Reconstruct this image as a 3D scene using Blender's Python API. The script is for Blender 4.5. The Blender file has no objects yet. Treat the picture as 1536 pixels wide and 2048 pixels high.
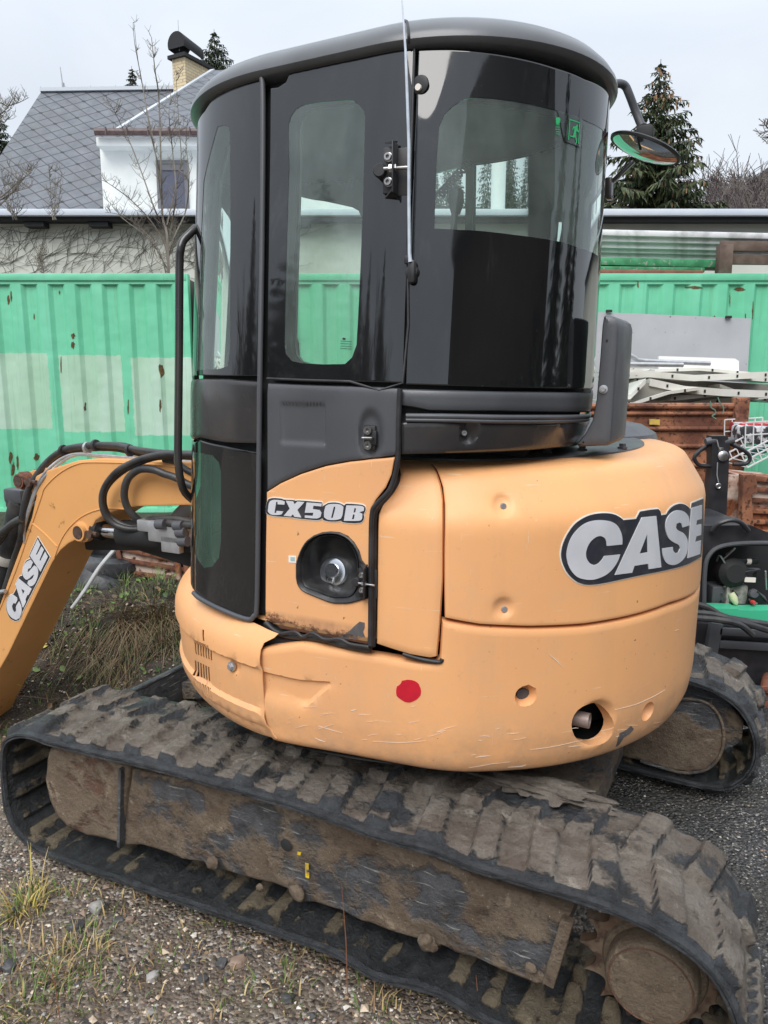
import bpy, bmesh, math, random
from mathutils import Vector, Matrix, noise
from mathutils.geometry import delaunay_2d_cdt
R=math.radians
rnd=random.Random(7)
sc=bpy.context.scene
# ---------------------------------------------------------------- camera
F=1500.0; CAMH=1.65; PIT=math.atan((1024-750)/F)
cam_d=bpy.data.cameras.new('camera'); cam=bpy.data.objects.new('camera',cam_d); sc.collection.objects.link(cam)
cam.location=(0,0,CAMH); cam.rotation_euler=(math.pi/2-PIT,0,0)
cam_d.sensor_fit='VERTICAL'; cam_d.sensor_height=24; cam_d.lens=24*F/2048; cam_d.clip_end=600; cam_d.clip_start=.05
sc.camera=cam
sc.render.resolution_x=768; sc.render.resolution_y=1024
# ---------------------------------------------------------------- sky: Nishita under a thick white overcast
w=bpy.data.worlds.new('World'); sc.world=w; w.use_nodes=True
nt=w.node_tree; nt.nodes.clear()
out=nt.nodes.new('ShaderNodeOutputWorld'); bg=nt.nodes.new('ShaderNodeBackground')
sky=nt.nodes.new('ShaderNodeTexSky'); sky.sky_type='NISHITA'; sky.sun_disc=False
SUN_EL,SUN_AZ=R(50),R(198)
sky.sun_elevation=SUN_EL; sky.sun_rotation=SUN_AZ
tc=nt.nodes.new('ShaderNodeTexCoord'); mp=nt.nodes.new('ShaderNodeMapping'); mp.inputs['Scale'].default_value=(1,1,2.6)
nz=nt.nodes.new('ShaderNodeTexNoise'); nz.inputs['Scale'].default_value=1.7; nz.inputs['Detail'].default_value=6; nz.inputs['Distortion'].default_value=.6
cr=nt.nodes.new('ShaderNodeValToRGB'); cr.color_ramp.elements[0].position=.3; cr.color_ramp.elements[1].position=.75
cr.color_ramp.elements[0].color=(4.05,4.45,4.95,1); cr.color_ramp.elements[1].color=(5.15,5.4,5.7,1)
mx=nt.nodes.new('ShaderNodeMix'); mx.data_type='RGBA'; mx.inputs[0].default_value=.9
nt.links.new(tc.outputs['Generated'],mp.inputs[0]); nt.links.new(mp.outputs[0],nz.inputs[0]); nt.links.new(nz.outputs[0],cr.inputs[0])
nt.links.new(sky.outputs[0],mx.inputs[6]); nt.links.new(cr.outputs[0],mx.inputs[7]); 
sz=nt.nodes.new('ShaderNodeSeparateXYZ'); nt.links.new(tc.outputs['Generated'],sz.inputs[0])
mr=nt.nodes.new('ShaderNodeMapRange'); mr.inputs[1].default_value=.30; mr.inputs[2].default_value=1.0; mr.inputs[3].default_value=1.0; mr.inputs[4].default_value=1.9; nt.links.new(sz.outputs[2],mr.inputs[0])
vm=nt.nodes.new('ShaderNodeVectorMath'); vm.operation='SCALE'; nt.links.new(mx.outputs[2],vm.inputs[0]); nt.links.new(mr.outputs[0],vm.inputs['Scale']); nt.links.new(vm.outputs[0],bg.inputs[0])
bg.inputs[1].default_value=.1
nt.links.new(bg.outputs[0],out.inputs[0])
sd=bpy.data.lights.new('sun','SUN'); sd.energy=1.5; sd.angle=R(42); sd.color=(1,.97,.93)
so=bpy.data.objects.new('sun',sd); sc.collection.objects.link(so)
# direction toward the sun: azimuth measured like the sky texture (from +Y clockwise)
dv=Vector((math.sin(SUN_AZ)*math.cos(SUN_EL),math.cos(SUN_AZ)*math.cos(SUN_EL),math.sin(SUN_EL)))
so.rotation_euler=dv.to_track_quat('Z','Y').to_euler()
sc.view_settings.view_transform='Standard'; sc.view_settings.look='None'; sc.view_settings.exposure=.84; sc.view_settings.gamma=1
# ---------------------------------------------------------------- survey helpers
CP,SP=math.cos(PIT),math.sin(PIT)
def ray(x,y):
    a=(x-768)/F; b=(1024-y)/F
    return Vector((a, CP+b*SP, -SP+b*CP))
def W(x,y,Y):                       # world point on the vertical plane at depth Y
    d=ray(x,y); t=Y/d.y; return Vector((d.x*t,Y,CAMH+d.z*t))
def G(x,y,z=0):                     # world point on the horizontal plane z
    d=ray(x,y); t=(z-CAMH)/d.z; return Vector((d.x*t,d.y*t,z))
TH=math.atan2(768+2200,F/CP)
MU=Vector((-math.sin(TH),math.cos(TH),0)); MN=Vector((-math.cos(TH),-math.sin(TH),0))
CX,CY=1.1,-2.55                     # slewing centre in machine axes
def toM(p): return Vector((p.dot(MU)-CX, p.dot(MN)-CY, p.z))
def dirM(d): return Vector((d.dot(MU), d.dot(MN), d.z))
OM=toM(Vector((0,0,CAMH)))
def MY(x,y,Y):                      # machine point on plane y=Y-CY
    d=dirM(ray(x,y)); yy=Y-CY; t=(yy-OM.y)/d.y; return OM+d*t
def MX(x,y,X):
    d=dirM(ray(x,y)); xx=X-CX; t=(xx-OM.x)/d.x; return OM+d*t
def MZ(x,y,z):
    d=dirM(ray(x,y)); t=(z-OM.z)/d.z; return OM+d*t
# ---------------------------------------------------------------- object helpers
COL=sc.collection
def empty(name,label=None,cat=None,loc=(0,0,0),rz=0,group=None):
    o=bpy.data.objects.new(name,None); COL.objects.link(o); o.location=loc; o.rotation_euler=(0,0,rz)
    o.empty_display_size=.2
    if label: tag(o,label,cat,group)
    return o
def tag(o,label=None,cat=None,group=None,kind=None):
    if label: o['label']=label
    if cat: o['category']=cat
    if group: o['group']=group
    if kind: o['kind']=kind
    return o
class MB:
    def __init__(s): s.v=[]; s.f=[]; s.m=[]
    def add(s,vs,fs,mi=0):
        b=len(s.v); s.v+= [tuple(v) for v in vs]; s.f+=[tuple(b+i for i in f) for f in fs]; s.m+=[mi]*len(fs)
    def box(s,c,d,rot=None,mi=0,bev=0):
        hx,hy,hz=d[0]/2,d[1]/2,d[2]/2
        if bev>0:
            bm=bmesh.new(); bmesh.ops.create_cube(bm,size=1)
            for v in bm.verts: v.co=Vector((v.co.x*d[0],v.co.y*d[1],v.co.z*d[2]))
            bmesh.ops.bevel(bm,geom=bm.edges[:],offset=bev,segments=2,affect='EDGES',profile=.5)
            bm.verts.index_update()
            vs=[v.co.copy() for v in bm.verts]; fs=[[v.index for v in f.verts] for f in bm.faces]; bm.free()
        else:
            vs=[Vector((x,y,z)) for x in(-hx,hx) for y in(-hy,hy) for z in(-hz,hz)]
            fs=[(0,1,3,2),(4,6,7,5),(0,4,5,1),(2,3,7,6),(0,2,6,4),(1,5,7,3)]
        c=Vector(c)
        if rot is not None: vs=[rot@v for v in vs]
        s.add([v+c for v in vs],fs,mi)
    def bar(s,a,b,wd,ht,up=(0,0,1),mi=0,bev=0):
        a=Vector(a);b=Vector(b); z=(b-a); L=z.length; z.normalize(); u=Vector(up)
        x=u.cross(z)
        if x.length<1e-4: x=Vector((1,0,0)).cross(z)
        x.normalize(); y=z.cross(x)
        m=Matrix((x,y,z)).transposed()
        s.box((a+b)/2,(wd,ht,L),rot=m,mi=mi,bev=bev)
    def tube(s,pts,r,n=10,mi=0,cap=True,sm=0):
        pts=[Vector(p) for p in pts]
        rs=r if isinstance(r,(list,tuple)) else [r]*len(pts)
        if sm: pts,rs=smooth_path(pts,rs,sm)
        vs=[];fs=[]; prev=None
        for i,p in enumerate(pts):
            t=(pts[min(i+1,len(pts)-1)]-pts[max(i-1,0)])
            if t.length<1e-9: t=Vector((0,0,1))
            t.normalize()
            if prev is None:
                u=t.orthogonal().normalized()
            else:
                u=prev-t*prev.dot(t)
                if u.length<1e-6: u=t.orthogonal()
                u.normalize()
            prev=u; v=t.cross(u)
            for k in range(n):
                a=2*math.pi*k/n; vs.append(p+(u*math.cos(a)+v*math.sin(a))*rs[i])
        for i in range(len(pts)-1):
            for k in range(n):
                fs.append((i*n+k,i*n+(k+1)%n,(i+1)*n+(k+1)%n,(i+1)*n+k))
        if cap and n>2:
            fs.append(tuple(range(n-1,-1,-1))); fs.append(tuple((len(pts)-1)*n+k for k in range(n)))
        s.add(vs,fs,mi)
    def lathe(s,prof,o,axis=(0,0,1),n=24,mi=0,ref=None):
        z=Vector(axis).normalized(); x=(Vector(ref) if ref else z.orthogonal()); x=(x-z*x.dot(z)).normalized(); y=z.cross(x); o=Vector(o)
        vs=[];fs=[]
        for r,h in prof:
            for k in range(n):
                a=2*math.pi*k/n; vs.append(o+z*h+(x*math.cos(a)+y*math.sin(a))*r)
        for i in range(len(prof)-1):
            for k in range(n): fs.append((i*n+k,i*n+(k+1)%n,(i+1)*n+(k+1)%n,(i+1)*n+k))
        if prof[0][0]>1e-6: fs.append(tuple(range(n-1,-1,-1)))
        if prof[-1][0]>1e-6: fs.append(tuple((len(prof)-1)*n+k for k in range(n)))
        s.add(vs,fs,mi)
    def prism(s,poly,ext,mi=0):     # poly: 3D points, ext: Vector
        n=len(poly); ext=Vector(ext); a=[Vector(p) for p in poly]; b=[p+ext for p in a]
        fs=[tuple(range(n)),tuple(range(2*n-1,n-1,-1))]+[(i,n+i,n+(i+1)%n,(i+1)%n) for i in range(n)]
        s.add(a+b,fs,mi)
    def build(s,name,mats,parent=None,ang=40,fix=True):
        me=bpy.data.meshes.new(name); me.from_pydata(s.v,[],s.f)
        if not isinstance(mats,(list,tuple)): mats=[mats]
        for m in mats: me.materials.append(m)
        if len(mats)>1: me.polygons.foreach_set('material_index',s.m)
        if fix:
            bm=bmesh.new(); bm.from_mesh(me); bmesh.ops.recalc_face_normals(bm,faces=bm.faces[:]); bm.to_mesh(me); bm.free()
        if ang>0:
            me.shade_smooth(); me.set_sharp_from_angle(angle=R(ang))
        me.update()
        o=bpy.data.objects.new(name,me); COL.objects.link(o)
        if parent: o.parent=parent
        return o
def smooth_path(pts,rs,k):
    P=[pts[0]]+pts+[pts[-1]]; Q=[rs[0]]+list(rs)+[rs[-1]]; o=[];q=[]
    for i in range(1,len(P)-2):
        for j in range(k):
            t=j/k; a,b,c,d=P[i-1],P[i],P[i+1],P[i+2]
            o.append(.5*((2*b)+(c-a)*t+(2*a-5*b+4*c-d)*t*t+(3*b-a-3*c+d)*t**3)); q.append(Q[i]*(1-t)+Q[i+1]*t)
    o.append(pts[-1]); q.append(rs[-1]); return o,q
def interp(tab,x):
    if x<=tab[0][0]: return tab[0][1]
    for (a,b),(c,d) in zip(tab,tab[1:]):
        if x<=c: return b+(d-b)*(x-a)/(c-a)
    return tab[-1][1]
def sstep(a,b,x):
    t=min(1,max(0,(x-a)/(b-a))); return t*t*(3-2*t)
# ---------------------------------------------------------------- surfaces with a signed distance in plan
class Surf:
    rho=.9
    def __init__(s,sdf,c,vmap=None): s.sdf=sdf; s.c=c; s.vm=vmap
    def pt(s,a,z,h=0):
        if s.vm: z=interp(s.vm,z)
        ph=a/s.rho; dx,dy=math.cos(ph),math.sin(ph); lo,hi=.05,2.0
        for _ in range(22):
            m=(lo+hi)/2
            if s.sdf(s.c[0]+dx*m,s.c[1]+dy*m,z)<h: lo=m
            else: hi=m
        return Vector((s.c[0]+dx*lo,s.c[1]+dy*lo,z))
    def par(s,p):
        ph=math.atan2(p.y-s.c[1],p.x-s.c[0])
        if ph<R(-90): ph+=2*math.pi
        z=p.z
        if s.vm: z=interp([(b,a) for a,b in s.vm],z)
        return (ph*s.rho,z)
    def hit(s,x,y,far=False,h=0):
        d=dirM(ray(x,y)); n=400; t0,t1=(1.0,6.0) if not far else (6.0,1.0)
        best=(9,None); pt=None
        for i in range(n+1):
            t=t0+(t1-t0)*i/n; p=OM+d*t; v=s.sdf(p.x,p.y,p.z)-h
            if v<best[0]: best=(v,t)
            if v<0:
                a,b=t-(t1-t0)/n,t
                for _ in range(16):
                    m=(a+b)/2; q=OM+d*m
                    if s.sdf(q.x,q.y,q.z)-h<0: b=m
                    else: a=m
                return OM+d*b
        return OM+d*best[1]
class Plane:                         # machine plane y=const, a=x, b=z, h toward the camera side
    def __init__(s,Y): s.y=Y-CY
    def pt(s,a,z,h=0): return Vector((a,s.y+h,z))
    def par(s,p): return (p.x,p.z)
    def hit(s,x,y,far=False,h=0):
        d=dirM(ray(x,y)); t=(s.y-OM.y)/d.y; return OM+d*t
class WPlane:                        # world plane Y=const, h toward the camera
    def __init__(s,Y): s.y=Y
    def pt(s,a,z,h=0): return Vector((a,s.y-h,z))
    def par(s,p): return (p.x,p.z)
    def hit(s,x,y,far=False,h=0): return W(x,y,s.y)
def area(p): return .5*sum(p[i][0]*p[(i+1)%len(p)][1]-p[(i+1)%len(p)][0]*p[i][1] for i in range(len(p)))
def rounded(p,r,k=4):
    o=[]
    n=len(p)
    for i in range(n):
        a,b,c=Vector(p[i-1]),Vector(p[i]),Vector(p[(i+1)%n])
        rr=r[i] if isinstance(r,(list,tuple)) else r
        la,lc=(a-b).length,(c-b).length; d=min(rr,la*.45,lc*.45)
        if d<1e-5: o.append(tuple(b)); continue
        s=b+(a-b)/la*d; e=b+(c-b)/lc*d
        for j in range(k+1):
            t=j/k; o.append(tuple(s*(1-t)**2+b*2*t*(1-t)+e*t*t))
    return o
def smc(p,k=5,ang=42):
    n=len(p); V_=[Vector(q[:2]) for q in p]; o=[]
    def sharp(i):
        a,b,c=V_[i-1],V_[i],V_[(i+1)%n]; u,v=(b-a),(c-b)
        return u.length<1e-6 or v.length<1e-6 or math.degrees(u.angle(v))>ang
    S=[sharp(i) for i in range(n)]
    for i in range(n):
        b,c=V_[i],V_[(i+1)%n]; a=V_[i-1] if not S[i] else b-(c-b); d=V_[(i+2)%n] if not S[(i+1)%n] else c+(c-b)
        for j in range(k):
            t=j/k; q=.5*((2*b)+(c-a)*t+(2*a-5*b+4*c-d)*t*t+(3*b-a-3*c+d)*t**3); o.append((q.x,q.y))
    return o
def densify(p,st):
    o=[]
    for i in range(len(p)):
        a,b=Vector(p[i]),Vector(p[(i+1)%len(p)]); n=max(1,int((b-a).length/st))
        for j in range(n): o.append(tuple(a+(b-a)*(j/n)))
    return o
def inset(p,d):
    o=[];n=len(p)
    for i in range(n):
        a,b,c=Vector(p[i-1]),Vector(p[i]),Vector(p[(i+1)%n])
        e1=(b-a); e2=(c-b)
        if e1.length<1e-9 or e2.length<1e-9: o.append(tuple(b)); continue
        e1.normalize(); e2.normalize(); n1=Vector((-e1.y,e1.x)); n2=Vector((-e2.y,e2.x)); m=n1+n2
        if m.length<.2: m=n1
        m.normalize(); o.append(tuple(b+m*d/max(.5,m.dot(n1))))
    return o
def inside(p,x,y):
    c=False;n=len(p);j=n-1
    for i in range(n):
        if (p[i][1]>y)!=(p[j][1]>y) and x<(p[j][0]-p[i][0])*(y-p[i][1])/(p[j][1]-p[i][1])+p[i][0]: c=not c
        j=i
    return c
def conv(surf,pts,far=False,h=0):
    o=[]
    for p in pts:
        if len(p)==3: o.append((R(p[1])*surf.rho,p[2]))      # ('p',degrees,z)
        else: o.append(surf.par(surf.hit(p[0],p[1],far,h)))
    return o
def Z(x0,y0,s,pts): return [(x0+p[0]/s,y0+p[1]/s) for p in pts]
def patch(name,surf,pts,mat,parent,h=0,th=.02,bev=.005,step=.03,rad=0,holes=(),hfun=None,extra=(),raw=False,far=False,ang=35,edge=.02,matside=None):
    poly=pts if raw else conv(surf,pts,far,h)
    if area(poly)<0: poly=poly[::-1]
    if rad: poly=rounded(poly,rad)
    poly=densify(poly,edge)
    hs=[]
    for H in holes:
        q=H if raw else conv(surf,H,far,h)
        if area(q)<0: q=q[::-1]
        hs.append(densify(q,edge))
    inn=inset(poly,bev) if bev else poly
    P2=[Vector(q) for q in inn]; E=[(i,(i+1)%len(inn)) for i in range(len(inn))]; loops=[(0,len(inn))]
    for q in hs:
        b=len(P2); P2+=[Vector(x) for x in q]; E+=[(b+i,b+(i+1)%len(q)) for i in range(len(q))]; loops.append((b,len(q)))
    xs=[q[0] for q in inn]; ys=[q[1] for q in inn]
    x=min(xs)+step/2; row=0
    pin=inset(poly,bev+step*.35)
    while x<max(xs):
        y=min(ys)+step/2+(step/2 if row%2 else 0)
        while y<max(ys):
            if inside(pin,x,y) and not any(inside(q,x,y) for q in hs): P2.append(Vector((x,y)))
            y+=step
        x+=step*.87; row+=1
    for e in extra:
        if inside(pin,*e): P2.append(Vector(e))
    if bev:
        for q in inset(inn,bev*.9):
            if inside(inn,*q): P2.append(Vector(q))
    v2,e2,f2,ov,oe,of=delaunay_2d_cdt(P2,E,[],0,1e-5)
    idx={}
    for i,l in enumerate(ov):
        for k in l: idx[k]=i
    F2=[]
    for f in f2:
        cx=sum(v2[i].x for i in f)/len(f); cy=sum(v2[i].y for i in f)/len(f)
        if not inside(inn,cx,cy) or any(inside(q,cx,cy) for q in hs): continue
        F2.append(tuple(f))
    hf=(lambda a,z:h+hfun(a,z)) if hfun else (lambda a,z:h)
    V=[surf.pt(p.x,p.y,hf(p.x,p.y)) for p in v2]; FS=list(F2)
    def ring(pts_,dh):
        b=len(V)
        for q in pts_: V.append(surf.pt(q[0],q[1],hf(q[0],q[1])+dh))
        return list(range(b,b+len(pts_)))
    top=[idx.get(i) for i in range(len(inn))]
    if None in top: top=[idx.get(i,idx.get(i-1,0)) for i in range(len(inn))]
    lo=top
    if bev:
        mid=inset(poly,bev*.3); r1=ring(mid,-bev*.3); r2=ring(poly,-bev)
        for A,B in((top,r1),(r1,r2)): FS+=[(A[i],B[i],B[(i+1)%len(A)],A[(i+1)%len(A)]) for i in range(len(A))]
        lo=r2
    if th:
        r3=ring(poly,-th); FS+=[(lo[i],r3[i],r3[(i+1)%len(lo)],lo[(i+1)%len(lo)]) for i in range(len(lo))]
        for (b,n) in loops[1:]:
            t=[idx.get(b+i) for i in range(n)]
            r=ring([tuple(P2[b+i]) for i in range(n)],-th); FS+=[(t[i],r[i],r[(i+1)%n],t[(i+1)%n]) for i in range(n)]
    m=MB(); m.add(V,[tuple(dict.fromkeys(f)) for f in FS if len(set(f))>2])
    return m.build(name,mat,parent,ang=ang)
def surf_tube(name,surf,pts,r,mat,parent,h=0,n=8,sm=4,closed=False,raw=False):
    P=[Vector(surf.pt(*q,h)) for q in (pts if raw else conv(surf,pts,h=h))]
    if closed: P.append(P[0])
    m=MB(); m.tube(P,r,n=n,sm=sm); return m.build(name,mat,parent,ang=60)
# ---------------------------------------------------------------- materials
def newmat(name):
    m=bpy.data.materials.new(name); m.use_nodes=True; t=m.node_tree; b=t.nodes['Principled BSDF']; return m,t,b
def lk(t,a,b): t.links.new(a,b)
def noisen(t,sc_,det=6,rough=.55,vec=None,dist=0):
    n=t.nodes.new('ShaderNodeTexNoise'); n.inputs['Scale'].default_value=sc_; n.inputs['Detail'].default_value=det; n.inputs['Roughness'].default_value=rough; n.inputs['Distortion'].default_value=dist
    if vec is not None: lk(t,vec,n.inputs[0])
    return n.outputs[0]
def ramp(t,f,stops):
    r=t.nodes.new('ShaderNodeValToRGB'); e=r.color_ramp.elements
    while len(e)<len(stops): e.new(.5)
    for i,(p,c) in enumerate(stops):
        e[i].position=p; e[i].color=(c,c,c,1) if isinstance(c,(int,float)) else (*c,1)
    lk(t,f,r.inputs[0]); return r.outputs[0]
def mix(t,f,a,b):
    m=t.nodes.new('ShaderNodeMix'); m.data_type='RGBA'
    for i,v in((0,f),(6,a),(7,b)):
        if isinstance(v,(int,float)): m.inputs[i].default_value=v
        elif isinstance(v,tuple): m.inputs[i].default_value=(*v,1)
        else: lk(t,v,m.inputs[i])
    return m.outputs[2]
def math_(t,op,a,b=0):
    m=t.nodes.new('ShaderNodeMath'); m.operation=op
    for i,v in((0,a),(1,b)):
        if isinstance(v,(int,float)): m.inputs[i].default_value=v
        else: lk(t,v,m.inputs[i])
    return m.outputs[0]
def coord(t,kind='Object',scale=None):
    c=t.nodes.new('ShaderNodeTexCoord').outputs[kind]
    if scale:
        m=t.nodes.new('ShaderNodeMapping'); m.inputs['Scale'].default_value=scale; lk(t,c,m.inputs[0]); return m.outputs[0]
    return c
def bump(t,b,h,st,dist=.01):
    n=t.nodes.new('ShaderNodeBump'); n.inputs['Strength'].default_value=st; n.inputs['Distance'].default_value=dist
    lk(t,h,n.inputs['Height']); lk(t,n.outputs[0],b.inputs['Normal']); return n
def setp(b,**k):
    for a,v in k.items():
        b.inputs[{'rough':'Roughness','metal':'Metallic','ior':'IOR','spec':'Specular IOR Level','coat':'Coat Weight','coatr':'Coat Roughness'}[a]].default_value=v
def mat(name,col,rough=.5,metal=0,var=None,vs=3,vlo=.4,vhi=.65,spots=None,ss=40,slo=.68,shi=.74,bs=0,bscale=60,ior=1.5,det=6,coat=0,streak=False,bdist=.004,rvar=0):
    m,t,b=newmat(name); setp(b,rough=rough,metal=metal,ior=ior,coat=coat); c=None
    vec=coord(t,'Object',(1,1,.18) if streak else None)
    cur=col
    if var: cur=mix(t,ramp(t,noisen(t,vs,det,vec=vec),[(vlo,0.),(vhi,1.)]),col,var)
    v0=coord(t,'Object') if streak else vec
    if spots: cur=mix(t,ramp(t,noisen(t,ss,6,.6,vec=v0),[(slo,0.),(shi,1.)]),cur,spots)
    if isinstance(cur,tuple): b.inputs['Base Color'].default_value=(*cur,1)
    else: lk(t,cur,b.inputs['Base Color'])
    if bs: bump(t,b,noisen(t,bscale,5,.6,vec=v0),bs,bdist)
    if rvar: lk(t,ramp(t,noisen(t,vs*1.7,5,vec=v0),[(.35,max(0,rough-rvar)),(.65,min(1,rough+rvar))]),b.inputs['Roughness'])
    return m
M={}
# orange paint: faded, dusty, with scratches
def orange_mat(name,base,worn=.0,rust=None):
    m,t,b=newmat(name); v=coord(t)
    c=mix(t,ramp(t,noisen(t,1.8,4,vec=v),[(.35,0.),(.7,1.)]),base,(base[0]*.9,base[1]*.9,base[2]*.98))
    c=mix(t,ramp(t,noisen(t,9,8,.7,vec=v),[(.52,0.),(.8,.22)]),c,(.52,.42,.31))
    c=mix(t,ramp(t,noisen(t,2.4,7,.65,vec=coord(t,'Object',(3.5,3.5,.35))),[(.50,0.),(.72,.30)]),c,(.60,.36,.19))
    sz=t.nodes.new('ShaderNodeSeparateXYZ'); lk(t,v,sz.inputs[0])
    low=math_(t,'MULTIPLY',ramp(t,sz.outputs[2],[(.57,1.),(.80,0.)]),ramp(t,noisen(t,8,8,.75,vec=v),[(.38,0.),(.66,.75)]))
    c=mix(t,low,c,(.36,.26,.18))
    c=mix(t,ramp(t,noisen(t,26,6,.8,vec=v),[(.60,0.),(.72,.35)]),c,(.34,.24,.16))
    if rust:
        n1=noisen(t,13,8,.8,vec=v)
        m1=math_(t,'MULTIPLY',ramp(t,sz.outputs[2],[(rust,1.),(rust+.10,0.)]),ramp(t,noisen(t,6,7,.7,vec=coord(t,'Object',(2,2,.6))),[(.35,.1),(.65,.85)]))
        c=mix(t,m1,c,(.42,.22,.12))
        m2=ramp(t,math_(t,'ADD',math_(t,'MULTIPLY',math_(t,'SUBTRACT',rust-.002,sz.outputs[2]),7.0),math_(t,'SUBTRACT',n1,.5)),[(.05,0.),(.14,.92)])
        c=mix(t,m2,c,(.085,.035,.022))
    # fine pale scratches in two directions
    for sx,lo in(((1,1,26),.70),((22,22,1.5),.72)):
        mp=t.nodes.new('ShaderNodeMapping'); mp.inputs['Scale'].default_value=sx; mp.inputs['Rotation'].default_value=(.3,.2,.1); lk(t,v,mp.inputs[0])
        c=mix(t,ramp(t,noisen(t,7,3,.5,vec=mp.outputs[0],dist=.4),[(lo,0.),(lo+.02,.55)]),c,(.80,.66,.48))
    c=mix(t,ramp(t,noisen(t,55,3,.5,vec=v),[(.73,0.),(.76,.8)]),c,(.12,.07,.04))
    lk(t,c,b.inputs['Base Color']); lk(t,ramp(t,noisen(t,5,5,vec=v),[(.3,.34),(.7,.56)]),b.inputs['Roughness'])
    setp(b,spec=.4,coat=.08,coatr=.3)
    bump(t,b,noisen(t,260,3,vec=v),.05,.002)
    return m
M['orange']=orange_mat('orange_paint',(.88,.448,.190))
M['orangerust']=orange_mat('orange_paint_rusting',(.86,.44,.192),rust=.985)
M['boomorange']=mat('boom_orange_paint',(.76,.38,.135),.42,var=(.68,.34,.12),vs=2,spots=(.13,.06,.03),ss=16,slo=.66,shi=.74,bs=.05)
M['greyplastic']=mat('grey_plastic',(.085,.088,.098),.42,var=(.065,.068,.075),vs=4,spots=(.22,.22,.22),ss=120,slo=.72,shi=.76,bs=.08,bscale=400,rvar=.1,streak=True)
M['roofplastic']=mat('roof_plastic',(.13,.135,.145),.28,var=(.09,.095,.10),vs=4,vlo=.35,vhi=.7,spots=(.35,.35,.35),ss=90,slo=.72,shi=.8,bs=.06,bscale=300,streak=True)
M['black']=mat('black_rubber',(.018,.018,.02),.5,var=(.04,.04,.043),vs=14)
M['dark']=mat('dark_interior',(.02,.021,.022),.7)
M['darkplastic']=mat('dark_gloss_plastic',(.035,.034,.036),.22,var=(.05,.045,.042),vs=6,spots=(.25,.24,.22),ss=160,slo=.72,shi=.78,bs=.03,ior=1.55,rvar=.08)
M['chrome']=mat('chrome',(.75,.76,.78),.16,metal=1,var=(.6,.61,.64),vs=30,bs=.05)
M['steel']=mat('steel',(.5,.5,.51),.35,metal=1,var=(.35,.34,.33),vs=40)
M['galv']=mat('galvanised',(.42,.43,.44),.4,metal=.6,var=(.5,.51,.53),vs=30)
M['hose']=mat('hose_rubber',(.022,.023,.026),.42,var=(.06,.058,.055),vs=10,bs=.3,bscale=90)
M['white']=mat('decal_white',(.85,.80,.72),.4)
M['silver']=mat('decal_silver',(.70,.71,.74),.32,metal=.1,var=(.60,.61,.65),vs=6,spots=(.4,.38,.36),ss=80,slo=.72,shi=.76)
M['decalblack']=mat('decal_black',(.03,.032,.042),.28,var=(.075,.07,.07),vs=22,vlo=.5,vhi=.8)
M['red']=mat('red_sticker',(.62,.012,.03),.32,var=(.5,.01,.03),vs=25)
M['greenink']=mat('exit_green',(.02,.42,.14),.5)
M['rust']=mat('rusty_steel',(.14,.05,.028),.75,var=(.36,.15,.075),vs=2.6,vlo=.42,vhi=.6,spots=(.07,.03,.02),ss=30,slo=.52,shi=.62,bs=.5,bscale=60)
M['rustpale']=mat('rusty_pale_paint',(.62,.50,.42),.6,var=(.26,.09,.04),vs=5,vlo=.44,vhi=.56,spots=(.12,.04,.02),ss=24,slo=.56,shi=.64,bs=.4,streak=False)
def frit_mat(name,base,ior,dust):
    m,t,b=newmat(name); v=coord(t)
    c=mix(t,ramp(t,noisen(t,2.5,6,.6,vec=coord(t,'Object',(1,1,.35))),[(.35,0.),(.75,1.)]),base,dust)
    c=mix(t,ramp(t,noisen(t,150,3,.5,vec=v),[(.74,0.),(.80,.5)]),c,(.16,.155,.14))
    c=mix(t,ramp(t,noisen(t,3,8,.8,vec=coord(t,'Object',(1,1,.3)),dist=1.0),[(.56,0.),(.70,.25)]),c,(.10,.10,.095))
    lk(t,ramp(t,noisen(t,4,7,.7,vec=v),[(.4,.02),(.7,.10)]),b.inputs['Roughness'])
    lk(t,c,b.inputs['Base Color']); setp(b,rough=.035,ior=ior)
    return m
M['frit']=frit_mat('black_frit_glass',(.006,.007,.008),1.72,(.018,.018,.019))
def clear_glass(name,tint,fac_ior=1.6,dcol=(.45,.5,.47),dlo=.02,dhi=.13):
    m=bpy.data.materials.new(name); m.use_nodes=True; t=m.node_tree; t.nodes.clear()
    o=t.nodes.new('ShaderNodeOutputMaterial'); tr=t.nodes.new('ShaderNodeBsdfTransparent'); tr.inputs[0].default_value=(*tint,1)
    gl=t.nodes.new('ShaderNodeBsdfGlossy'); gl.inputs['Roughness'].default_value=.03; gl.inputs[0].default_value=(.95,1,.98,1)
    fr=t.nodes.new('ShaderNodeFresnel'); fr.inputs[0].default_value=fac_ior; ms=t.nodes.new('ShaderNodeMixShader')
    df=t.nodes.new('ShaderNodeBsdfDiffuse'); df.inputs[0].default_value=(*dcol,1); m2=t.nodes.new('ShaderNodeMixShader')
    lk(t,ramp(t,noisen(t,7,7,.7,vec=coord(t,'Object',(1,1,.5))),[(.35,dlo),(.8,dhi)]),m2.inputs[0])
    lk(t,fr.outputs[0],ms.inputs[0]); lk(t,tr.outputs[0],m2.inputs[1]); lk(t,df.outputs[0],m2.inputs[2])
    lk(t,m2.outputs[0],ms.inputs[1]); lk(t,gl.outputs[0],ms.inputs[2]); lk(t,ms.outputs[0],o.inputs[0])
    return m
M['glass']=clear_glass('tinted_cab_glass',(.86,.99,.92),1.6,(.42,.50,.47),.10,.26)  # pale diffuse film stands in for glare on the panes
M['glassfar']=clear_glass('tinted_far_glass',(.93,.99,.96))
M['glassdark']=clear_glass('dusty_low_glass',(.55,.80,.66),1.5,(.10,.19,.145),.28,.6)  # green diffuse film stands in for green light through the pane
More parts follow.
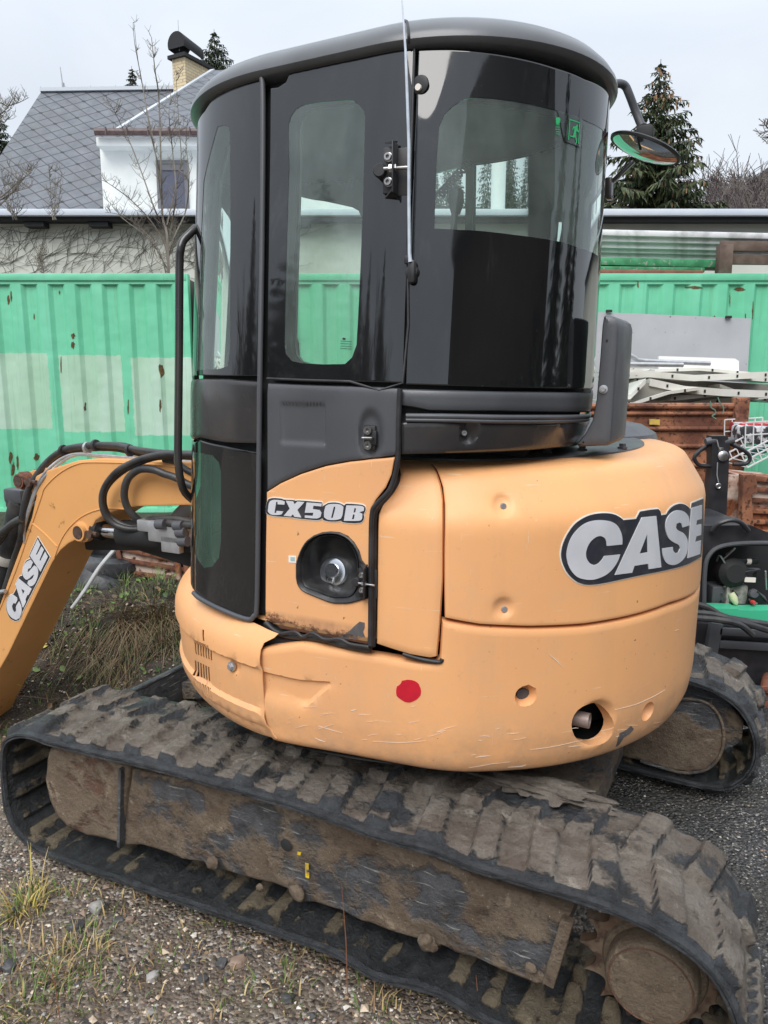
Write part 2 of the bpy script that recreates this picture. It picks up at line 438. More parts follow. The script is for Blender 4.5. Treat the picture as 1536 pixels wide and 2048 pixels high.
M['liner']=mat('grey_cab_lining',(.30,.32,.31),.7,var=(.24,.25,.25),vs=3)
# rubber and mud, mask from attribute "mud"
def mud_mat(name,base,mudc,mud2,rough=.55,scale=9,wet=.35,scr=False):
    m,t,b=newmat(name); v=coord(t)
    at=t.nodes.new('ShaderNodeAttribute'); at.attribute_name='mud'
    n1=noisen(t,scale,8,.65,vec=v); 
    f=math_(t,'ADD',at.outputs['Fac'],math_(t,'MULTIPLY',math_(t,'SUBTRACT',n1,.5),1.6))
    fr=ramp(t,f,[(.42,0.),(.56,1.)])
    mc=mix(t,ramp(t,noisen(t,scale*.8,6,.7,vec=v),[(.4,0.),(.62,1.)]),mudc,mud2)
    mc=mix(t,ramp(t,noisen(t,scale*1.1,9,.75,vec=v,dist=.6),[(.58,0.),(.64,.8)]),mc,(min(1,mud2[0]*1.55),min(1,mud2[1]*1.6),min(1,mud2[2]*1.6)))
    mc=mix(t,ramp(t,noisen(t,scale*2.6,8,.75,vec=v),[(.56,0.),(.66,.75)]),mc,(mudc[0]*.5,mudc[1]*.47,mudc[2]*.45))
    mc=mix(t,ramp(t,noisen(t,scale*14,3,.6,vec=v),[(.55,0.),(.75,.6)]),mc,(mudc[0]*.45,mudc[1]*.42,mudc[2]*.4))
    mc=mix(t,ramp(t,noisen(t,scale*25,2,.5,vec=v),[(.70,0.),(.74,.9)]),mc,(.42,.37,.29))
    bc=mix(t,ramp(t,noisen(t,scale*1.7,7,.7,vec=v),[(.4,0.),(.75,1.)]),base,(base[0]*2.2+.02,base[1]*2.2+.022,base[2]*2.2+.024))
    bc=mix(t,ramp(t,noisen(t,scale*3,7,.8,vec=coord(t,'Object',(5,5,1.2)),dist=.8),[(.62,0.),(.68,.55)]),bc,(.30,.31,.28))
    if scr:
        for rot,lo in((.35,.66),(-.5,.68),(1.2,.69)):
            mp=t.nodes.new('ShaderNodeMapping'); mp.inputs['Scale'].default_value=(2,2,34); mp.inputs['Rotation'].default_value=(0,rot,0); lk(t,v,mp.inputs[0])
            bc=mix(t,ramp(t,noisen(t,3.2,4,.6,vec=mp.outputs[0],dist=.3),[(lo-.03,0.),(lo,.75)]),bc,(.38,.37,.34))
        mc=mix(t,ramp(t,noisen(t,34,4,.6,vec=v),[(.60,0.),(.68,.7)]),mc,(.075,.05,.035))
    lk(t,mix(t,fr,bc,mc),b.inputs['Base Color'])
    lk(t,mix(t,fr,(.36,.36,.36),ramp(t,noisen(t,scale*2,4,vec=v),[(.4,rough-wet*.6),(.65,rough+.2)])),b.inputs['Roughness'])
    hh=math_(t,'ADD',math_(t,'MULTIPLY',fr,.5),math_(t,'ADD',math_(t,'MULTIPLY',noisen(t,scale*5,8,.75,vec=v),1.0),math_(t,'MULTIPLY',n1,.6)))
    bump(t,b,hh,.9,.016)
    return m
M['track']=mud_mat('rubber_track',(.022,.024,.027),(.120,.097,.078),(.205,.180,.152),.5)
M['trackin']=mud_mat('rubber_track_inside',(.010,.011,.012),(.105,.083,.055),(.155,.125,.082),.45,14)
M['frame']=mud_mat('muddy_frame_steel',(.050,.051,.055),(.135,.094,.064),(.20,.155,.11),.65,6,scr=True)
M['disc']=mud_mat('muddy_disc',(.10,.05,.03),(.16,.115,.078),(.22,.17,.12),.7,7)
# ================================================================= EXCAVATOR
def fbm(p,o=4):
    return noise.fractal(p,1.0,2.0,o)
exc=empty('excavator','orange tracked mini excavator with a black glazed cab, standing on muddy rubber tracks on gravel','excavator')
exc.rotation_euler=(0,0,math.atan2(MU.y,MU.x)); exc.location=MU*CX+MN*CY
# ---- shape of the superstructure in plan
PB=[(.55,.87),(.585,.905),(.63,.925),(.70,.934),(1.0,.937),(1.27,.932),(1.295,.926),(1.31,.918),(1.362,.886),(1.398,.862),(1.412,.838),(1.418,.79),(1.423,.2)]
VB=[(0,0),(1.31,1.31),(1.362,1.362),(1.415,1.398),(1.45,1.412),(1.50,1.418)]
def sdB(x,y,z):
    r=interp(PB,z); h=math.hypot(x,y)-r; f=(-.1676*x+.9858*y)-(.905+r-.937); k=.02
    m=max(h,f); 
    return m+max(0,k-abs(h-f))**2/(4*k)
PK=[(.55,.875),(.585,.89),(.63,.932),(.72,.946),(.81,.953),(.88,.950),(.915,.938),(.945,.915),(.962,.885),(.975,.86)]
def sdK(x,y,z): return math.hypot(x,y)-interp(PK,z)
PY=[(.9,.885),(1.60,.885),(1.63,.882),(2.42,.795),(2.6,.79)]
PF=[(.9,.69),(1.63,.64),(2.42,.65)]
PR=[(1.40,-.612),(1.63,-.63),(2.42,-.635)]
CR=[(.45,.5),(.45,.5)]
def sdC(x,y,z):
    yl=interp(PY,z); xf=interp(PF,z); xr=interp(PR,z); yr=-.15
    cx,cy=(xf+xr)/2,(yl+yr)/2; hx,hy=(xf-xr)/2,(yl-yr)/2
    px,py=x-cx,y-cy
    r=(.5 if px>0 else .46) if py>0 else (.15 if px>0 else .49)
    qx,qy=abs(px)-hx+r,abs(py)-hy+r
    return math.hypot(max(qx,0),max(qy,0))+min(max(qx,qy),0)-r
SB=Surf(sdB,(0,0),VB); SK=Surf(sdK,(0,0)); SC=Surf(sdC,(0,.37))
def P_(x,y): return (x,y)
# ---- counterweight: wraps round from the left side to the right
def bowl(c,r,d,w_=.5):               # local dent round a parameter point
    def f(a,z):
        q=math.hypot(a-c[0],z-c[1])/r
        return -d*(1-sstep(w_,1,q)) if q<1 else 0
    return f
def ringpts(c,r,n=16,k=(.35,.6,.8,1.0)): return [(c[0]+r*q*math.cos(2*math.pi*i/n),c[1]+r*q*math.sin(2*math.pi*i/n)) for q in k for i in range(n)]+[tuple(c)]
def bpar(x,y,S=SB): return S.par(S.hit(x,y))
hp=bpar(1192,1448); h2=bpar(1052,1392); h3=bpar(1296,1423)
ex_f=bowl(hp,.076,.022,.52); d2=bowl(h2,.030,.035,.6); d3=bowl(h3,.030,.035,.6)
# moulded arrow groove on the side
GR=[bpar(*p) for p in [(527,1345),(600,1362),(660,1366),(612,1408),(527,1388)]]
def groove(a,z):
    if not(GR[0][0]-.01<a<GR[2][0]+.03) or abs(z-GR[0][1])>.12: return 0
    zt=interp([(GR[0][0],GR[0][1]),(GR[1][0],GR[1][1]),(GR[2][0],GR[2][1])],a); zb=interp([(GR[4][0],GR[4][1]),(GR[3][0],GR[3][1]),(GR[2][0],GR[2][1])],a)
    if z>zt+.004 or z<zb-.012: return 0
    return -.010*sstep(zt+.004,zt-.004,z)*sstep(zb-.012,zb+.006,z)
def cw_h(a,z): return ex_f(a,z)+d2(a,z)+d3(a,z)+groove(a,z)
cw=patch('counterweight',SB,[(530,1296),(600,1288),(680,1302),(760,1314),(830,1326),(872,1328),(880,1318),(884,1243),(960,1255),(1060,1259),(1170,1254),(1260,1238),(1340,1212),(1394,1186),('p',195,.985),('p',240,.99),('p',300,1.0),('p',300,.60),('p',240,.585),('p',195,.58),('p',170,.575),('p',150,.578),('p',135,.585),('p',118,.595),('p',107,.60),('p',98,.605),(546,1482),(528,1462),(515,1420),(511,1340),(516,1299)],
  M['orange'],exc,th=.04,bev=.012,step=.024,holes=[Z(0,0,1,[(1192+43*math.cos(q*.2618)-6,1450+42*math.sin(q*.2618)) for q in range(24)])],hfun=cw_h,extra=ringpts(hp,.076,28,(.70,.78,.86,.93,1.0))+ringpts(h2,.030)+ringpts(h3,.030)+[(a+d,z+e) for (a,z) in densify(GR[:4],.012) for d,e in((0,.004),(0,-.004),(0,-.012))],edge=.016)
# counterweight underside
m=MB()
vs=[];n=72
for i in range(n):
    ph=2*math.pi*i/n
    vs.append(Vector((math.cos(ph)*.885,math.sin(ph)*.885,.60)))
for i in range(n):
    ph=2*math.pi*i/n; vs.append(Vector((math.cos(ph)*.45,math.sin(ph)*.45,.56)))
fs=[(i,(i+1)%n,n+(i+1)%n,n+i) for i in range(n)]+[tuple(range(n,2*n))]
m.add(vs,fs); m.lathe([(.42,.30),(.42,.56),(.5,.57),(.5,.60)],(0,0,0),n=40)
m.build('slewing_base',M['dark'],exc)
def bolt(name,surf,x,y,r,hgt,mat_,parent,h=0,socket=True,hexa=False):
    p=surf.hit(x,y,h=h); q=surf.par(p); o=surf.pt(q[0],q[1],h); nn=(surf.pt(q[0],q[1],h+.05)-surf.pt(q[0],q[1],h)).normalized()
    if isinstance(surf,Surf):
        t=(surf.pt(q[0]+.01,q[1])-surf.pt(q[0]-.01,q[1])); nn=Vector((t.y,-t.x,0)).normalized()
        if nn.dot(o-Vector((surf.c[0],surf.c[1],o.z)))<0: nn=-nn
    m=MB(); prof=[(r*.98,-.01),(r,hgt*.5),(r*.85,hgt),(r*.5,hgt)]
    if socket: prof+=[(r*.45,hgt*.4),(0,hgt*.4)]
    else: prof+=[(0,hgt)]
    if hexa: m.lathe([(r*1.45,-.004),(r*1.45,hgt*.25),(r*1.1,hgt*.3)],o,nn,n=20)
    m.lathe(prof,o,nn,n=6 if hexa else 18)
    return m.build(name,mat_,parent)
m=MB(); q=SB.hit(1186,1446); nn=(q-Vector((0,0,q.z))).normalized(); tg=Vector((-nn.y,nn.x,0)); tl=(nn*.80+tg*.62).normalized()
oo=q-nn*.014-tl*.16; m.lathe([(.0215,-.02),(.0215,.16),(.018,.16),(.017,.02),(0,.02)],oo,tl,n=24); m.build('exhaust_pipe',mat('sooty_steel',(.20,.16,.15),.5,metal=.3,var=(.3,.23,.2),vs=20),exc)
bolt('dark_bolt',SB,1046,1390,.019,.004,M['greyplastic'],exc,h=-.030,socket=False)
bolt('dark_bolt',SB,1291,1422,.018,.004,M['greyplastic'],exc,h=-.030,socket=False)
# red dot sticker, chips of bare metal and long scratches
pts=[]
for i in range(30):
    a=2*math.pi*i/30; rr=24+.5*math.sin(a*5)+(-2.5 if i in(18,19) else 0)+rnd.uniform(-.5,.5); pts.append((817+rr*1.05*math.cos(a),1382+rr*.95*math.sin(a)))
patch('red_sticker',SB,pts,M['red'],exc,h=.0012,th=.001,bev=0,edge=.006,step=.01)
chip=mat('chipped_bare_metal',(.10,.095,.10),.45,var=(.17,.14,.12),vs=30)
palescr=mat('pale_scratch',(.80,.72,.60),.6)
patch('paint_chip',SB,[(1262,1452),(1268,1458),(1260,1468),(1248,1475),(1238,1490),(1232,1494),(1236,1478),(1240,1466),(1250,1462)],chip,exc,h=.0012,th=.001,bev=0,edge=.006,step=.01)
def scratch(surf,pts,wd,parent,m_=palescr,h=.0012):
    q=conv(surf,pts,h=h); L=[];U=[]
    for i,p in enumerate(q):
        a=Vector(q[max(0,i-1)]);b=Vector(q[min(len(q)-1,i+1)]); d=(b-a).normalized(); nn=Vector((-d.y,d.x)); w_=wd*(.25 if i in(0,len(q)-1) else 1)*rnd.uniform(.6,1.2)
        L.append(tuple(Vector(p)+nn*w_));U.append(tuple(Vector(p)-nn*w_))
    return patch('scratch',surf,L+U[::-1],m_,parent,h=h,th=.0008,bev=0,edge=.01,raw=True)
for pts,wd in (([(1097,1308),(1112,1320),(1126,1335)],.0011),([(745,1483),(800,1486),(852,1482)],.0008),([(938,1536),(985,1528),(1020,1524)],.0008),([(1015,1535),(1045,1533),(1052,1530)],.0018),([(636,1452),(655,1458),(684,1466)],.0008),([(1060,1500),(1110,1493),(1165,1480)],.0005),([(1230,1420),(1275,1408),(1330,1380)],.0006),([(1350,1262),(1358,1259)],.0015),([(630,1476),(640,1481),(650,1484)],.0014),([(818,1446),(838,1442)],.0012),([(985,1468),(986,1490)],.0006)):
    scratch(SB,pts,wd,cw)
for i in range(34):
    x=rnd.uniform(560,1330); yb_=1530-abs(x-980)*.16; y=yb_-abs(rnd.gauss(0,34))-8; L_=rnd.uniform(5,34); s_=rnd.uniform(-.35,.12)
    scratch(SB,[(x,y),(x+L_*.5,y+L_*.5*s_+rnd.uniform(-1,1)),(x+L_,y+L_*s_)],rnd.choice((.0003,.0005,.0008)),cw)
# ---- engine hood above the seam
dm=[bpar(1006,1011),bpar(1007,1216)]
dd=[bowl(c,.034,.012,.25) for c in dm]
hood=patch('engine_hood',SB,[(864,921),(886,975),(890,1010),(889,1100),(889,1180),(890,1236),(960,1249),(1060,1253),(1170,1248),(1260,1232),(1340,1206),(1396,1180),('p',195,.995),('p',240,1.0),('p',300,1.0),('p',300,1.495),('p',240,1.495),('p',190,1.495),('p',165,1.495),('p',150,1.495),('p',135,1.495),('p',122,1.49)],
  M['orange'],exc,th=.03,bev=.006,step=.03,edge=.018,hfun=lambda a,z:dd[0](a,z)+dd[1](a,z),extra=ringpts(dm[0],.034)+ringpts(dm[1],.034))
for x,y in((1006,1012),(1008,1218)): bolt('hood_bolt',SB,x,y,.0085,.006,M['galv'],hood,h=-.012,socket=False)
patch('body_liner',SB,[('p',106,1.40),('p',120,1.40),('p',200,1.40),('p',300,1.40),('p',300,.62),('p',200,.62),('p',120,.62),('p',106,.64)],M['dark'],exc,h=-.13,th=.01,bev=0,step=.08,edge=.05)
# hood top: dark lid and orange rim
def ringmesh(name,rings,mat_,parent,n=72,sector=None,cap=True):
    m=MB(); vs=[];fs=[]
    for S,h,z,zr in rings:
        for i in range(n):
            a=2*math.pi*i/n*S.rho; p=S.pt(a,zr,h); vs.append(Vector((p.x,p.y,z)))
    for k in range(len(rings)-1):
        fs+=[(k*n+i,k*n+(i+1)%n,(k+1)*n+(i+1)%n,(k+1)*n+i) for i in range(n)]
    if cap: fs.append(tuple((len(rings)-1)*n+i for i in range(n)))
    m.add(vs,fs); return m.build(name,mat_,parent)
ringmesh('hood_rim',[(SB,0,1.4160,1.499),(SB,-.03,1.4185,1.499),(SB,-.055,1.419,1.499)],M['orange'],exc)
ringmesh('hood_lid',[(SB,-.057,1.412,1.499),(SB,-.059,1.424,1.499),(SB,-.07,1.427,1.499),(SB,-.25,1.430,1.499)],M['greyplastic'],exc)
m=MB()
for i,(x,y,z) in enumerate([(1095,885,1.44),(1165,890,1.44),(1245,893,1.44)]): 
    p=MY(x,y,-2.15-.12*i); p.z=1.427; m=MB(); m.lathe([(.016,0),(.016,.006),(.011,.007),(.011,.016),(0,.016)],p,n=6); m.build('lid_bolt',M['greyplastic'],exc)
# far bonnet bulge of the engine cover, grey, seen past the cab post
m=MB(); c=MY(1275,893,-2.75); c.z=1.43
for k in range(1):
    prof=[(.34,0),(.33,.03),(.28,.06),(.18,.075),(0,.08)]; m.lathe(prof,(-.38,-.47,1.40),n=40)
m.build('engine_cover_bulge',M['greyplastic'],exc)
# side cover between the door and hood
patch('side_cover',SB,[(802,919),(799,950),(786,980),(764,1008),(755,1030),(753,1100),(752,1200),(751,1290),(780,1300),(820,1312),(860,1319),(875,1316),(882,1240),(887,1160),(887,1000),(882,970),(861,921),(830,916)],M['orange'],exc,th=.035,bev=.014,step=.026,h=.006)
surf_tube('cover_seal',SB,[(798,920),(795,952),(782,984),(757,1012),(748,1030),(747,1100),(746,1200),(744,1292)],.010,M['black'],exc,h=.0)
surf_tube('cover_seal',SB,[(806,1308),(840,1318),(878,1324),(884,1318)],.006,M['black'],exc,h=.0)
# ---- front skirt, left corner, with cooling slots
def skirt_h(a,z):
    g=-.012*sstep(.842,.832,z)*sstep(.700,.712,z)          # recessed band
    g2=-.008*sstep(.665,.655,z)
    return g+g2
def slot(x,y,w,h_,lean=0): return [(x,y),(x+w,y+1),(x+w+lean,y+h_),(x+lean,y+h_-1)]
slots=[]
for i in range(7): slots.append(slot(382+i*5.2,1277+i*2.2,3.2,34,1))
for i in range(6): slots.append(slot(382+i*5.2,1322+i*2.6,3.2,30,2))
for i in range(7): slots.append(slot(389+i*4.6,1358+i*3.0,2.2,26,8))
slots.append(slot(404,1259,4,24,1))
bs=bpar(463,1333,SK); db=bowl(bs,.028,.012,.3)
sk=patch('front_skirt',SK,[(556,1268),(548,1276),(528,1286),(521,1300),(519,1330),(520,1380),(523,1420),(532,1450),(550,1480),('p',80,.612),('p',65,.60),('p',50,.595),('p',40,.595),('p',20,.6),('p',-20,.6),('p',-60,.6),('p',-60,.955),('p',-20,.955),('p',20,.955),('p',40,.958),('p',52,.960),(420,1196),(470,1226),(520,1252)],
  M['orange'],exc,th=.003,bev=.002,step=.026,edge=.016,holes=slots,hfun=lambda a,z:skirt_h(a,z)+db(a,z),extra=ringpts(bs,.028,12)+[(x*.01,zz) for x in range(30,150,2) for zz in(.842,.837,.832,.700,.706,.712,.665,.655)])
bolt('skirt_bolt',SK,463,1333,.0105,.010,M['galv'],sk,h=-.010,socket=False,hexa=True)
patch('skirt_liner',SK,[('p',88,.63),('p',-60,.63),('p',-60,.95),('p',88,.95)],M['dark'],exc,h=-.05,th=.01,bev=0,step=.08,edge=.05)
ringmesh('front_deck',[(SK,-.0,.9575,.962),(SK,-.05,.967,.962),(SK,-.30,.970,.962)],M['orange'],exc)
m=MB(); m.lathe([(.74,.62),(.74,.96)],(0,0,0),n=60); m.build('chassis_core',M['dark'],exc)
# ---- cab: liner with window openings, then panels
side_win=Z(560,150,4.997,[(230,300),(400,270),(680,250),(740,258),(800,300),(845,365),(852,430),(840,900),(825,1400),(805,1900)])+[(716,640),(713,690),(704,715),(690,728),(640,729),(600,726),(584,722),(572,708),(569,690),(572,540),(578,330),(577,250),(582,232),(592,218)]
front_win=[('p',42,2.20),(435,254),(448,250),(457,254),(460,266),(461,450),(460,700),(455,732),(440,738),(400,740),('p',42,1.66)]
front_low=[('p',42,1.42),(400,905),(425,910),(438,925),(442,945),(442,1080),(438,1115),(425,1133),(408,1136),('p',42,1.10)]
rear_win=Z(780,0,2.844,[(252,1300),(258,1130),(265,900),(280,720),(310,650),(360,600),(420,565),(480,553),(560,558),(700,575),(850,605),(1000,645),(1130,695),(1210,740)])+[('p',200,2.20),('p',210,2.17),('p',210,1.98),('p',200,1.97)]+Z(780,0,2.844,[(1175,1450),(1080,1412),(980,1378),(850,1355),(700,1335),(500,1312),(400,1308)])
wind=[('p',-22,2.28),('p',37,2.28),('p',37,1.5),('p',-22,1.5)]
wind2=[('p',-22,1.42),('p',37,1.42),('p',37,1.1),('p',-22,1.1)]
far1=[(588,388),(650,402),(705,414),(718,421),(724,436),(722,600),(716,790),(588,790)]
far0=[(588,268),(728,303),(726,356),(588,334)]
far2=Z(780,0,2.844,[(488,915),(700,850),(930,785),(980,795),(1010,850),(1012,900),(1000,1480),(480,1480)])
far3=[(850,352),(936,326),(934,520),(850,520)]
def flat_far(pts): 
    o=[]
    for x,y in pts:
        p=SC.hit(x,y,far=True,h=-.035); o.append(SC.par(p))
    return o
SEAM=-66
def cyc(q): return [(a if a>=R(SEAM)*SC.rho else a+2*math.pi*SC.rho,z) for a,z in q]
L0=[(R(SEAM)*.9,.97),(R(111.3)*.9,.97),(R(112.3)*.9,1.455),(R(SEAM+360)*.9,1.455),(R(SEAM+360)*.9,2.41),(R(SEAM)*.9,2.41)]
lin_holes=[conv(SC,wind),conv(SC,wind2),conv(SC,[(596,1060),(722,1060),(722,1195),(596,1195)]),conv(SC,side_win),conv(SC,front_win),conv(SC,front_low),conv(SC,rear_win)]
def clampz(q): return [(a,min(2.38,max(1.0,z))) for a,z in q]
far_h=[clampz(cyc(flat_far(f))) for f in (far0,far1,far2,far3)]
ok=[]
for q in far_h:
    ok.append(q)
print('far holes kept',len(ok),[[round(math.degrees(a/.9)) for a,z in q] for q in far_h])
patch('cab_frame',SC,[tuple(p) for p in L0],[M['dark']],exc,h=-.03,th=.012,bev=0,step=.07,edge=.05,holes=lin_holes+ok,raw=True)
patch('cab_lining',SC,[tuple(q_) for q_ in L0],M['liner'],exc,h=-.045,th=.006,bev=0,step=.07,edge=.05,holes=lin_holes+ok,raw=True)
patch('windshield',SC,wind,M['glassfar'],exc,h=-.034,th=.004,bev=0,step=.08)
for q in ok: patch('far_window',SC,q,M['glassfar'],exc,h=-.035,th=.004,bev=0,step=.1,raw=True)
# roof
ringmesh('cab_roof',[(SC,-.05,2.405,2.41),(SC,.004,2.412,2.41),(SC,.013,2.416,2.41),(SC,.020,2.426,2.41),(SC,.018,2.438,2.41),(SC,.006,2.456,2.41),(SC,-.016,2.477,2.41),(SC,-.04,2.490,2.41),(SC,-.075,2.498,2.41),(SC,-.16,2.504,2.41),(SC,-.30,2.508,2.41)],M['roofplastic'],exc,n=120)
ringmesh('ceiling',[(SC,-.04,2.39,2.41),(SC,-.2,2.395,2.41)],M['liner'],exc,n=60)
ringmesh('cab_floor',[(SC,-.04,1.0,1.1),(SC,-.2,.995,1.1)],M['dark'],exc,n=60)
surf_tube('roof_joint',SC,[SC.par(SC.hit(812,70))]+[],.003,M['black'],exc) if False else None
a0=SC.par(SC.hit(815,80))[0]
P=[]
for h,z in ((.014,2.418),(.0212,2.428),(.018,2.440),(.0065,2.4575),(-.016,2.4785),(-.04,2.4915)):
    p=SC.pt(a0+ (.0 if z<2.48 else -.012*(z-2.48)/.03),2.41,h); P.append(Vector((p.x,p.y,z)))
m=MB(); m.tube(P,.0035,n=6,sm=4); m.build('roof_joint',M['black'],exc)
m=MB(); p=MY(866,30,-2.05); p.z=2.505; m.lathe([(.030,-.05),(.030,.0),(.024,.012),(.012,.018),(0,.019)],p,n=20); m.build('beacon_cap',M['dark'],exc)
# door and corner glass
cg=patch('corner_glass',SC,[('p',-25,2.395),('p',20,2.395),('p',40,2.395),(430,192),(470,168),(505,156),(518,158),(525,175),(523,400),(520,600),(518,752),(450,752),(384,750),('p',40,1.648),('p',20,1.65),('p',-25,1.65)],M['frit'],exc,th=.006,bev=.002,holes=[conv(SC,front_win)] and [front_win],step=.04,edge=.015)
patch('corner_pane',SC,front_win,M['glass'],cg,h=-.001,th=.003,bev=0,step=.04)
patch('corner_band',SC,[('p',-25,1.635),('p',20,1.635),('p',40,1.636),(400,757),(450,758),(517,763),(516,888),(450,886),(400,876),('p',40,1.455),('p',20,1.46),('p',-25,1.46)],M['darkplastic'],exc,h=.004,th=.012,bev=.008,edge=.015)
cl=patch('lower_corner_glass',SC,[('p',-25,1.445),('p',20,1.445),('p',40,1.445),(400,880),(450,892),(516,905),(514,1215),(508,1234),(494,1237),(440,1215),(400,1194),('p',42,.978),('p',20,.978),('p',-25,.978)],M['frit'],exc,th=.006,bev=.003,holes=[front_low],step=.04,edge=.015)
patch('lower_pane',SC,front_low,M['glassdark'],cl,h=-.001,th=.003,bev=0,step=.04)
surf_tube('glass_seal',SC,[(470,163),(502,151),(516,153),(525,166),(526,300),(524,500),(520,750),(517,1000),(514,1205),(508,1232),(492,1238),(440,1218),(400,1197),('p',42,.975)],.0075,M['greyplastic'],exc,h=.004,n=8,sm=5)
notch=[(541,132),(578,128),(578,142),(570,162),(556,172),(541,174)]
sg=patch('door_glass',SC,[(541,176),(556,174),(572,163),(579,146),(580,127),(640,118),(700,110),(760,103),(829,98),(824,250),(815,500),(806,766),(700,763),(600,760),(534,757),(537,500),(540,300)],M['frit'],exc,th=.006,bev=.0025,holes=[side_win],step=.035,edge=.015)
patch('door_pane',SC,side_win,M['glass'],sg,h=-.001,th=.003,bev=0,step=.04)
surf_tube('glass_edge',SC,[(534,757),(600,760),(700,763),(806,766),(815,500),(824,250),(829,98)],.0035,M['black'],sg,h=.001,sm=2)
patch('latch_plate',SC,[(541,134),(577,130),(577,140),(541,147)],M['roofplastic'],exc,h=-.008,th=.003,bev=0)
rg=patch('rear_glass',SC,[(837,99),(900,98),(960,103),(1040,116),(1110,135),(1170,158),(1215,183),('p',200,2.405),('p',215,2.405),('p',215,1.625),('p',200,1.625),(1185,778),(1100,777),(1000,775),(900,772),(811,769),(818,540),(828,300)],M['frit'],exc,th=.006,bev=.0025,holes=[rear_win],step=.035,edge=.015)
patch('rear_pane',SC,rear_win,M['glass'],rg,h=-.001,th=.003,bev=0,step=.04)
# cab lower panels
def dents(a,z):
    h=0
    q=bp1; h-=.006*sstep(.123,.115,abs(a-q[0]))*sstep(.056,.048,abs(z-q[1]))
    r=math.hypot(a-bp2[0],(z-bp2[1])*.8); h-=.014*(1-sstep(.035,.06,r))
    return h
bp1=SC.par(SC.hit(605,848)); bp2=SC.par(SC.hit(741,872))
curve=[(533,983),(560,966),(600,948),(650,932),(700,923),(750,918),(790,914)]
lp=patch('grey_side_panel',SC,[(534,766),(600,769),(700,772),(782,775),(800,776),(798,800),(797,850),(797,905),(790,911)]+[(x,y-1) for x,y in curve[::-1][1:]],M['greyplastic'],exc,th=.02,bev=.008,step=.010,edge=.016,hfun=dents)
fuel_hole=Z(570,1040,6.98,[(160,610),(185,520),(230,400),(300,290),(400,215),(520,170),(640,158),(760,168),(880,220),(970,310),(1040,430),(1085,590),(1150,640),(1160,1060),(1090,1110),(1000,1140),(880,1165),(700,1165),(600,1140),(440,1075),(260,1000),(185,930),(160,800)])
fp=patch('fuel_panel',SC,[(x,y+1) for x,y in curve]+[(783,950),(772,975),(752,1000),(741,1020),(739,1100),(738,1200),(737,1290),(700,1283),(640,1272),(560,1258),(548,1245),(530,1238),(531,1100)],M['orangerust'],exc,th=.03,bev=.004,step=.03,holes=[fuel_hole],edge=.016)
patch('paint_chip',SC,Z(340,700,2.954,[(1000,1700),(1060,1660),(1090,1630),(1120,1605),(1150,1612),(1150,1640),(1140,1665),(1150,1690),(1120,1705),(1060,1710)]),chip,fp,h=.0012,th=.001,bev=0,edge=.006,step=.01)
rustedge=mat('rust_stained_edge',(.07,.035,.022),.7,var=(.30,.16,.07),vs=22,vlo=.45,vhi=.55)
patch('rust_edge',SC,[(545,1247),(600,1258),(640,1266),(700,1277),(735,1283),(735,1276),(700,1268),(670,1271),(640,1260),(600,1253),(575,1246)],rustedge,fp,h=.0012,th=.001,bev=0,edge=.006,step=.01)
patch('small_label',SC,[(577,1111),(592,1112),(592,1126),(577,1125)],M['white'],fp,h=.0012,th=.001,bev=0,edge=.01)
patch('small_label_print',SC,[(581,1114),(589,1114.5),(589,1122),(581,1121.5)],mat('faded_print',(.35,.5,.5),.6),fp,h=.0022,th=.001,bev=0,edge=.01)
# fuel filler recess
rec_o=conv(SC,fuel_hole); rec_i=Z(570,1040,6.98,[(220,600),(250,470),(330,330),(440,240),(560,205),(680,210),(800,250),(900,330),(980,440),(1020,600),(1020,800),(1000,950),(950,1040),(880,1080),(700,1085),(600,1060),(440,1000),(270,940),(225,850),(215,720)])
rec_i=conv(SC,rec_i)
m=MB()
def loopn(q,n=60):
    c=(sum(p[0] for p in q)/len(q),sum(p[1] for p in q)/len(q)); dq=densify(q,.004); o=[]
    for i in range(n):
        a=2*math.pi*i/n; best=min(dq,key=lambda p:abs(((math.atan2(p[1]-c[1],p[0]-c[0])-a+math.pi)%(2*math.pi))-math.pi)); o.append(best)
    return o,c
lo,c0=loopn(rec_o); li,c1=loopn(rec_i); vs=[];N=60
def sc(q,c,k): return [(c[0]+(p[0]-c[0])*k,c[1]+(p[1]-c[1])*k) for p in q]
levels=[(lo,c0,1.0,-.012),(lo,c0,.995,.004),(lo,c0,.96,.006),(li,c1,1.04,.0),(li,c1,1.0,-.012),(li,c1,.99,-.003),(li,c1,.96,-.006),(li,c1,.92,-.04),(li,c1,.80,-.075),(li,c1,.55,-.09)]
for q,c,k,h in levels:
    for p in sc(q,c,k): vs.append(SC.pt(p[0],p[1],h))
fs=[]
for k in range(len(levels)-1): fs+=[(k*N+i,k*N+(i+1)%N,(k+1)*N+(i+1)%N,(k+1)*N+i) for i in range(N)]
fs.append(tuple((len(levels)-1)*N+i for i in range(N))); m.add(vs,fs)
rec=m.build('filler_recess',mat('filler_plastic',(.02,.02,.022),.38,var=(.045,.045,.045),vs=15,spots=(.2,.18,.16),ss=90,slo=.70,shi=.75,bs=.1),fp)
fc=SC.par(SC.hit(663,1149,h=-.06)); fo=SC.pt(fc[0],fc[1],-.088); ax=Vector((.04,1,.25)).normalized(); ax.x=-.05
m=MB(); m.lathe([(.041,-.01),(.041,.016),(.039,.020),(.030,.022),(.0,.022)],fo,ax,n=36)
u=Vector((1,0,0)); vv=ax.cross(u).normalized(); 
cap_=m.build('fuel_cap',M['chrome'],rec)
m=MB(); m.lathe([(.020,.020),(.020,.026),(.018,.028),(0,.028)],fo+Vector((0,0,.004)),ax,n=28); m.bar(fo+ax*.024,fo+ax*.024-Vector((0,-.008,.031)),.020,.006,up=ax,bev=.002); m.build('lock_flap',M['chrome'],cap_)
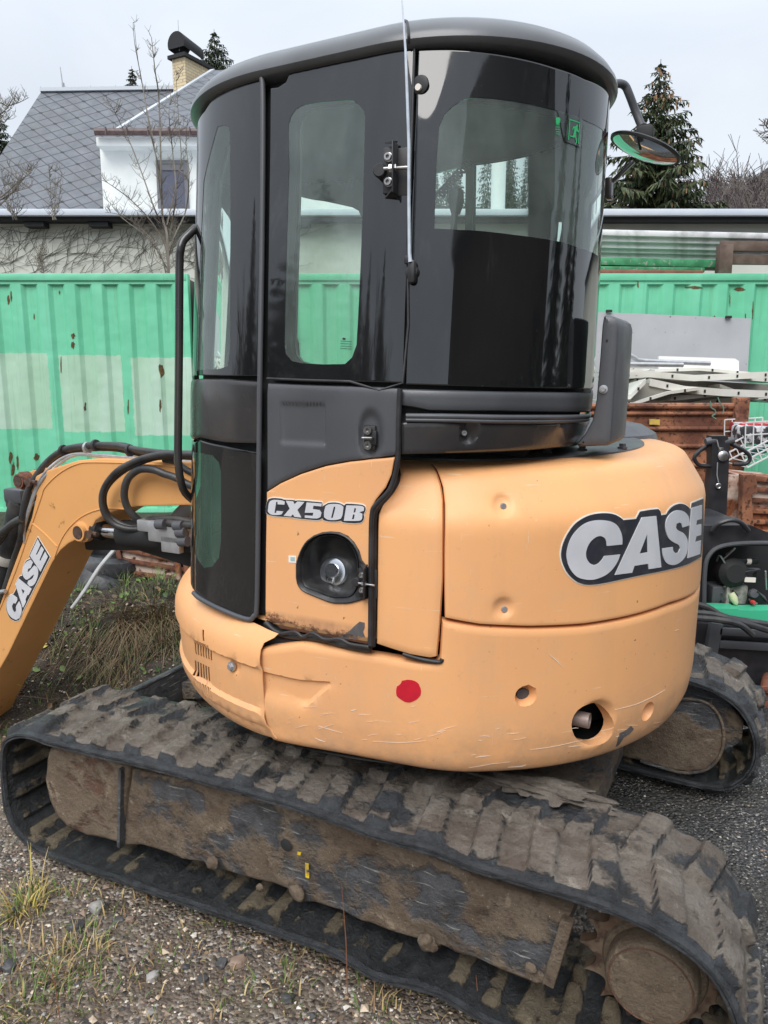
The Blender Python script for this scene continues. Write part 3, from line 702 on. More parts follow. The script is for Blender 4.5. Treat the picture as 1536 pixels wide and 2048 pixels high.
# black seal strips
surf_tube('body_seal',SC,[(531,1244),(550,1262),(580,1272),(640,1277),(700,1292),(742,1298)],.009,M['black'],exc,h=.0,sm=4)
surf_tube('torn_seal',SC,[(560,1268),(590,1264),(606,1274),(625,1266),(650,1279),(680,1278),(700,1288),(738,1294)],.005,M['black'],exc,h=.016,sm=5)
surf_tube('panel_seal',SC,[(800,778),(797,850),(796,912),(790,950),(778,982),(752,1010),(744,1030),(742,1100),(741,1290)],.007,M['black'],exc,h=.012,sm=4)
# rear lower cab: band, ledge and belly panel
patch('rear_band',SC,[(800,777),(811,778),(1000,783),(1100,784),(1186,785),('p',200,1.615),('p',215,1.615),('p',215,1.56),('p',200,1.56),(1184,824),(1100,825),(1000,823),(860,822),(825,815),(800,812)],M['greyplastic'],exc,h=.002,th=.03,bev=.01,edge=.016)
surf_tube('belly_lip',SC,[(812,832),(900,833),(1000,835),(1100,835),(1160,834),(1178,831),('p',205,1.545)],.007,M['greyplastic'],exc,h=.006)
surf_tube('belly_lip',SC,[(812,840),(900,841),(1000,843),(1100,843),(1160,841),(1176,838),('p',205,1.535)],.005,M['greyplastic'],exc,h=.008)
bc=SC.par(SC.hit(938,864)); bd=bowl(bc,.04,.02,.4)
def belly(a,z):
    k=sstep(R(118)*.9,R(140)*.9,a); return -.30*max(0,1.52-z)*k+bd(a,z)*.8
patch('belly_panel',SC,[(802,845),(830,842),(900,843),(1000,845),(1100,845),(1176,842),('p',205,1.53),('p',205,1.445),('p',190,1.44),(1120,897),(1000,905),(900,908),(803,909)],M['darkplastic'],exc,h=.004,th=.06,bev=.008,step=.024,edge=.016,hfun=belly,extra=ringpts(bc,.04))
bolt('belly_bolt',SC,928,866,.007,.006,M['galv'],exc,h=-.012)
m=MB(); m.box((-.05,.25,1.47),(.9,.55,.09)); m.build('cab_base',M['dark'],exc)
# hinge/latch fittings on the glass
def fitting(cx_,cy_,s,lower=False):
    o=SC.hit(cx_,cy_); q=SC.par(o); t=(SC.pt(q[0]+.01,q[1])-SC.pt(q[0]-.01,q[1])).normalized(); t=-t if t.x>0 else t
    nn=Vector((t.y,-t.x,0)); nn=nn if nn.y>0 else -nn
    up=Vector((0,0,1)); rot=Matrix((t,nn,up)).transposed()
    o=SC.pt(q[0],q[1])
    L=lambda a,b,c:o+t*a*s+nn*b*s+up*c*s
    m=MB(); m.box(L(.022,.004,-.004),(.052*s,.006*s,.108*s),rot,bev=.002); m.box(L(-.006,.010,.0),(.034*s,.010*s,.105*s),rot,bev=.003)
    m.box(L(.012,.026,.0),(.004*s,.040*s,.115*s),rot,bev=.001)
    m.prism([L(-.02,.006,.062),L(.012,.006,.062),L(.012,.045,.052)],up*.004*s); m.prism([L(-.02,.006,-.062),L(.012,.006,-.062),L(.012,.045,-.052)],up*.004*s)
    m.lathe([(.017*s,0),(.017*s,.022*s),(.014*s,.026*s),(0,.026*s)],L(-.028,.0,0),nn,n=18)
    e=m.build('hinge_bracket',M['black'],exc)
    m=MB()
    for c in(.028,-.028):
        m=MB(); m.lathe([(.011*s,0),(.011*s,.006*s),(.0085*s,.0065*s),(.0085*s,.015*s),(.0045*s,.015*s),(.0045*s,.008*s),(0,.008*s)],L(-.006,.014,c),nn,n=18); m.build('socket_screw',M['steel'],e)
    m=MB(); m.tube([L(-.014,.030,.0),L(.048,.030,-.002)],.0045*s,n=10); m.lathe([(.010*s,0),(.010*s,.009*s)],L(.000,.030,0),t,n=6); m.lathe([(.009*s,0),(.009*s,.004*s)],L(.014,.030,0),t,n=6)
    m.build('stop_bolt',M['steel'],e)
    return e
fitting(787,343,1.0); fitting(731,1163,.72)
o=SC.hit(741,875,h=-.01); q=SC.par(o); nn=Vector((0,1,0)); o=SC.pt(q[0],q[1],-.012)
m=MB(); m.box(o+nn*.002,(.034,.012,.062),bev=.004); m.box(o+Vector((-.012,.006,0)),(.02,.012,.036),bev=.003); e=m.build('door_striker',M['black'],exc)
m=MB()
for c in(.019,-.019):
    m=MB(); m.lathe([(.011,0),(.011,.010),(.005,.010),(.005,.004),(0,.004)],o+Vector((0,.008,c)),nn,n=18); m.build('socket_screw',M['steel'],e)
m=MB(); m.tube([o+Vector((-.014,.006,0)),o+Vector((-.014,.022,0)),o+Vector((.010,.024,0)),o+Vector((.010,.006,0))],.003,n=8); m.build('striker_loop',M['steel'],e)
# small round knob on rear glass
o=SC.hit(841,170); m=MB(); m.lathe([(.022,0),(.021,.004),(.015,.006),(0,.006)],o,nn,n=24); e=m.build('glass_knob',M['black'],exc)
m=MB(); m.lathe([(.0075,0),(.0075,.008),(0,.008)],o+Vector((.001,.005,-.008)),nn,n=16); m.build('knob_screw',M['white'],e)
# antenna
o=SC.hit(826,545); m=MB(); m.lathe([(.017,0),(.016,.012),(.01,.016),(0,.016)],o,nn,n=20); m.box(o+Vector((-.004,.012,-.0)),(.020,.022,.055),bev=.008); m.box(o+Vector((.008,.014,.028)),(.016,.014,.02),bev=.004)
an=m.build('antenna',M['black'],exc)
def AY(x,y,off): 
    p=SC.hit(x,y); return p+Vector((0,off,0))
y0=o.y+.022
def onY(x,y,yy): 
    d=dirM(ray(x,y)); t=(yy-OM.y)/d.y; return OM+d*t
m=MB(); m.tube([onY(821,524,y0),onY(819,506,y0),onY(818,400,y0+.0),onY(818,290,y0),onY(811,100,y0+.01),onY(802,-30,y0+.015)],[.0055,.0042,.0042,.0040,.0030,.0014],n=8); m.build('antenna_rod',M['chrome'],an)
# grab rail
def PT(x,y,Y): return MY(x,y,Y)
m=MB(); m.tube([MY(392,455,-1.86),MY(380,467,-1.84),MY(366,482,-1.82),MY(361,500,-1.81),MY(359,530,-1.81),MY(358,700,-1.80),MY(356,900,-1.79),MY(357,930,-1.79),MY(361,960,-1.80),MY(370,985,-1.83),MY(392,1005,-1.88)],.0125,n=12,sm=3); m.build('grab_rail',M['darkplastic'],exc)
# duct post at the rear of cab
Q=[(1203,632),(1207,629),(1222,631),(1231,638),(1234,650),(1232,700),(1226,780),(1221,860),(1219,884),(1210,893),(1180,894),(1152,895),(1148,890),(1166,868),(1180,842),(1188,800),(1195,720),(1200,650)]
pl=Plane(-2.08)
m=MB(); poly=[MY(x,y,-2.10) for x,y in Q]; 
patch('rear_duct',pl,Q,M['greyplastic'],exc,th=.22,bev=.014,step=.05,edge=.02,h=-.02)
for x,y in((1211,680),): bolt('duct_screw',pl,x,y,.003,.003,M['black'],exc,h=-.02,socket=False)
bolt('duct_bolt',pl,1204,779,.008,.010,M['galv'],exc,h=-.02,socket=False,hexa=True)
# convex mirror facing down on its arm
mc=MY(1290,298,-2.52); s=mc
def onm(x,y): return MY(x,y,-2.52)
ax=(onm(1359,318)-onm(1221,274)); ax.normalize(); down=Vector((0,0,-1)); side=ax.cross(down).normalized(); nrm=side.cross(ax).normalized(); nrm=nrm if nrm.z<0 else -nrm
rr=(onm(1359,318)-onm(1221,274)).length/2
nrm=(nrm+(OM-mc).normalized()*.10).normalized()
m=MB(); m.lathe([(0,.022),(rr*.35,.020),(rr*.7,.012),(rr*.93,.002)],mc,nrm,n=48,ref=ax); 
mirror_m,_t,_b=newmat('convex_mirror'); _b.inputs['Base Color'].default_value=(.72,.75,.76,1); setp(_b,rough=.05,metal=1)
m2=MB(); m2.lathe([(rr*.92,.003),(rr*.985,.003),(rr*1.0,-.003),(rr*.96,-.007),(rr*.6,-.012),(rr*.25,-.014),(0,-.014)],mc,nrm,n=48,ref=ax)
mh=m2.build('mirror_housing',M['black'],exc); m.build('mirror_glass',mirror_m,mh)
m=MB(); m.tube([MY(1222,170,-2.45),MY(1238,167,-2.47),MY(1250,172,-2.49),MY(1258,188,-2.5),MY(1272,225,-2.52),MY(1287,262,-2.52)],.012,n=12,sm=4)
m.build('mirror_arm',M['greyplastic'],exc)
m=MB(); m.lathe([(.017,-.02),(.020,0),(.017,.02)],MY(1289,262,-2.52),(0,1,0),n=16); m.box(MY(1290,270,-2.50),(.05,.04,.05),bev=.01); m.build('mirror_clamp',M['dark'],exc)
m=MB(); m.bar(MY(1218,370,-2.5),MY(1268,322,-2.5),.022,.010,bev=.002); m.box(MY(1219,378,-2.5),(.02,.05,.06),bev=.004); m.build('mirror_stay',M['darkplastic'],exc)
# emergency exit sticker on the rear pane
def deco(name,x0,y0,s,pts,mat_,h=.0015,surf=SC,parent=exc,th=.0008): return patch(name,surf,Z(x0,y0,s,pts),mat_,parent,h=h,th=th,bev=0,edge=.004,step=.01)
es=deco('exit_sticker',1090,220,15.36,[(390,20),(750,130),(1150,270),(1090,1150),(600,970),(600,960)],clear_glass('sticker_film',(.5,.62,.57)))
def line(name,surf,pts,wd,mat_,parent,h=.002): 
    q=conv(surf,pts,h=h); m=MB()
    for a,b in zip(q,q[1:]):
        a=Vector(a);b=Vector(b); d=(b-a).normalized()*wd*.5; nn_=Vector((-d.y,d.x)); k=[a-d+nn_,a-d-nn_,b+d-nn_,b+d+nn_]
        m.add([surf.pt(p.x,p.y,h) for p in k]+[surf.pt(p.x,p.y,h-.0006) for p in k],[(0,1,2,3),(7,6,5,4),(0,4,5,1),(1,5,6,2),(2,6,7,3),(3,7,4,0)])
    return m.build(name,mat_,parent)
zz=lambda pts:Z(1090,220,15.36,pts)
line('door_outline',SC,zz([(725,900),(770,290),(1070,395),(1030,1020)]),.0028,M['greenink'],es,h=.003)
deco('running_figure',1090,220,15.36,[(880,500),(950,500),(1000,560),(1050,670),(1050,700),(1000,680),(970,640),(950,760),(960,850),(990,980),(940,1050),(960,980),(920,820),(900,860),(780,820),(780,780),(870,800),(890,700),(910,560),(880,560),(860,620),(840,600)],M['greenink'],h=.003,parent=es)
deco('figure_head',1090,220,15.36,[(960,470),(1000,450),(1015,480),(1005,540),(965,530)],M['greenink'],h=.003,parent=es)
deco('hammer_symbol',1090,220,15.36,[(340,240),(400,220),(460,240),(475,300),(440,430),(340,420)],M['greenink'],h=.003,parent=es)
for yy in(450,515,590,665,730): line('hammer_line',SC,zz([(340,yy),(460,yy+8)]),.0014,M['greenink'],es,h=.003)
dp=M['decalblack']
for yy in(682,687,692,697): line('glass_print',SC,[(681,yy),(703,yy+1)],.0012,dp,sg,h=.001)
deco('glass_print_dot',0,0,1,[(684,677),(688,675),(692,677),(690,680),(686,680)],dp,parent=sg,h=.001)
# ---- badge on the hood
cz=lambda pts:Z(1110,980,4.955,pts)
def wrapE(pts): return pts
BO=[(60,600),(80,520),(130,420),(200,330),(300,265),(400,235),(500,228),(580,240),(640,270),(672,298),(800,285),(838,212),(940,195),(1015,187),(1036,210),(1044,250),(1100,240),(1130,190),(1180,150),(1240,135),(1290,150),(1330,185),(1342,190),(1350,130),(1462,85),(1462,400),(1440,660),(1300,735),(1100,790),(800,850),(500,915),(350,935),(260,925),(190,890),(120,820),(75,730),(58,660)]
bo=conv(SB,smc(cz(BO)))
white=[(p[0]-x,p[1]-y) for p,(x,y) in zip(bo,[(0,0)]*len(bo))]
badge=patch('badge_border',SB,inset(densify(bo if area(bo)>0 else bo[::-1],.01),-.0035),M['white'],exc,raw=True,h=.001,th=.001,bev=0,edge=.01,step=.03)
patch('badge_back',SB,bo,M['decalblack'],badge,raw=True,h=.0030,th=.002,bev=0,edge=.01,step=.03)
LC=[(515,555),(510,510),(495,478),(460,458),(420,462),(370,495),(330,550),(308,620),(315,680),(345,725),(390,745),(430,730),(465,695),(490,655),(648,640),(620,710),(570,785),(500,845),(400,885),(310,888),(220,860),(150,780),(118,680),(120,600),(150,500),(200,420),(280,345),(370,308),(470,300),(560,315),(620,355),(655,420),(668,480),(668,540)]
LA=[(862,272),(1005,258),(1055,765),(932,785),(925,730),(788,752),(765,820),(595,842)]
LAh=[(916,430),(838,632),(922,618)]
LS=[(1335,350),(1265,372),(1255,335),(1235,322),(1205,335),(1200,375),(1220,400),(1270,425),(1305,470),(1318,530),(1308,620),(1270,690),(1210,735),(1150,742),(1100,715),(1072,650),(1065,580),(1170,565),(1172,600),(1195,628),(1225,620),(1242,580),(1228,545),(1180,520),(1130,480),(1102,410),(1098,340),(1120,270),(1170,218),(1225,200),(1280,215),(1320,255),(1335,310)]
LE=[(1355,180),(1458,150),(1456,285),(1408,300),(1400,350),(1452,338),(1450,445),(1402,460),(1388,520),(1448,500),(1440,635),(1318,675)]
for nm,l,hl in(('letter_c',LC,()),('letter_a',LA,(cz(LAh),)),('letter_s',LS,()),('letter_e',LE,())):
    patch(nm,SB,smc(cz(l)),M['silver'],badge,h=.0050,th=.002,bev=0,edge=.008,step=.02,holes=hl)
# ---- model lettering on the fuel panel
xz=lambda pts:Z(520,980,6.982,pts)
XO=[(90,290),(100,200),(120,140),(150,118),(200,110),(300,118),(345,132),(470,140),(490,160),(520,145),(640,150),(870,170),(875,200),(865,235),(920,200),(960,180),(1040,172),(1120,185),(1180,215),(1200,190),(1300,192),(1420,205),(1470,230),(1475,270),(1450,330),(1455,370),(1440,420),(1400,450),(1300,458),(1160,445),(1140,425),(1060,435),(960,432),(890,415),(870,385),(850,405),(780,415),(610,400),(590,400),(450,378),(310,368),(220,360),(140,345),(100,320)]
xo=conv(SC,smc(xz(XO))); xo=xo if area(xo)>0 else xo[::-1]
lb=patch('model_lettering',SC,inset(densify(xo,.008),-.003),M['white'],fp,raw=True,h=.001,th=.001,bev=0,edge=.008,step=.03)
patch('lettering_back',SC,xo,M['decalblack'],lb,raw=True,h=.0028,th=.0016,bev=0,edge=.008,step=.03)
gl=[[(108,300),(120,200),(140,155),(190,138),(290,145),(345,165),(340,205),(245,200),(245,165),(225,165),(200,320),(225,322),(230,292),(325,300),(300,340),(240,350),(150,340)],
[(360,150),(460,160),(480,200),(520,160),(620,170),(520,280),(575,385),(480,375),(460,340),(430,370),(330,360),(415,260)],
[(650,175),(865,190),(855,230),(745,220),(738,268),(830,280),(858,320),(845,375),(790,398),(625,388),(625,355),(735,362),(745,318),(625,318)],
[(895,300),(915,225),(960,200),(1040,195),(1120,205),(1165,240),(1150,350),(1130,400),(1060,418),(950,415),(895,380)],
[(1205,215),(1400,222),(1455,245),(1450,290),(1385,312),(1430,335),(1425,400),(1380,430),(1170,430)]]
gh=[[],[],[],[[(1030,235),(1050,232),(1050,260),(1015,390),(992,390)]],[[(1320,250),(1342,258),(1330,312),(1305,318)],[(1300,340),(1322,345),(1312,405),(1282,412)]]]
for l,hh in zip(gl,gh): patch('letter',SC,smc(xz(l),3),M['silver'],lb,h=.0044,th=.0016,bev=0,edge=.006,step=.02,holes=[xz(q) for q in hh])
# arrow chip mark above filler
# ---- TRACKS
LOOP=[(2.35,.22),(2.345,.30),(2.317,.384),(2.249,.43),(2.17,.448),(2.07,.446),(1.83,.46),(1.66,.472),(1.42,.482),(1.2,.488),(1.04,.489),(.95,.486),(.83,.480),(.66,.484),(.56,.475),(.43,.477),(.3,.479),(.2,.474),(.12,.458),(.05,.43),(-.005,.385),(-.045,.32),(-.065,.24),(-.055,.15),(-.005,.07),(.08,.025),(.3,.02),(.5,.03),(.66,.055),(.83,.03),(.95,.05),(1.15,.042),(1.52,.015),(1.78,.0),(2.0,-.015),(2.2,-.012),(2.3,.03),(2.345,.11)]
def loop_fn(pts,n):
    P=[Vector((a,0,b)) for a,b in pts]; k=len(P); dense=[]
    for i in range(k):
        a,b,c,d=P[i-1],P[i],P[(i+1)%k],P[(i+2)%k]
        for j in range(12):
            t=j/12; dense.append(.5*((2*b)+(c-a)*t+(2*a-5*b+4*c-d)*t*t+(3*b-a-3*c+d)*t**3))
    L=[0]
    for i in range(len(dense)): L.append(L[-1]+(dense[(i+1)%len(dense)]-dense[i]).length)
    T=L[-1]; o=[];i=0
    for q in range(n):
        s=T*q/n
        while L[i+1]<s: i+=1
        f=(s-L[i])/(L[i+1]-L[i]); o.append(dense[i]*(1-f)+dense[(i+1)%len(dense)]*f)
    return o,T
def make_track(y0,y1,flip,seed,dm=0):     # y0 outer edge seen (near), y1 other edge, machine frame absolute
    n=900; loop,T=loop_fn(LOOP,n); npitch=74; ipitch=56; wv=[]
    tn=[]
    for i in range(n):
        t=(loop[(i+1)%n]-loop[i-1]); t.normalize(); tn.append(Vector((-t.z,0,t.x)))
    if tn[n//4].z<0 and loop[n//4].z>.3: tn=[-v for v in tn]
    W_=abs(y1-y0); my=40; vs=[];mud=[]
    sg_=-1 if y1<y0 else 1
    for side in(0,1):
        for i in range(n):
            s=i/n*T; ph=(i/n*npitch)
            for j in range(my+1):
                v=j/my; y=y0+sg_*W_*v; p=loop[i]; nn=tn[i]
                nz=fbm(Vector((s*4+seed,v*2,side*9)),5); nz2=fbm(Vector((s*16,v*7+seed,side*5)),3)
                if side==0:
                    # two staggered rows of slanted blocks
                    if v<.53: u=(ph/2.0+v*.55)%1; e=sstep(.02,.06,v)*(1-sstep(.47,.53,v))
                    else: u=(ph/2.0+.5+(1-v)*.55)%1; e=sstep(.49,.55,v)*(1-sstep(.94,.98,v))
                    lug=sstep(.14,.21,u)*(1-sstep(.60,.68,u))*e
                    worn=.9+.25*nz
                    fill=max(0,nz)*.012
                    h=lug*.027*worn+fill*(1-lug)+nz2*.0055+.0035*fbm(Vector((s*45,v*26,seed)),3)
                    if v<.03 or v>.97: h=-.004+nz2*.002
                    mud.append(.66+dm+.42*nz+.02*lug-.36*(4*lug*(1-lug))-(.6 if (v<.045 or v>.955) else 0))
                else:
                    u=(i/n*ipitch)%1; rib=sstep(.10,.22,u)*(1-sstep(.55,.68,u))*(sstep(.04,.10,v)*(1-sstep(.90,.96,v)))
                    mid=1-sstep(.10,.14,abs(v-.5)); guide=mid*sstep(.3,.4,abs(v-.5)+.4)*sstep(.2,.3,u)*(1-sstep(.6,.7,u))
                    h=-.026-rib*.012-(.028*guide if abs(v-.5)>.05 else 0)-max(0,nz)*.004
                    mud.append(.22+.62*nz+.36*rib)
                    if v<.03 or v>.97: h=-.024
                vs.append(p+nn*h+Vector((0,y,0)))
    m_=my+1; fs=[]
    for side in(0,1):
        b=side*n*m_
        for i in range(n):
            for j in range(my):
                q=(b+i*m_+j,b+((i+1)%n)*m_+j,b+((i+1)%n)*m_+j+1,b+i*m_+j+1); fs.append(q if side==0 else q[::-1])
    # side strips with an extra bead
    for j in(0,my):
        for i in range(n):
            a=i*m_+j; b=((i+1)%n)*m_+j; c=n*m_+b; d=n*m_+a
            fs.append((a,d,c,b) if j==0 else (a,b,c,d))
    # crude bead: ring extruded outwards
    base=len(vs)
    yb=y0-sg_*.010
    for k,(hh,dy) in enumerate(((-.002,0),(-.006,1),(-.013,1),(-.0145,.45),(-.016,1),(-.022,1),(-.025,0))):
        for i in range(n):
            nzv=fbm(Vector((i/n*T*9,k*.3,seed+3)),3)
            vs.append(loop[i]+tn[i]*(hh)+Vector((0,y0-sg_*(.012*dy+.003*nzv*dy-.001),0))); mud.append(-.05+.4*fbm(Vector((i/n*T*3,0,seed)),3))
    for k in range(6):
        for i in range(n): fs.append((base+k*n+i,base+(k+1)*n+i,base+(k+1)*n+(i+1)%n,base+k*n+(i+1)%n))
    vs=[Vector((v.x-CX,v.y-CY,v.z)) for v in vs]
    m=MB(); m.add(vs,fs); nb=n*m_
    m.m=[0]*len(fs)
    for fi,f in enumerate(m.f):
        if all(nb<=i<2*nb for i in f): m.m[fi]=1
    o=m.build('rubber_track',[M['track'],M['trackin']],exc,ang=60,fix=True)
    at=o.data.attributes.new('mud','FLOAT','POINT'); at.data.foreach_set('value',mud)
    return o
t1=make_track(-1.575,-1.975,False,3.1)
t2=make_track(-3.03,-3.43,True,8.7,-.16)
m=MB(); a_=MY(878,392,-2.05); b_=MY(940,322,-2.05); P=[]
for k in range(90):
    u=k/89; c=a_.lerp(b_,u); w_=k*.62; P.append(c+Vector((math.cos(w_)*.010,math.sin(w_)*.010,.006*math.sin(w_))))
m.tube(P,.0035,n=5); m.build('coiled_cord',M['black'],exc)
m=MB(); m.tube([MY(905,560,-2.0),MY(908,450,-2.0),MY(912,410,-2.0)],.010,n=8,sm=3); m.lathe([(.012,-.03),(.022,0),(.020,.03),(0,.045)],MY(912,405,-2.0),(0,0,1),n=14); m.build('control_lever',M['black'],exc)
tag(t1,'mud-caked near track'); tag(t2,'far track behind the counterweight')
def mudattr(o,f):
    at=o.data.attributes.new('mud','FLOAT','POINT'); at.data.foreach_set('value',[f(v.co) for v in o.data.vertices])
def plate(name,Yp,pts,th,parent,amp=.012,step=.022,mat_=None,seed=0,mudlo=.55,bev=.008,zmud=None,raw=None):
    pl=Plane(Yp); q=[(x-CX,z) for x,z in raw] if raw else conv(pl,pts)
    hf=lambda a,z:amp*(fbm(Vector((a*5+seed,z*5,seed)),5)*.7+max(0,fbm(Vector((a*14,z*14,seed+2)),4))*.8)
    o=patch(name,pl,q,mat_ or M['frame'],parent,raw=True,th=th,bev=bev,step=step,edge=.02,hfun=hf,ang=70)
    mudattr(o,lambda c:mudlo+(zmud(c) if zmud else 0)+.35*fbm(Vector((c.x*4+seed,c.z*6,seed)),4))
    return o
fz=lambda c:.45*sstep(.33,.42,c.z)+.30*sstep(.24,.12,c.z)-.05
fr=plate('track_frame',-1.64,[(262,1538),(400,1566),(600,1612),(800,1690),(1000,1770),(1140,1830),(1122,1900),(1098,1962),(1075,1966),(1020,1945),(960,1922),(880,1896),(866,1902),(846,1900),(834,1880),(700,1832),(640,1812),(628,1808),(600,1806),(590,1790),(575,1778),(480,1752),(440,1742),(428,1744),(415,1738),(405,1726),(350,1712),(290,1690),(245,1690)],.30,exc,amp=.016,seed=1,mudlo=.49,zmud=fz)
plate('idler_guard',-1.625,[(100,1496),(92,1520),(90,1560),(98,1600),(112,1632),(135,1655),(175,1672),(244,1690),(250,1600),(256,1536),(200,1512),(150,1494),(118,1488)],.05,fr,amp=.008,seed=5,mudlo=.60,bev=.012,mat_=M['disc'])
m=MB(); 
a,b=MY(246,1535,-1.625),MY(243,1690,-1.625); m.bar(a,b,.012,.03,up=(0,1,0)); m.build('guard_rib',M['frame'],fr)
def rail(name,pts,Yp,hz,dep,parent,mat_):
    m=MB(); P=[MY(x,y,Yp) for x,y in pts]
    for a,b in zip(P,P[1:]): m.bar(a,b,dep,hz,up=(0,1,0),bev=.003)
    o=m.build(name,mat_,parent); mudattr(o,lambda c:.6); return o
m=MB(); a,b=MY(1136,1838,-1.63),MY(1098,1965,-1.63); m.bar(a,b,.030,.030,up=(0,1,0),bev=.004); o=m.build('end_plate',M['frame'],fr); mudattr(o,lambda c:.75)
hm=MB(); c=MY(572,1690,-1.628); hm.lathe([(.020,0),(.018,.001),(0,.001)],c,(0,1,0),n=16); hm.build('grease_hole',M['dark'],fr)
patch('yellow_mark',Plane(-1.622),[(610,1726),(617,1728),(617,1740),(614,1741),(615,1745),(618,1746),(618,1757),(611,1755)],mat('yellow_tape',(.75,.52,.02),.5,var=(.25,.17,.08),vs=90),fr,bev=0,th=.002)
patch('yellow_mark',Plane(-1.622),[(595,1704),(602,1705),(601,1711),(594,1710)],bpy.data.materials['yellow_tape'],fr,bev=0,th=.002)
# mud clods along the frame ledge and bolts
for i,(x,y,r_) in enumerate([(425,1725,.022),(595,1785,.026),(855,1885,.028),(520,1775,.012),(1060,1935,.015)]):
    bm=bmesh.new(); bmesh.ops.create_icosphere(bm,subdivisions=3,radius=r_); c=MY(x,y,-1.62)
    for v in bm.verts: v.co*=1+.35*fbm(v.co*40+Vector((i,0,0)),3); v.co.y*=.6
    m=MB(); bm.verts.index_update(); m.add([v.co+c for v in bm.verts],[[v.index for v in f.verts] for f in bm.faces]); bm.free(); o=m.build('roller_bolt',M['frame'],fr); mudattr(o,lambda c:.8)
# far track: frame + teardrop cover
pf=[(1180,1500),(1225,1494),(1300,1420),(1340,1404),(1380,1398),(1420,1410),(1442,1440),(1448,1480),(1438,1515),(1415,1538),(1380,1546),(1340,1540),(1280,1522)]
fr2=plate('far_track_frame',-3.10,None,.25,exc,raw=[(.30,.10),(.10,.13),(.0,.22),(.0,.30),(.08,.40),(.2,.42),(.5,.40),(2.1,.38),(2.25,.25),(2.1,.10)],amp=.01,seed=9,mudlo=.5)
fc2=plate('drive_cover',-3.045,pf,.05,fr2,amp=.006,seed=12,mudlo=.45,mat_=M['frame'],zmud=lambda c:.6*sstep(.30,.18,c.z)-.3*sstep(.2,.34,c.z))
m=MB(); P=[MY(x,y,-3.04) for x,y in pf[2:]]; m.tube(P,.006,n=8,sm=3); o=m.build('cover_rim',M['frame'],fc2); mudattr(o,lambda c:.5)
# near sprocket and drive disc
so_=MY(1302,1962,-1.70); sx=.155-CX+.0; cs=Vector((so_.x,so_.y,so_.z))
def MYp(x,y,Y): return MY(x,y,Y)
axy=Vector((0,1,0))
rr=.105
m=MB(); m.lathe([(rr*1.04,-.07),(rr*1.04,.0),(rr*1.0,.012),(rr*.97,.016),(rr*.9,.018),(0,.020)],cs,axy,n=56)
o=m.build('drive_motor',M['disc'],exc); mudattr(o,lambda c:.85+.3*fbm(c*9,3))
m=MB(); m.tube([cs+Vector((math.cos(a*.2618)*rr*.93,.020,math.sin(a*.2618)*rr*.93)) for a in range(25)],.0022,n=6); oo_=m.build('cover_groove',M['disc'],o); mudattr(oo_,lambda c:.2)
for a in range(6):
    m=MB(); m.lathe([(.006,0),(.006,.006),(0,.006)],cs+Vector((math.cos(a*1.047+.4)*rr*.80,.018,math.sin(a*1.047+.4)*rr*.80)),axy,n=6); oo_=m.build('cover_bolt',M['disc'],o); mudattr(oo_,lambda c:.7)
m=MB(); m.lathe([(rr*1.22,-.16),(rr*1.22,-.055),(rr*1.15,-.045),(rr*.8,-.042)],cs,axy,n=40); o2=m.build('motor_flange',M['disc'],o); mudattr(o2,lambda c:.7)
nt_=15; prof=[]
for i in range(nt_*8):
    a=2*math.pi*i/(nt_*8); ph=(i%8)/8; r0=.185-.042*(math.sin(math.pi*ph)**.6 if True else 0); prof.append((r0*math.cos(a),r0*math.sin(a)))
m=MB(); m.prism([cs+Vector((x,-.052,z)) for x,z in prof],(0,-.035,0)); o3=m.build('sprocket',mat('worn_sprocket',(.13,.075,.045),.6,var=(.20,.155,.11),vs=9,spots=(.07,.04,.03),ss=24,slo=.5,shi=.6,bs=.5),exc,ang=30)
# carriage between the tracks
m=MB(); m.box((0,-.0,.30),(.9,1.0,.16),bev=.02); m.box((-.45,.0,.26),(.5,.5,.12),bev=.02); o=m.build('carriage',M['frame'],exc); mudattr(o,lambda c:.6)
# fallen mud slab on the belt under the tail
bm=bmesh.new(); bmesh.ops.create_icosphere(bm,subdivisions=4,radius=1); c=MZ(1075,1572,.50)
for v in bm.verts:
    p=v.co.copy(); v.co=Vector((p.x*.19,p.y*.05,p.z*.022))*(1+.5*fbm(p*2.2,4))
m=MB(); bm.verts.index_update(); m.add([v.co+c for v in bm.verts],[[v.index for v in f.verts] for f in bm.faces]); bm.free(); o=m.build('mud_slab',M['track'],exc,ang=60); mudattr(o,lambda c:.95)
# ---- dozer blade
zb=.40
m=MB()
a=MX(262,1388,2.55); b=MX(420,1315,2.55)
ztop=a.z; print('blade z',ztop,a+Vector((CX,CY,0)))
x0=2.56-CX
prof=[(x0,ztop),(x0+.03,ztop+.0),(x0+.06,ztop-.12),(x0+.10,ztop-.28),(x0+.09,ztop-.30),(x0+.02,ztop-.28),(x0-.01,ztop-.10)]
ya,yb=-1.60-CY,-3.43-CY
ya=a.y; 
m.prism([Vector((x,ya,z)) for x,z in prof],(0,yb-ya,0))
m.tube([Vector((x0+.01,ya,ztop)),Vector((x0+.01,yb,ztop))],.014,n=10)
bl=m.build('dozer_blade',M['frame'],exc); mudattr(bl,lambda c:.25)
m=MB()
for yy in(.22,-.22): m.bar((x0,yy,ztop-.12),(.5,yy,.28),.09,.10,up=(0,1,0),bev=.01)
o=m.build('blade_arms',M['frame'],bl); mudattr(o,lambda c:.45)
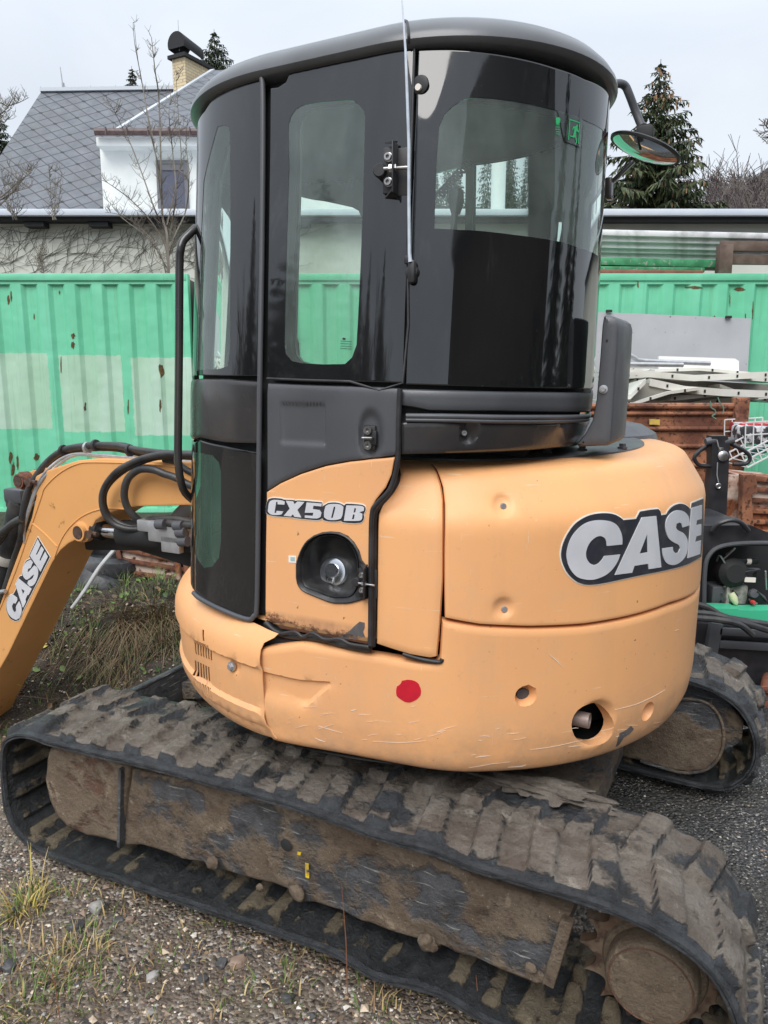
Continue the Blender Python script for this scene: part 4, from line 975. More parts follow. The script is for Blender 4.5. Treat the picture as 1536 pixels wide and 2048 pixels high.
# ---- BOOM
YB=-2.38; pb=Plane(YB)
bz=lambda pts:Z(0,860,3.657,pts)
outl=[(1700,255),(1500,250),(1100,225),(700,210),(560,225),(450,260),(330,300),(220,360),(240,430),(265,480),(230,640),(160,830),(60,1100),(-40,1390),(-760,2960),(-520,2790),(0,1745),(60,1640),(380,970),(440,880),(500,830),(560,800),(600,800),(655,770),(670,720),(700,660),(760,620),(850,590),(1000,560),(1380,550),(1700,545)]
boss=bz([(140,360),(160,320),(200,300),(290,280),(330,300),(300,400),(240,480),(200,470),(165,430)])
bm_=patch('boom',pb,bz(outl),M['boomorange'],exc,th=.24,bev=.006,step=.08,edge=.03,ang=30)
patch('boom_lug',pb,boss,M['boomorange'],bm_,h=-.03,th=.03,bev=.003)
patch('boom_lug',pb,boss,M['boomorange'],bm_,h=-.17,th=.03,bev=.003)
m=MB()
def bp(x,y,h=0): 
    q=bz([(x,y)])[0]; p=pb.hit(*q); return p+Vector((0,h,0))
for pts in ([(1380,285),(1100,250),(700,235),(560,250),(430,320),(330,420),(300,500),(200,790),(60,1170),(-300,2000)],[(940,580),(760,575),(620,620),(520,700),(450,800),(400,930)],[(235,680),(330,760),(418,852)]):
    m.tube([bp(x,y,.001) for x,y in pts],.0035,n=6,sm=4)
m.build('weld_seam',M['boomorange'],bm_)
for (x,y,r_) in((165,372,.035),(600,745,.040)):
    m=MB(); c=bp(x,y,-.01); m.lathe([(r_*1.25,-.02),(r_*1.25,.012),(r_,.016),(r_,.035),(r_*.8,.036),(r_*.75,.028),(0,.028)],c,(0,1,0),n=28); e=m.build('pin_boss',M['rust'] if x<200 else M['boomorange'],bm_)
    m=MB(); m.lathe([(r_*.72,.0),(r_*.72,.038),(0,.038)],c,(0,1,0),n=24); m.tube([c+Vector((-.03,.02,.0)),c+Vector((-.11,.02,.0))],.012,n=8); m.lathe([(.022,0),(.022,.012),(0,.012)],c+Vector((-.075,.03,0)),(0,1,0),n=6); m.build('pin',mat('greasy_pin',(.05,.035,.03),.5,var=(.12,.07,.05),vs=40) if 'greasy_pin' not in bpy.data.materials else bpy.data.materials['greasy_pin'],e)
# boom badge
b2=lambda pts:Z(0,1060,10.24,pts)
BB=[(785,145),(620,500),(640,580),(540,640),(480,800),(470,930),(410,955),(330,1110),(350,1190),(290,1300),(190,1360),(145,1500),(150,1650),(220,1800),(320,1860),(400,1840),(500,1600),(1030,545)]
q=conv(pb,smc(b2(BB)),h=.002); q=q if area(q)>0 else q[::-1]
bb=patch('badge_border',pb,inset(densify(q,.01),-.004),M['white'],bm_,raw=True,h=.002,th=.001,bev=0)
patch('badge_back',pb,q,M['decalblack'],bb,raw=True,h=.004,th=.001,bev=0)
for nm,l,hl in (('letter_e',[(790,180),(848,300),(760,490),(775,510),(870,330),(920,400),(830,610),(845,630),(945,435),(1000,545),(850,850),(630,520)],()),
 ('letter_s',[(650,600),(695,660),(650,770),(600,790),(585,850),(615,840),(720,720),(780,760),(805,850),(790,960),(740,1080),(680,1140),(620,1145),(580,1090),(600,1030),(680,990),(718,915),(700,910),(600,1000),(550,1010),(500,950),(480,850),(500,750),(560,650)],()),
 ('letter_a',[(400,985),(670,1200),(610,1320),(580,1330),(545,1420),(550,1470),(490,1590),(335,1110)],([(460,1195),(525,1240),(490,1310)],)),
 ('letter_c',[(290,1315),(370,1380),(375,1430),(340,1500),(300,1490),(270,1550),(290,1640),(325,1680),(350,1640),(350,1560),(410,1450),(460,1560),(460,1680),(420,1790),(350,1835),(260,1790),(180,1680),(155,1540),(180,1400),(230,1330)],())):
    patch(nm,pb,smc(b2(l)),M['silver'],bb,h=.006,th=.001,bev=0,edge=.01,step=.03,holes=[b2(x) for x in hl])
def tubeP(name,pts,r,mat_,parent,Y=YB,offs=None,n=9,sm=5,tf=bz):
    r=r*.74
    P=[]
    for i,p in enumerate(tf([(a[0],a[1]) for a in pts])):
        o_=pts[i][2] if len(pts[i])>2 else 0
        P.append(MY(p[0],p[1],Y+o_))
    m=MB(); m.tube(P,r,n=n,sm=sm); return m.build(name,mat_,parent,ang=60)
H_=M['hose']
top1=[(1500,175,-.06),(1300,175,-.06),(1150,165,-.06),(1000,145,-.06),(850,115,-.06),(700,112,-.06),(560,125,-.06),(460,150,-.06),(370,210,-.05),(290,300,-.02),(210,430,.01),(175,560,.02),(160,700,.02),(150,800,.0),(100,950,-.02),(50,1120,-.02),(-30,1350,-.02)]
tubeP('hose',top1,.021,H_,bm_)
tubeP('hose',[(a,b+22,c-.05) for a,b,c in top1],.019,H_,bm_)
tubeP('hose',[(1500,230,-.12),(1200,205,-.12),(1000,150,-.12),(920,115,-.12),(780,110,-.12),(640,135,-.12),(520,160,-.12)],.018,H_,bm_)
for dx in(0,28): tubeP('steel_line',[(1450,235+dx*.3,-.05),(1100,215+dx*.3,-.05),(760,185+dx*.3,-.05),(560,175+dx*.3,-.05),(440,215+dx,-.04),(330,310+dx,-.0),(265,420+dx,.0),(215,560+dx,.01),(180,680+dx,.01),(180,800+dx,.0)],.009,M['galv'],bm_)
tubeP('hose',[(1500,180,.02),(1300,175,.04),(1150,185,.05),(1000,225,.06),(860,300,.07),(775,400,.07),(745,500,.07),(765,610,.06),(830,685,.04),(920,720,.02),(1000,725,.0),(1100,715,-.02),(1400,715,-.04)],.019,H_,bm_)
tubeP('hose',[(1500,190,.0),(1350,185,.02),(1150,200,.03),(1020,240,.05),(900,300,.05),(800,390,.05),(760,480,.05),(775,590,.04),(850,670,.02),(960,710,.0),(1060,705,-.02),(1400,695,-.04)],.018,H_,bm_)
tubeP('hose',[(1500,430,.02),(1380,400,.03),(1290,350,.04),(1200,320,.05),(1120,290,.06),(1020,290,.06),(940,350,.06),(910,450,.06),(925,550,.05),(980,630,.03),(1040,680,.0)],.022,H_,bm_)
tubeP('hose',[(1500,350,.0),(1380,300,.0),(1280,230,.0),(1200,215,.0)],.02,H_,bm_)
tubeP('hose',[(160,650,.03),(100,680,.03),(40,730,.03),(-40,800,.02)],.026,H_,bm_)
tubeP('hose',[(60,700,.0),(20,780,.0),(-40,850,.0)],.024,H_,bm_)
for x,y in((465,150),(700,112),(950,150),(285,310),(165,660),(640,130)):
    q_=MY(*bz([(x,y)])[0],YB-.06); m=MB(); m.lathe([(.026,-.007),(.028,0),(.026,.007)],q_,(MY(*bz([(x+20,y-2)])[0],YB-.06)-q_).normalized() if x>300 else Vector((.35,0,-1)),n=14); m.build('hose_clamp',M['black'] if x!=640 else M['galv'],bm_)
# arm cylinder and stick beyond the boom, lower left
def cyl2(name,a,b,r,mat_,parent,caps=True): m=MB(); m.tube([a,b],r,n=20); return m.build(name,mat_,parent)
A=lambda x,y,Y=YB-.1:MY(*bz([(x,y)])[0],Y)
cyl2('arm_cylinder',A(165,520),A(60,930),.062,M['hose'],bm_); cyl2('cylinder_rod',A(60,930),A(-60,1400),.05,M['dark'],bm_)
m=MB(); m.lathe([(.070,-.02),(.078,0),(.070,.03)],A(55,915),(A(60,930)-A(165,520)).normalized(),n=18); m.build('rod_wiper',mat('dirty_felt',(.45,.43,.38),.9,bs=.6),bm_)
m=MB(); m.box(A(150,475),(.13,.10,.07),bev=.01); m.box(A(140,520),(.10,.09,.06),bev=.01); m.build('hose_block',M['greyplastic'],bm_)
m=MB(); m.tube([A(-40,1190,YB+.02),A(40,1178,YB+.02)],.010,n=8); m.build('steel_line',M['galv'],bm_)
# boom-foot bracket and lower cylinder
bc_=cyl2('boom_cylinder',A(905,755,YB-.05),A(1480,800,YB-.05),.062,M['dark'],bm_)
cyl2('cylinder_rod',A(700,725,YB-.05),A(910,755,YB-.05),.032,M['chrome'],bc_)
m=MB(); m.lathe([(.052,-.03),(.055,.0),(.045,.02)],A(720,720,YB-.05),(1,0,.05),n=18); m.build('cylinder_eye',M['dark'],bc_)
m=MB(); m.box(A(1250,748,YB+.03),(.22,.05,.09),bev=.008); m.box(A(1100,700,YB+.03),(.12,.04,.05),bev=.006); m.build('valve_block',M['galv'],bc_)
m=MB()
for x,y in((1330,750),(1345,815),(1310,700),(1180,690)): m.tube([A(x-30,y,YB+.06),A(x+30,y,YB+.06)],.022,n=10)
m.build('hose_fitting',M['greyplastic'],bc_)
m=MB(); m.box(A(1260,835,YB+.04),(.10,.03,.07),bev=.004); m.build('clamp_plate',M['galv'],bc_)
tubeP('hose',[(1180,675,.04),(1300,690,.05),(1450,700,.05)],.022,H_,bc_)
tubeP('hose',[(1080,660,.02),(1250,650,.02),(1340,660,.02),(1450,690,.02)],.020,H_,bc_)
m=MB(); m.bar(A(1010,790,YB-.14),A(1500,940,YB-.10),.10,.06,up=(0,1,0),bev=.01); m.bar(A(640,800,YB-.14),A(1050,800,YB-.14),.10,.05,up=(0,1,0),bev=.01); m.build('swing_bracket',M['dark'],exc)
tubeP('coiled_guard',[(1290,660,-.16),(1360,590,-.16),(1450,520,-.16)],.05,mat('pale_corrugated_hose',(.6,.6,.6),.5),bm_)
# machinery inside the cab: seat and console
m=MB(); m.box((-.28,.28,1.30),(.5,.46,.30),bev=.05); m.box((-.40,.28,1.50),(.12,.44,.30),bev=.05); m.build('seat',M['dark'],exc)
# ================================================================= GROUND
DIP=MU*3.45+MN*(-2.4)
def gh_(x,y):
    b=sstep(4.15,4.65,y-.25*noise.noise(Vector((x*1.3,0,3))))*sstep(1.2,-.4,x)*.14
    b+=sstep(3.2,4.4,y)*sstep(-.2,-1.6,x)*.08
    n_=noise.fractal(Vector((x*1.2,y*1.2,.3)),1,2,3)*.012
    near=sstep(9,4,y)
    lum=(noise.fractal(Vector((x*6,y*6,1)),1,2,4)*.016+noise.fractal(Vector((x*30,y*30,5)),1,2,2)*.004)*near
    rough=sstep(3.9,4.3,y)*sstep(7.5,6,y)*sstep(1.0,-.2,x)*(noise.fractal(Vector((x*4,y*4,9)),1,2,4)*.055+noise.fractal(Vector((x*13,y*13,2)),1,2,3)*.022)
    b-=.45*sstep(.95,.15,math.hypot(x-DIP.x,(y-DIP.y)*1.3))
    return -.030+b+n_+lum*(1+b*4)+rough+ sstep(10,60,y)*1.2
def axis(segs):
    o=[]
    for a,b,s in segs:
        n=max(1,int(round((b-a)/s))); o+=[a+(b-a)*i/n for i in range(n)]
    return o+[segs[-1][1]]
gx=axis([(-120,-20,20),(-20,-6,2),(-6,-2.8,.25),(-2.8,2.4,.028),(2.4,6,.25),(6,20,2),(20,120,20)])
gy=axis([(-60,-10,10),(-10,0,1),(0,1.1,.25),(1.1,5.9,.030),(5.9,10,.25),(10,60,5),(60,160,20)])
m=MB(); m.v=[(x,y,gh_(x,y)) for y in gy for x in gx]; nx=len(gx)
m.f=[(j*nx+i,j*nx+i+1,(j+1)*nx+i+1,(j+1)*nx+i) for j in range(len(gy)-1) for i in range(nx-1)]; m.m=[0]*len(m.f)
gm,t,b=newmat('gravel_ground'); v=coord(t)
sx=t.nodes.new('ShaderNodeSeparateXYZ'); lk(t,v,sx.inputs[0])
vor=t.nodes.new('ShaderNodeTexVoronoi'); vor.inputs['Scale'].default_value=85; lk(t,v,vor.inputs[0])
vor2=t.nodes.new('ShaderNodeTexVoronoi'); vor2.inputs['Scale'].default_value=170; lk(t,v,vor2.inputs[0])
sc1=t.nodes.new('ShaderNodeSeparateColor'); lk(t,vor.outputs['Color'],sc1.inputs[0])
stone=ramp(t,sc1.outputs[0],[(0,(.05,.048,.05)),(.25,(.12,.095,.075)),(.45,(.32,.26,.20)),(.62,(.085,.065,.055)),(.78,(.42,.33,.24)),(.92,(.65,.60,.53)),(1,(.18,.12,.09))])
soil=mix(t,ramp(t,noisen(t,5,7,.7,vec=v),[(.35,0.),(.7,1.)]),(.10,.075,.055),(.21,.165,.125))
tan=mix(t,ramp(t,noisen(t,9,6,.7,vec=v),[(.40,0.),(.60,.92)]),soil,stone)
moss=mix(t,ramp(t,noisen(t,3.2,7,.75,vec=v),[(.56,0.),(.68,.6)]),tan,(.085,.095,.035))
sc2=t.nodes.new('ShaderNodeSeparateColor'); lk(t,vor2.outputs['Color'],sc2.inputs[0])
asph=ramp(t,sc2.outputs[0],[(0,(.022,.023,.025)),(.5,(.055,.055,.058)),(.85,(.10,.095,.09)),(.96,(.30,.28,.25)),(1,(.5,.48,.45))])
asph=mix(t,ramp(t,noisen(t,2.2,7,.7,vec=v),[(.45,0.),(.7,.75)]),asph,(.045,.040,.025))
side=math_(t,'ADD',sx.outputs[0],math_(t,'MULTIPLY',math_(t,'SUBTRACT',noisen(t,1.5,4,vec=v),.5),1.2))
fside=ramp(t,side,[(.45,0.),(.95,1.)])
far_=ramp(t,math_(t,'MULTIPLY',sx.outputs[2],1),[(.10,0.),(.2,1.)])
base=mix(t,fside,moss,asph)
base=mix(t,far_,base,mix(t,noisen(t,12,7,.75,vec=v),(.03,.024,.018),(.13,.10,.07)))
sy=math_(t,'ADD',sx.outputs[1],math_(t,'MULTIPLY',math_(t,'SUBTRACT',noisen(t,2.5,5,vec=v),.5),.8))
bk_m=math_(t,'MULTIPLY',ramp(t,math_(t,'SUBTRACT',sy,3.0),[(.45,0.),(.95,1.)]),ramp(t,sx.outputs[0],[(0,1.),(.5,0.)]))
base=mix(t,bk_m,base,mix(t,ramp(t,noisen(t,11,8,.8,vec=v),[(.35,0.),(.65,1.)]),(.022,.017,.012),(.10,.075,.05)))
lk(t,base,b.inputs['Base Color']); lk(t,mix(t,fside,(.75,.75,.75),ramp(t,noisen(t,4,5,vec=v),[(.4,.25),(.65,.7)])),b.inputs['Roughness'])
bump(t,b,math_(t,'ADD',math_(t,'MULTIPLY',vor.outputs['Distance'],-.8),math_(t,'MULTIPLY',noisen(t,40,8,.7,vec=v),.8)),.9,.02)
g=m.build('ground',gm,ang=180,fix=False); tag(g,kind='structure')
# ---- loose stones as one mass
def stones(name,label,regions,mats,cols_w,seed):
    r=random.Random(seed); m=MB()
    oc=[(1,0,0),(0,1,0),(-1,0,0),(0,-1,0),(0,0,1),(0,0,-1)]; of=[(0,1,4),(1,2,4),(2,3,4),(3,0,4),(1,0,5),(2,1,5),(3,2,5),(0,3,5)]
    for (x0,x1,y0,y1,n,s0,s1) in regions:
        for _ in range(n):
            x,y=r.uniform(x0,x1),r.uniform(y0,y1)
            s=s0+(s1-s0)*r.random()**3; a=r.uniform(0,6.28); ca,sa=math.cos(a),math.sin(a); z=gh_(x,y)+s*.25
            vs=[]
            for p in oc:
                k=s*r.uniform(.65,1.2); px,py,pz=p[0]*k,p[1]*k*.8,p[2]*k*.6
                px+=r.uniform(-.25,.25)*s; py+=r.uniform(-.25,.25)*s
                vs.append((x+px*ca-py*sa,y+px*sa+py*ca,z+pz))
            m.add(vs,of,r.choices(range(len(mats)),cols_w)[0])
    o=m.build(name,mats,None,ang=0,fix=False); tag(o,label,'gravel',kind='stuff'); return o
SM=[mat('stone_dark',(.07,.068,.07),.5),mat('stone_tan',(.58,.46,.34),.6),mat('stone_pale',(.66,.62,.55),.5),mat('stone_brown',(.26,.185,.14),.65),mat('stone_grey',(.32,.30,.285),.55),mat('stone_red',(.24,.12,.08),.6)]
stones('gravel','loose mixed gravel of tan, brown and dark chips in front of the track',[(-2.1,.6,1.25,3.4,24000,.0025,.008),(-2.1,.4,1.25,3.2,900,.008,.018),(-2.6,-1.0,3.0,4.6,2500,.004,.014)],SM,(3.2,3.8,1.5,3.4,2.6,.8),3)
leafmass_later=True
stones('wet_chippings','wet dark grit with scattered pale chips behind the machine',[(.3,2.6,2.0,5.2,6000,.003,.009)],SM,(8,.6,1.0,1.2,4,.1),4)
def rock(x,y,s,mt,label,seed,sq=.6,z=None):
    s*=.8
    bm=bmesh.new(); bmesh.ops.create_icosphere(bm,subdivisions=3,radius=1); r=random.Random(seed); ax=Vector((r.uniform(.8,1.3),r.uniform(.7,1.1),sq))
    for v_ in bm.verts:
        p=v_.co.copy(); q=Vector([math.copysign(abs(c)**.6,c) for c in p]); v_.co=Vector((q.x*ax.x,q.y*ax.y,q.z*ax.z))*s*(1+.28*noise.fractal(p*1.3+Vector((seed,0,0)),1,2,4))
    m=MB(); bm.verts.index_update(); m.add([v_.co for v_ in bm.verts],[[v_.index for v_ in f.verts] for f in bm.faces]); bm.free()
    o=m.build('stone',mt,None,ang=35); o.location=(x,y,(gh_(x,y) if z is None else z)+s*.2); o.rotation_euler=(r.uniform(-.3,.3),r.uniform(-.3,.3),r.uniform(0,6)); tag(o,label,'stone','larger stones lying in the gravel'); return o
for i,(px,py,s,k,l) in enumerate([(195,1812,.030,4,'largest grey angular stone in the gravel left of the track'),(150,1842,.026,0,'brown stone lying left of the largest grey stone'),(235,1835,.020,0,'dark stone touching the largest grey stone on its right'),(305,1945,.024,4,'grey flat stone in the gravel below the middle of the track'),(443,1915,.020,0,'black rounded stone below the middle of the belt'),(475,1912,.024,3,'brown flat stone beside the black rounded stone'),(370,1925,.016,0,'small dark stone left of the black rounded stone'),(405,1945,.018,0,'dark pointed stone under the black rounded stone'),(168,2040,.020,0,'dark stone at the bottom edge, by a white pebble'),(218,2040,.012,2,'white pebble at the bottom edge of the gravel'),(575,1985,.020,0,'dark stone near the bottom edge below the belt'),(388,1858,.010,2,'small white pebble near the belt edge'),(20,1925,.030,0,'dark slab of stone at the left edge'),(260,1838,.018,3,'small brown stone right of the largest grey stone')]):
    p=G(px,py,-.01); rock(p.x,p.y,s,SM[k],l,i+1)
# ---- grass, dead grass, weeds
def blades(name,label,spots,mats,seed,kind='stuff',wid=.004):
    r=random.Random(seed); m=MB()
    for (cx,cy,rad,n,L0_,L1_,lean,ms,z0) in spots:
        for _ in range(n):
            a=r.uniform(0,6.28); d=rad*math.sqrt(r.random()); x,y=cx+d*math.cos(a),cy+d*math.sin(a); z=gh_(x,y) if z0 is None else z0+r.uniform(-.03,.03)
            L=r.uniform(L0_,L1_); aa=a+r.uniform(-1.2,1.2) if lean<1.5 else -math.pi/2+r.uniform(-1.0,1.0); dx,dy=math.cos(aa),math.sin(aa); ln=lean*r.uniform(.3,1.5); wv=wid*r.uniform(.6,1.3)
            P=[]; n_=5
            for k in range(n_+1):
                u=k/n_; hz=L*(u-.5*ln*u*u*1.0) if ln<1.2 else L*(u*.45-ln*.5*u*u); P.append(Vector((x+dx*L*ln*.55*u*u+dx*.2*L*u,y+dy*L*ln*.55*u*u+dy*.2*L*u,z+hz)))
            sx_,sy_=-dy,dx; vs=[]
            for k,p in enumerate(P):
                ww=wv*(1-(k/n_)**1.5)*.5+.0003; vs+= [p+Vector((sx_*ww,sy_*ww,0)),p-Vector((sx_*ww,sy_*ww,0))]
            m.add(vs,[(2*k,2*k+1,2*k+3,2*k+2) for k in range(n_)],r.choice(ms))
    o=m.build(name,mats,None,ang=180,fix=False)
    tag(o,label,'grass',kind='stuff' if kind else None); return o
GM=[mat('grass_green',(.10,.17,.035),.55,var=(.16,.22,.06),vs=3),mat('grass_straw',(.50,.38,.17),.6,var=(.38,.27,.12),vs=4),mat('grass_brown',(.20,.125,.065),.7,var=(.30,.20,.11),vs=4),mat('grass_dark',(.045,.085,.022),.6),mat('grass_yellow',(.55,.45,.10),.55),mat('grass_dull_straw',(.30,.225,.125),.7,var=(.20,.145,.08),vs=3),mat('grass_olive',(.10,.11,.04),.7)]
def gp(px,py,z=0): p=G(px,py,z); return p.x,p.y
sp=[]
x,y=gp(50,1800); sp.append((x,y,.06,110,.05,.12,.9,[0,1,1,4,1],None)); x,y=gp(75,1770); sp.append((x,y,.03,14,.10,.18,.4,[1,4,0],None))
x,y=gp(150,1900); sp.append((x,y,.10,110,.03,.09,.9,[1,0,1,2],None))
x,y=gp(30,1950); sp.append((x,y,.16,160,.03,.10,.9,[0,1,2],None)); x,y=gp(100,1990); sp.append((x,y,.14,140,.02,.06,.9,[0,0,1],None))
for i in range(70):
    xx,yy=gp(rnd.uniform(0,900),rnd.uniform(1760,2048)); sp.append((xx,yy,.07,14,.02,.06,.8,[0,1,2,2,0],None))
blades('grass','sparse green and straw coloured grass growing through the gravel',sp,GM,5)
def bk(px,py,Y): p=W(px,py,Y); return p.x,Y,p.z
sp=[]
r=random.Random(4)
for (px,py,Y,n,L0_,L1_,rad) in [(270,1240,4.5,520,.22,.40,.13),(325,1240,4.5,420,.2,.36,.10),(235,1222,4.7,260,.12,.3,.12),(300,1210,4.9,260,.1,.25,.14),(200,1250,4.5,240,.2,.35,.10),(340,1290,4.3,200,.15,.3,.09),(150,1240,4.6,160,.1,.28,.15),(240,1300,4.3,160,.1,.25,.2),(90,1260,4.5,160,.1,.25,.2)]:
    x,y,z=bk(px,py,Y); sp.append((x,y,rad,int(n*.8),L0_*.8,L1_*.85,1.9,[5,2,5,2,2,6],z))
for i in range(90):
    x,y=r.uniform(-2.6,-.3),r.uniform(3.6,6.6); sp.append((x,y,.10,22,.05,.16,1.0,[2,1,2,0,3],None))
blades('dead_grass','tangled straw coloured dead grass hanging over the earth bank',sp,GM,6)
sp=[]
for i in range(230):
    x,y=r.uniform(-2.8,-.2),r.uniform(3.7,6.8); sp.append((x,y,.09,24,.05,.14,.9,[0,3,3,6],None))
for px,py,Y in((150,1160,5.6),(205,1215,5.2),(320,1215,5.0),(170,1330,4.3)):
    x,y,z=bk(px,py,Y); sp.append((x,y,.14,130,.06,.16,.7,[0,0,3],None))
blades('bank_grass','short green grass and weeds growing on the earth bank',sp,GM,8)
# broad leaves and twigs on the bank
def leafmass(name,label,n,reg,mats,seed,s0,s1,cat='weeds'):
    r=random.Random(seed); m=MB()
    for _ in range(n):
        x,y=r.uniform(reg[0],reg[1]),r.uniform(reg[2],reg[3]); z=gh_(x,y)+r.uniform(.0,reg[4]); s=r.uniform(s0,s1)
        rot=Matrix.Rotation(r.uniform(0,6.28),3,'Z')@Matrix.Rotation(r.uniform(-.9,.9),3,'X')@Matrix.Rotation(r.uniform(-.9,.9),3,'Y')
        pts=[(-.5,0,0),(-.2,.32,.08),(.2,.34,.06),(.55,0,0),(.2,-.34,.06),(-.2,-.32,.08),(0,0,-.03)]
        c=Vector((x,y,z)); vs=[c+rot@(Vector(p)*s) for p in pts]
        m.add(vs,[(0,6,1),(1,6,2),(2,6,3),(3,6,4),(4,6,5),(5,6,0)],r.randrange(len(mats)))
    o=m.build(name,mats,None,ang=0,fix=False); tag(o,label,cat,kind='stuff'); return o
leafmass('ground_leaves','small broad green weed leaves on the earth bank',900,(-2.6,-.2,3.9,6.4,.05),[GM[0],GM[3],mat('weed_leaf',(.13,.22,.05),.5)],11,.018,.05)
leafmass('leaf_litter','brown leaf litter and clods scattered over the earth bank',2600,(-2.8,-.1,3.0,6.4,.02),[GM[2],mat('litter_dark',(.05,.035,.025),.8),mat('litter_mid',(.13,.09,.06),.8)],12,.012,.045,'leaf litter')
leafmass('leaf_litter','tiny brown leaf scraps and bark bits lying in the gravel in front of the track',1500,(-2.1,.4,1.25,3.3,.004),[GM[2],bpy.data.materials['litter_dark'],bpy.data.materials['litter_mid']],14,.005,.018,'leaf litter')
m=MB(); r=random.Random(21)
for _ in range(260):
    x,y=r.uniform(-2.6,-.2),r.uniform(3.2,6.2); z=gh_(x,y)+.01; a=r.uniform(0,6.28); L=r.uniform(.08,.35); P=[Vector((x,y,z))]; 
    for k in range(3): a+=r.uniform(-.5,.5); P.append(P[-1]+Vector((math.cos(a)*L/3,math.sin(a)*L/3,r.uniform(-.02,.05)*L*3)))
    m.tube(P,r.uniform(.0012,.003),n=4,cap=False)
o=m.build('twigs',mat('twig_brown',(.16,.11,.08),.7),None,fix=False); tag(o,'thin dry twigs and roots tangled on the bank','twigs',kind='stuff')
for i,(px,py,Y,s,l) in enumerate([(88,1290,4.3,.05,'bright yellow fallen leaf low on the bank beside the boom'),(127,1205,4.9,.07,'large yellow leaf near the top of the bank'),(38,1370,3.9,.035,'small ochre leaf at the foot of the bank'),(303,1262,4.6,.05,'pale yellow leaf among the dead grass')]):
    x,y,z=bk(px,py,Y); m=MB(); pts=[(-.5,0,0),(-.25,.3,.05),(.1,.42,.0),(.3,.2,.1),(.55,0,0),(.25,-.3,.05),(-.1,-.4,.0),(-.3,-.2,.08)]; rot=Matrix.Rotation(i*1.3,3,'Z')@Matrix.Rotation(.9,3,'X')
    vs=[rot@(Vector(p)*s) for p in pts]; m.add(vs+[rot@Vector((0,0,-.03*s))],[(k,(k+1)%8,8) for k in range(8)]); o=m.build('fallen_leaf',GM[4],None,ang=0,fix=False); o.location=(x,y,z); tag(o,l,'leaf','yellow fallen leaves')
for px,y0,y1,bx,l in ((683,1768,1990,695,'tall thin red brown stem standing against the belt'),(952,1950,2048,955,'short brown stem at the bottom edge before the track'),(93,1900,2040,120,'leaning reddish stem in the gravel at lower left')):
    a=G(bx,y1,-.02); d=ray(px,y0); t_=(a.y+.02)/d.y; b_=Vector((d.x*t_,a.y+.02,CAMH+d.z*t_)); m=MB(); m.tube([a,(a+b_)/2+Vector((.004,0,0)),b_],[.0016,.0013,.0006],n=5); o=m.build('dry_stem',mat('stem_red',(.25,.10,.05),.6),None); tag(o,l,'plant stem','thin dry stems')
# ================================================================= CONTAINERS
YC=8.0
def corr(x):
    u=(x/.278)%1
    return -.036*(1-sstep(.12,.30,u)+sstep(.62,.80,u)) if True else 0
class Corr:
    def __init__(s,x0): s.x0=x0
    def pt(s,a,z,h=0): return Vector((a,YC-.0-corr(a-s.x0)-h,z))
    def par(s,p): return (p.x,p.z)
    def hit(s,x,y,far=False,h=0): return W(x,y,YC+.01)
ZT,ZB=W(200,547,YC).z,W(200,1043,YC).z
def green_mat(boxes):
    m,t,b=newmat('green_container_paint'); v=coord(t); sx=t.nodes.new('ShaderNodeSeparateXYZ'); lk(t,v,sx.inputs[0])
    c=mix(t,ramp(t,noisen(t,.9,5,vec=coord(t,'Object',(1,1,.25))),[(.35,0.),(.7,1.)]),(.135,.54,.31),(.185,.62,.40))
    c=mix(t,ramp(t,noisen(t,2.5,6,.6,vec=coord(t,'Object',(1.5,1,.2))),[(.5,0.),(.75,.45)]),c,(.26,.68,.46))
    n_=noisen(t,14,5,.6,vec=v)
    for (x0,x1,z0,z1) in boxes:
        ax=math_(t,'SUBTRACT',math_(t,'ABSOLUTE',math_(t,'SUBTRACT',sx.outputs[0],(x0+x1)/2)),(x1-x0)/2)
        az=math_(t,'SUBTRACT',math_(t,'ABSOLUTE',math_(t,'SUBTRACT',sx.outputs[2],(z0+z1)/2)),(z1-z0)/2)
        d=math_(t,'ADD',math_(t,'MAXIMUM',ax,az),math_(t,'MULTIPLY',math_(t,'SUBTRACT',n_,.5),.05))
        wc=mix(t,ramp(t,noisen(t,2.2,6,.6,vec=coord(t,'Object',(1,1,.4))),[(.4,0.),(.65,1.)]),(.40,.60,.44),(.52,.68,.57))
        c=mix(t,ramp(t,math_(t,'MULTIPLY',d,-1),[(.0,0.),(.012,.92)]),c,wc)
    c=mix(t,ramp(t,noisen(t,5,8,.75,vec=coord(t,'Object',(2.4,1,.5))),[(.69,0.),(.72,1.)]),c,(.09,.075,.035))
    c=mix(t,ramp(t,noisen(t,4,6,.7,vec=coord(t,'Object',(5,1,.16))),[(.58,0.),(.72,.45)]),c,(.13,.30,.15))
    c=mix(t,ramp(t,noisen(t,6,6,.7,vec=coord(t,'Object',(6,1,.2))),[(.66,0.),(.72,.6)]),c,(.32,.27,.12))
    bump(t,b,noisen(t,1.6,3,vec=v),.6,.06)
    lk(t,c,b.inputs['Base Color']); setp(b,rough=.45); return m
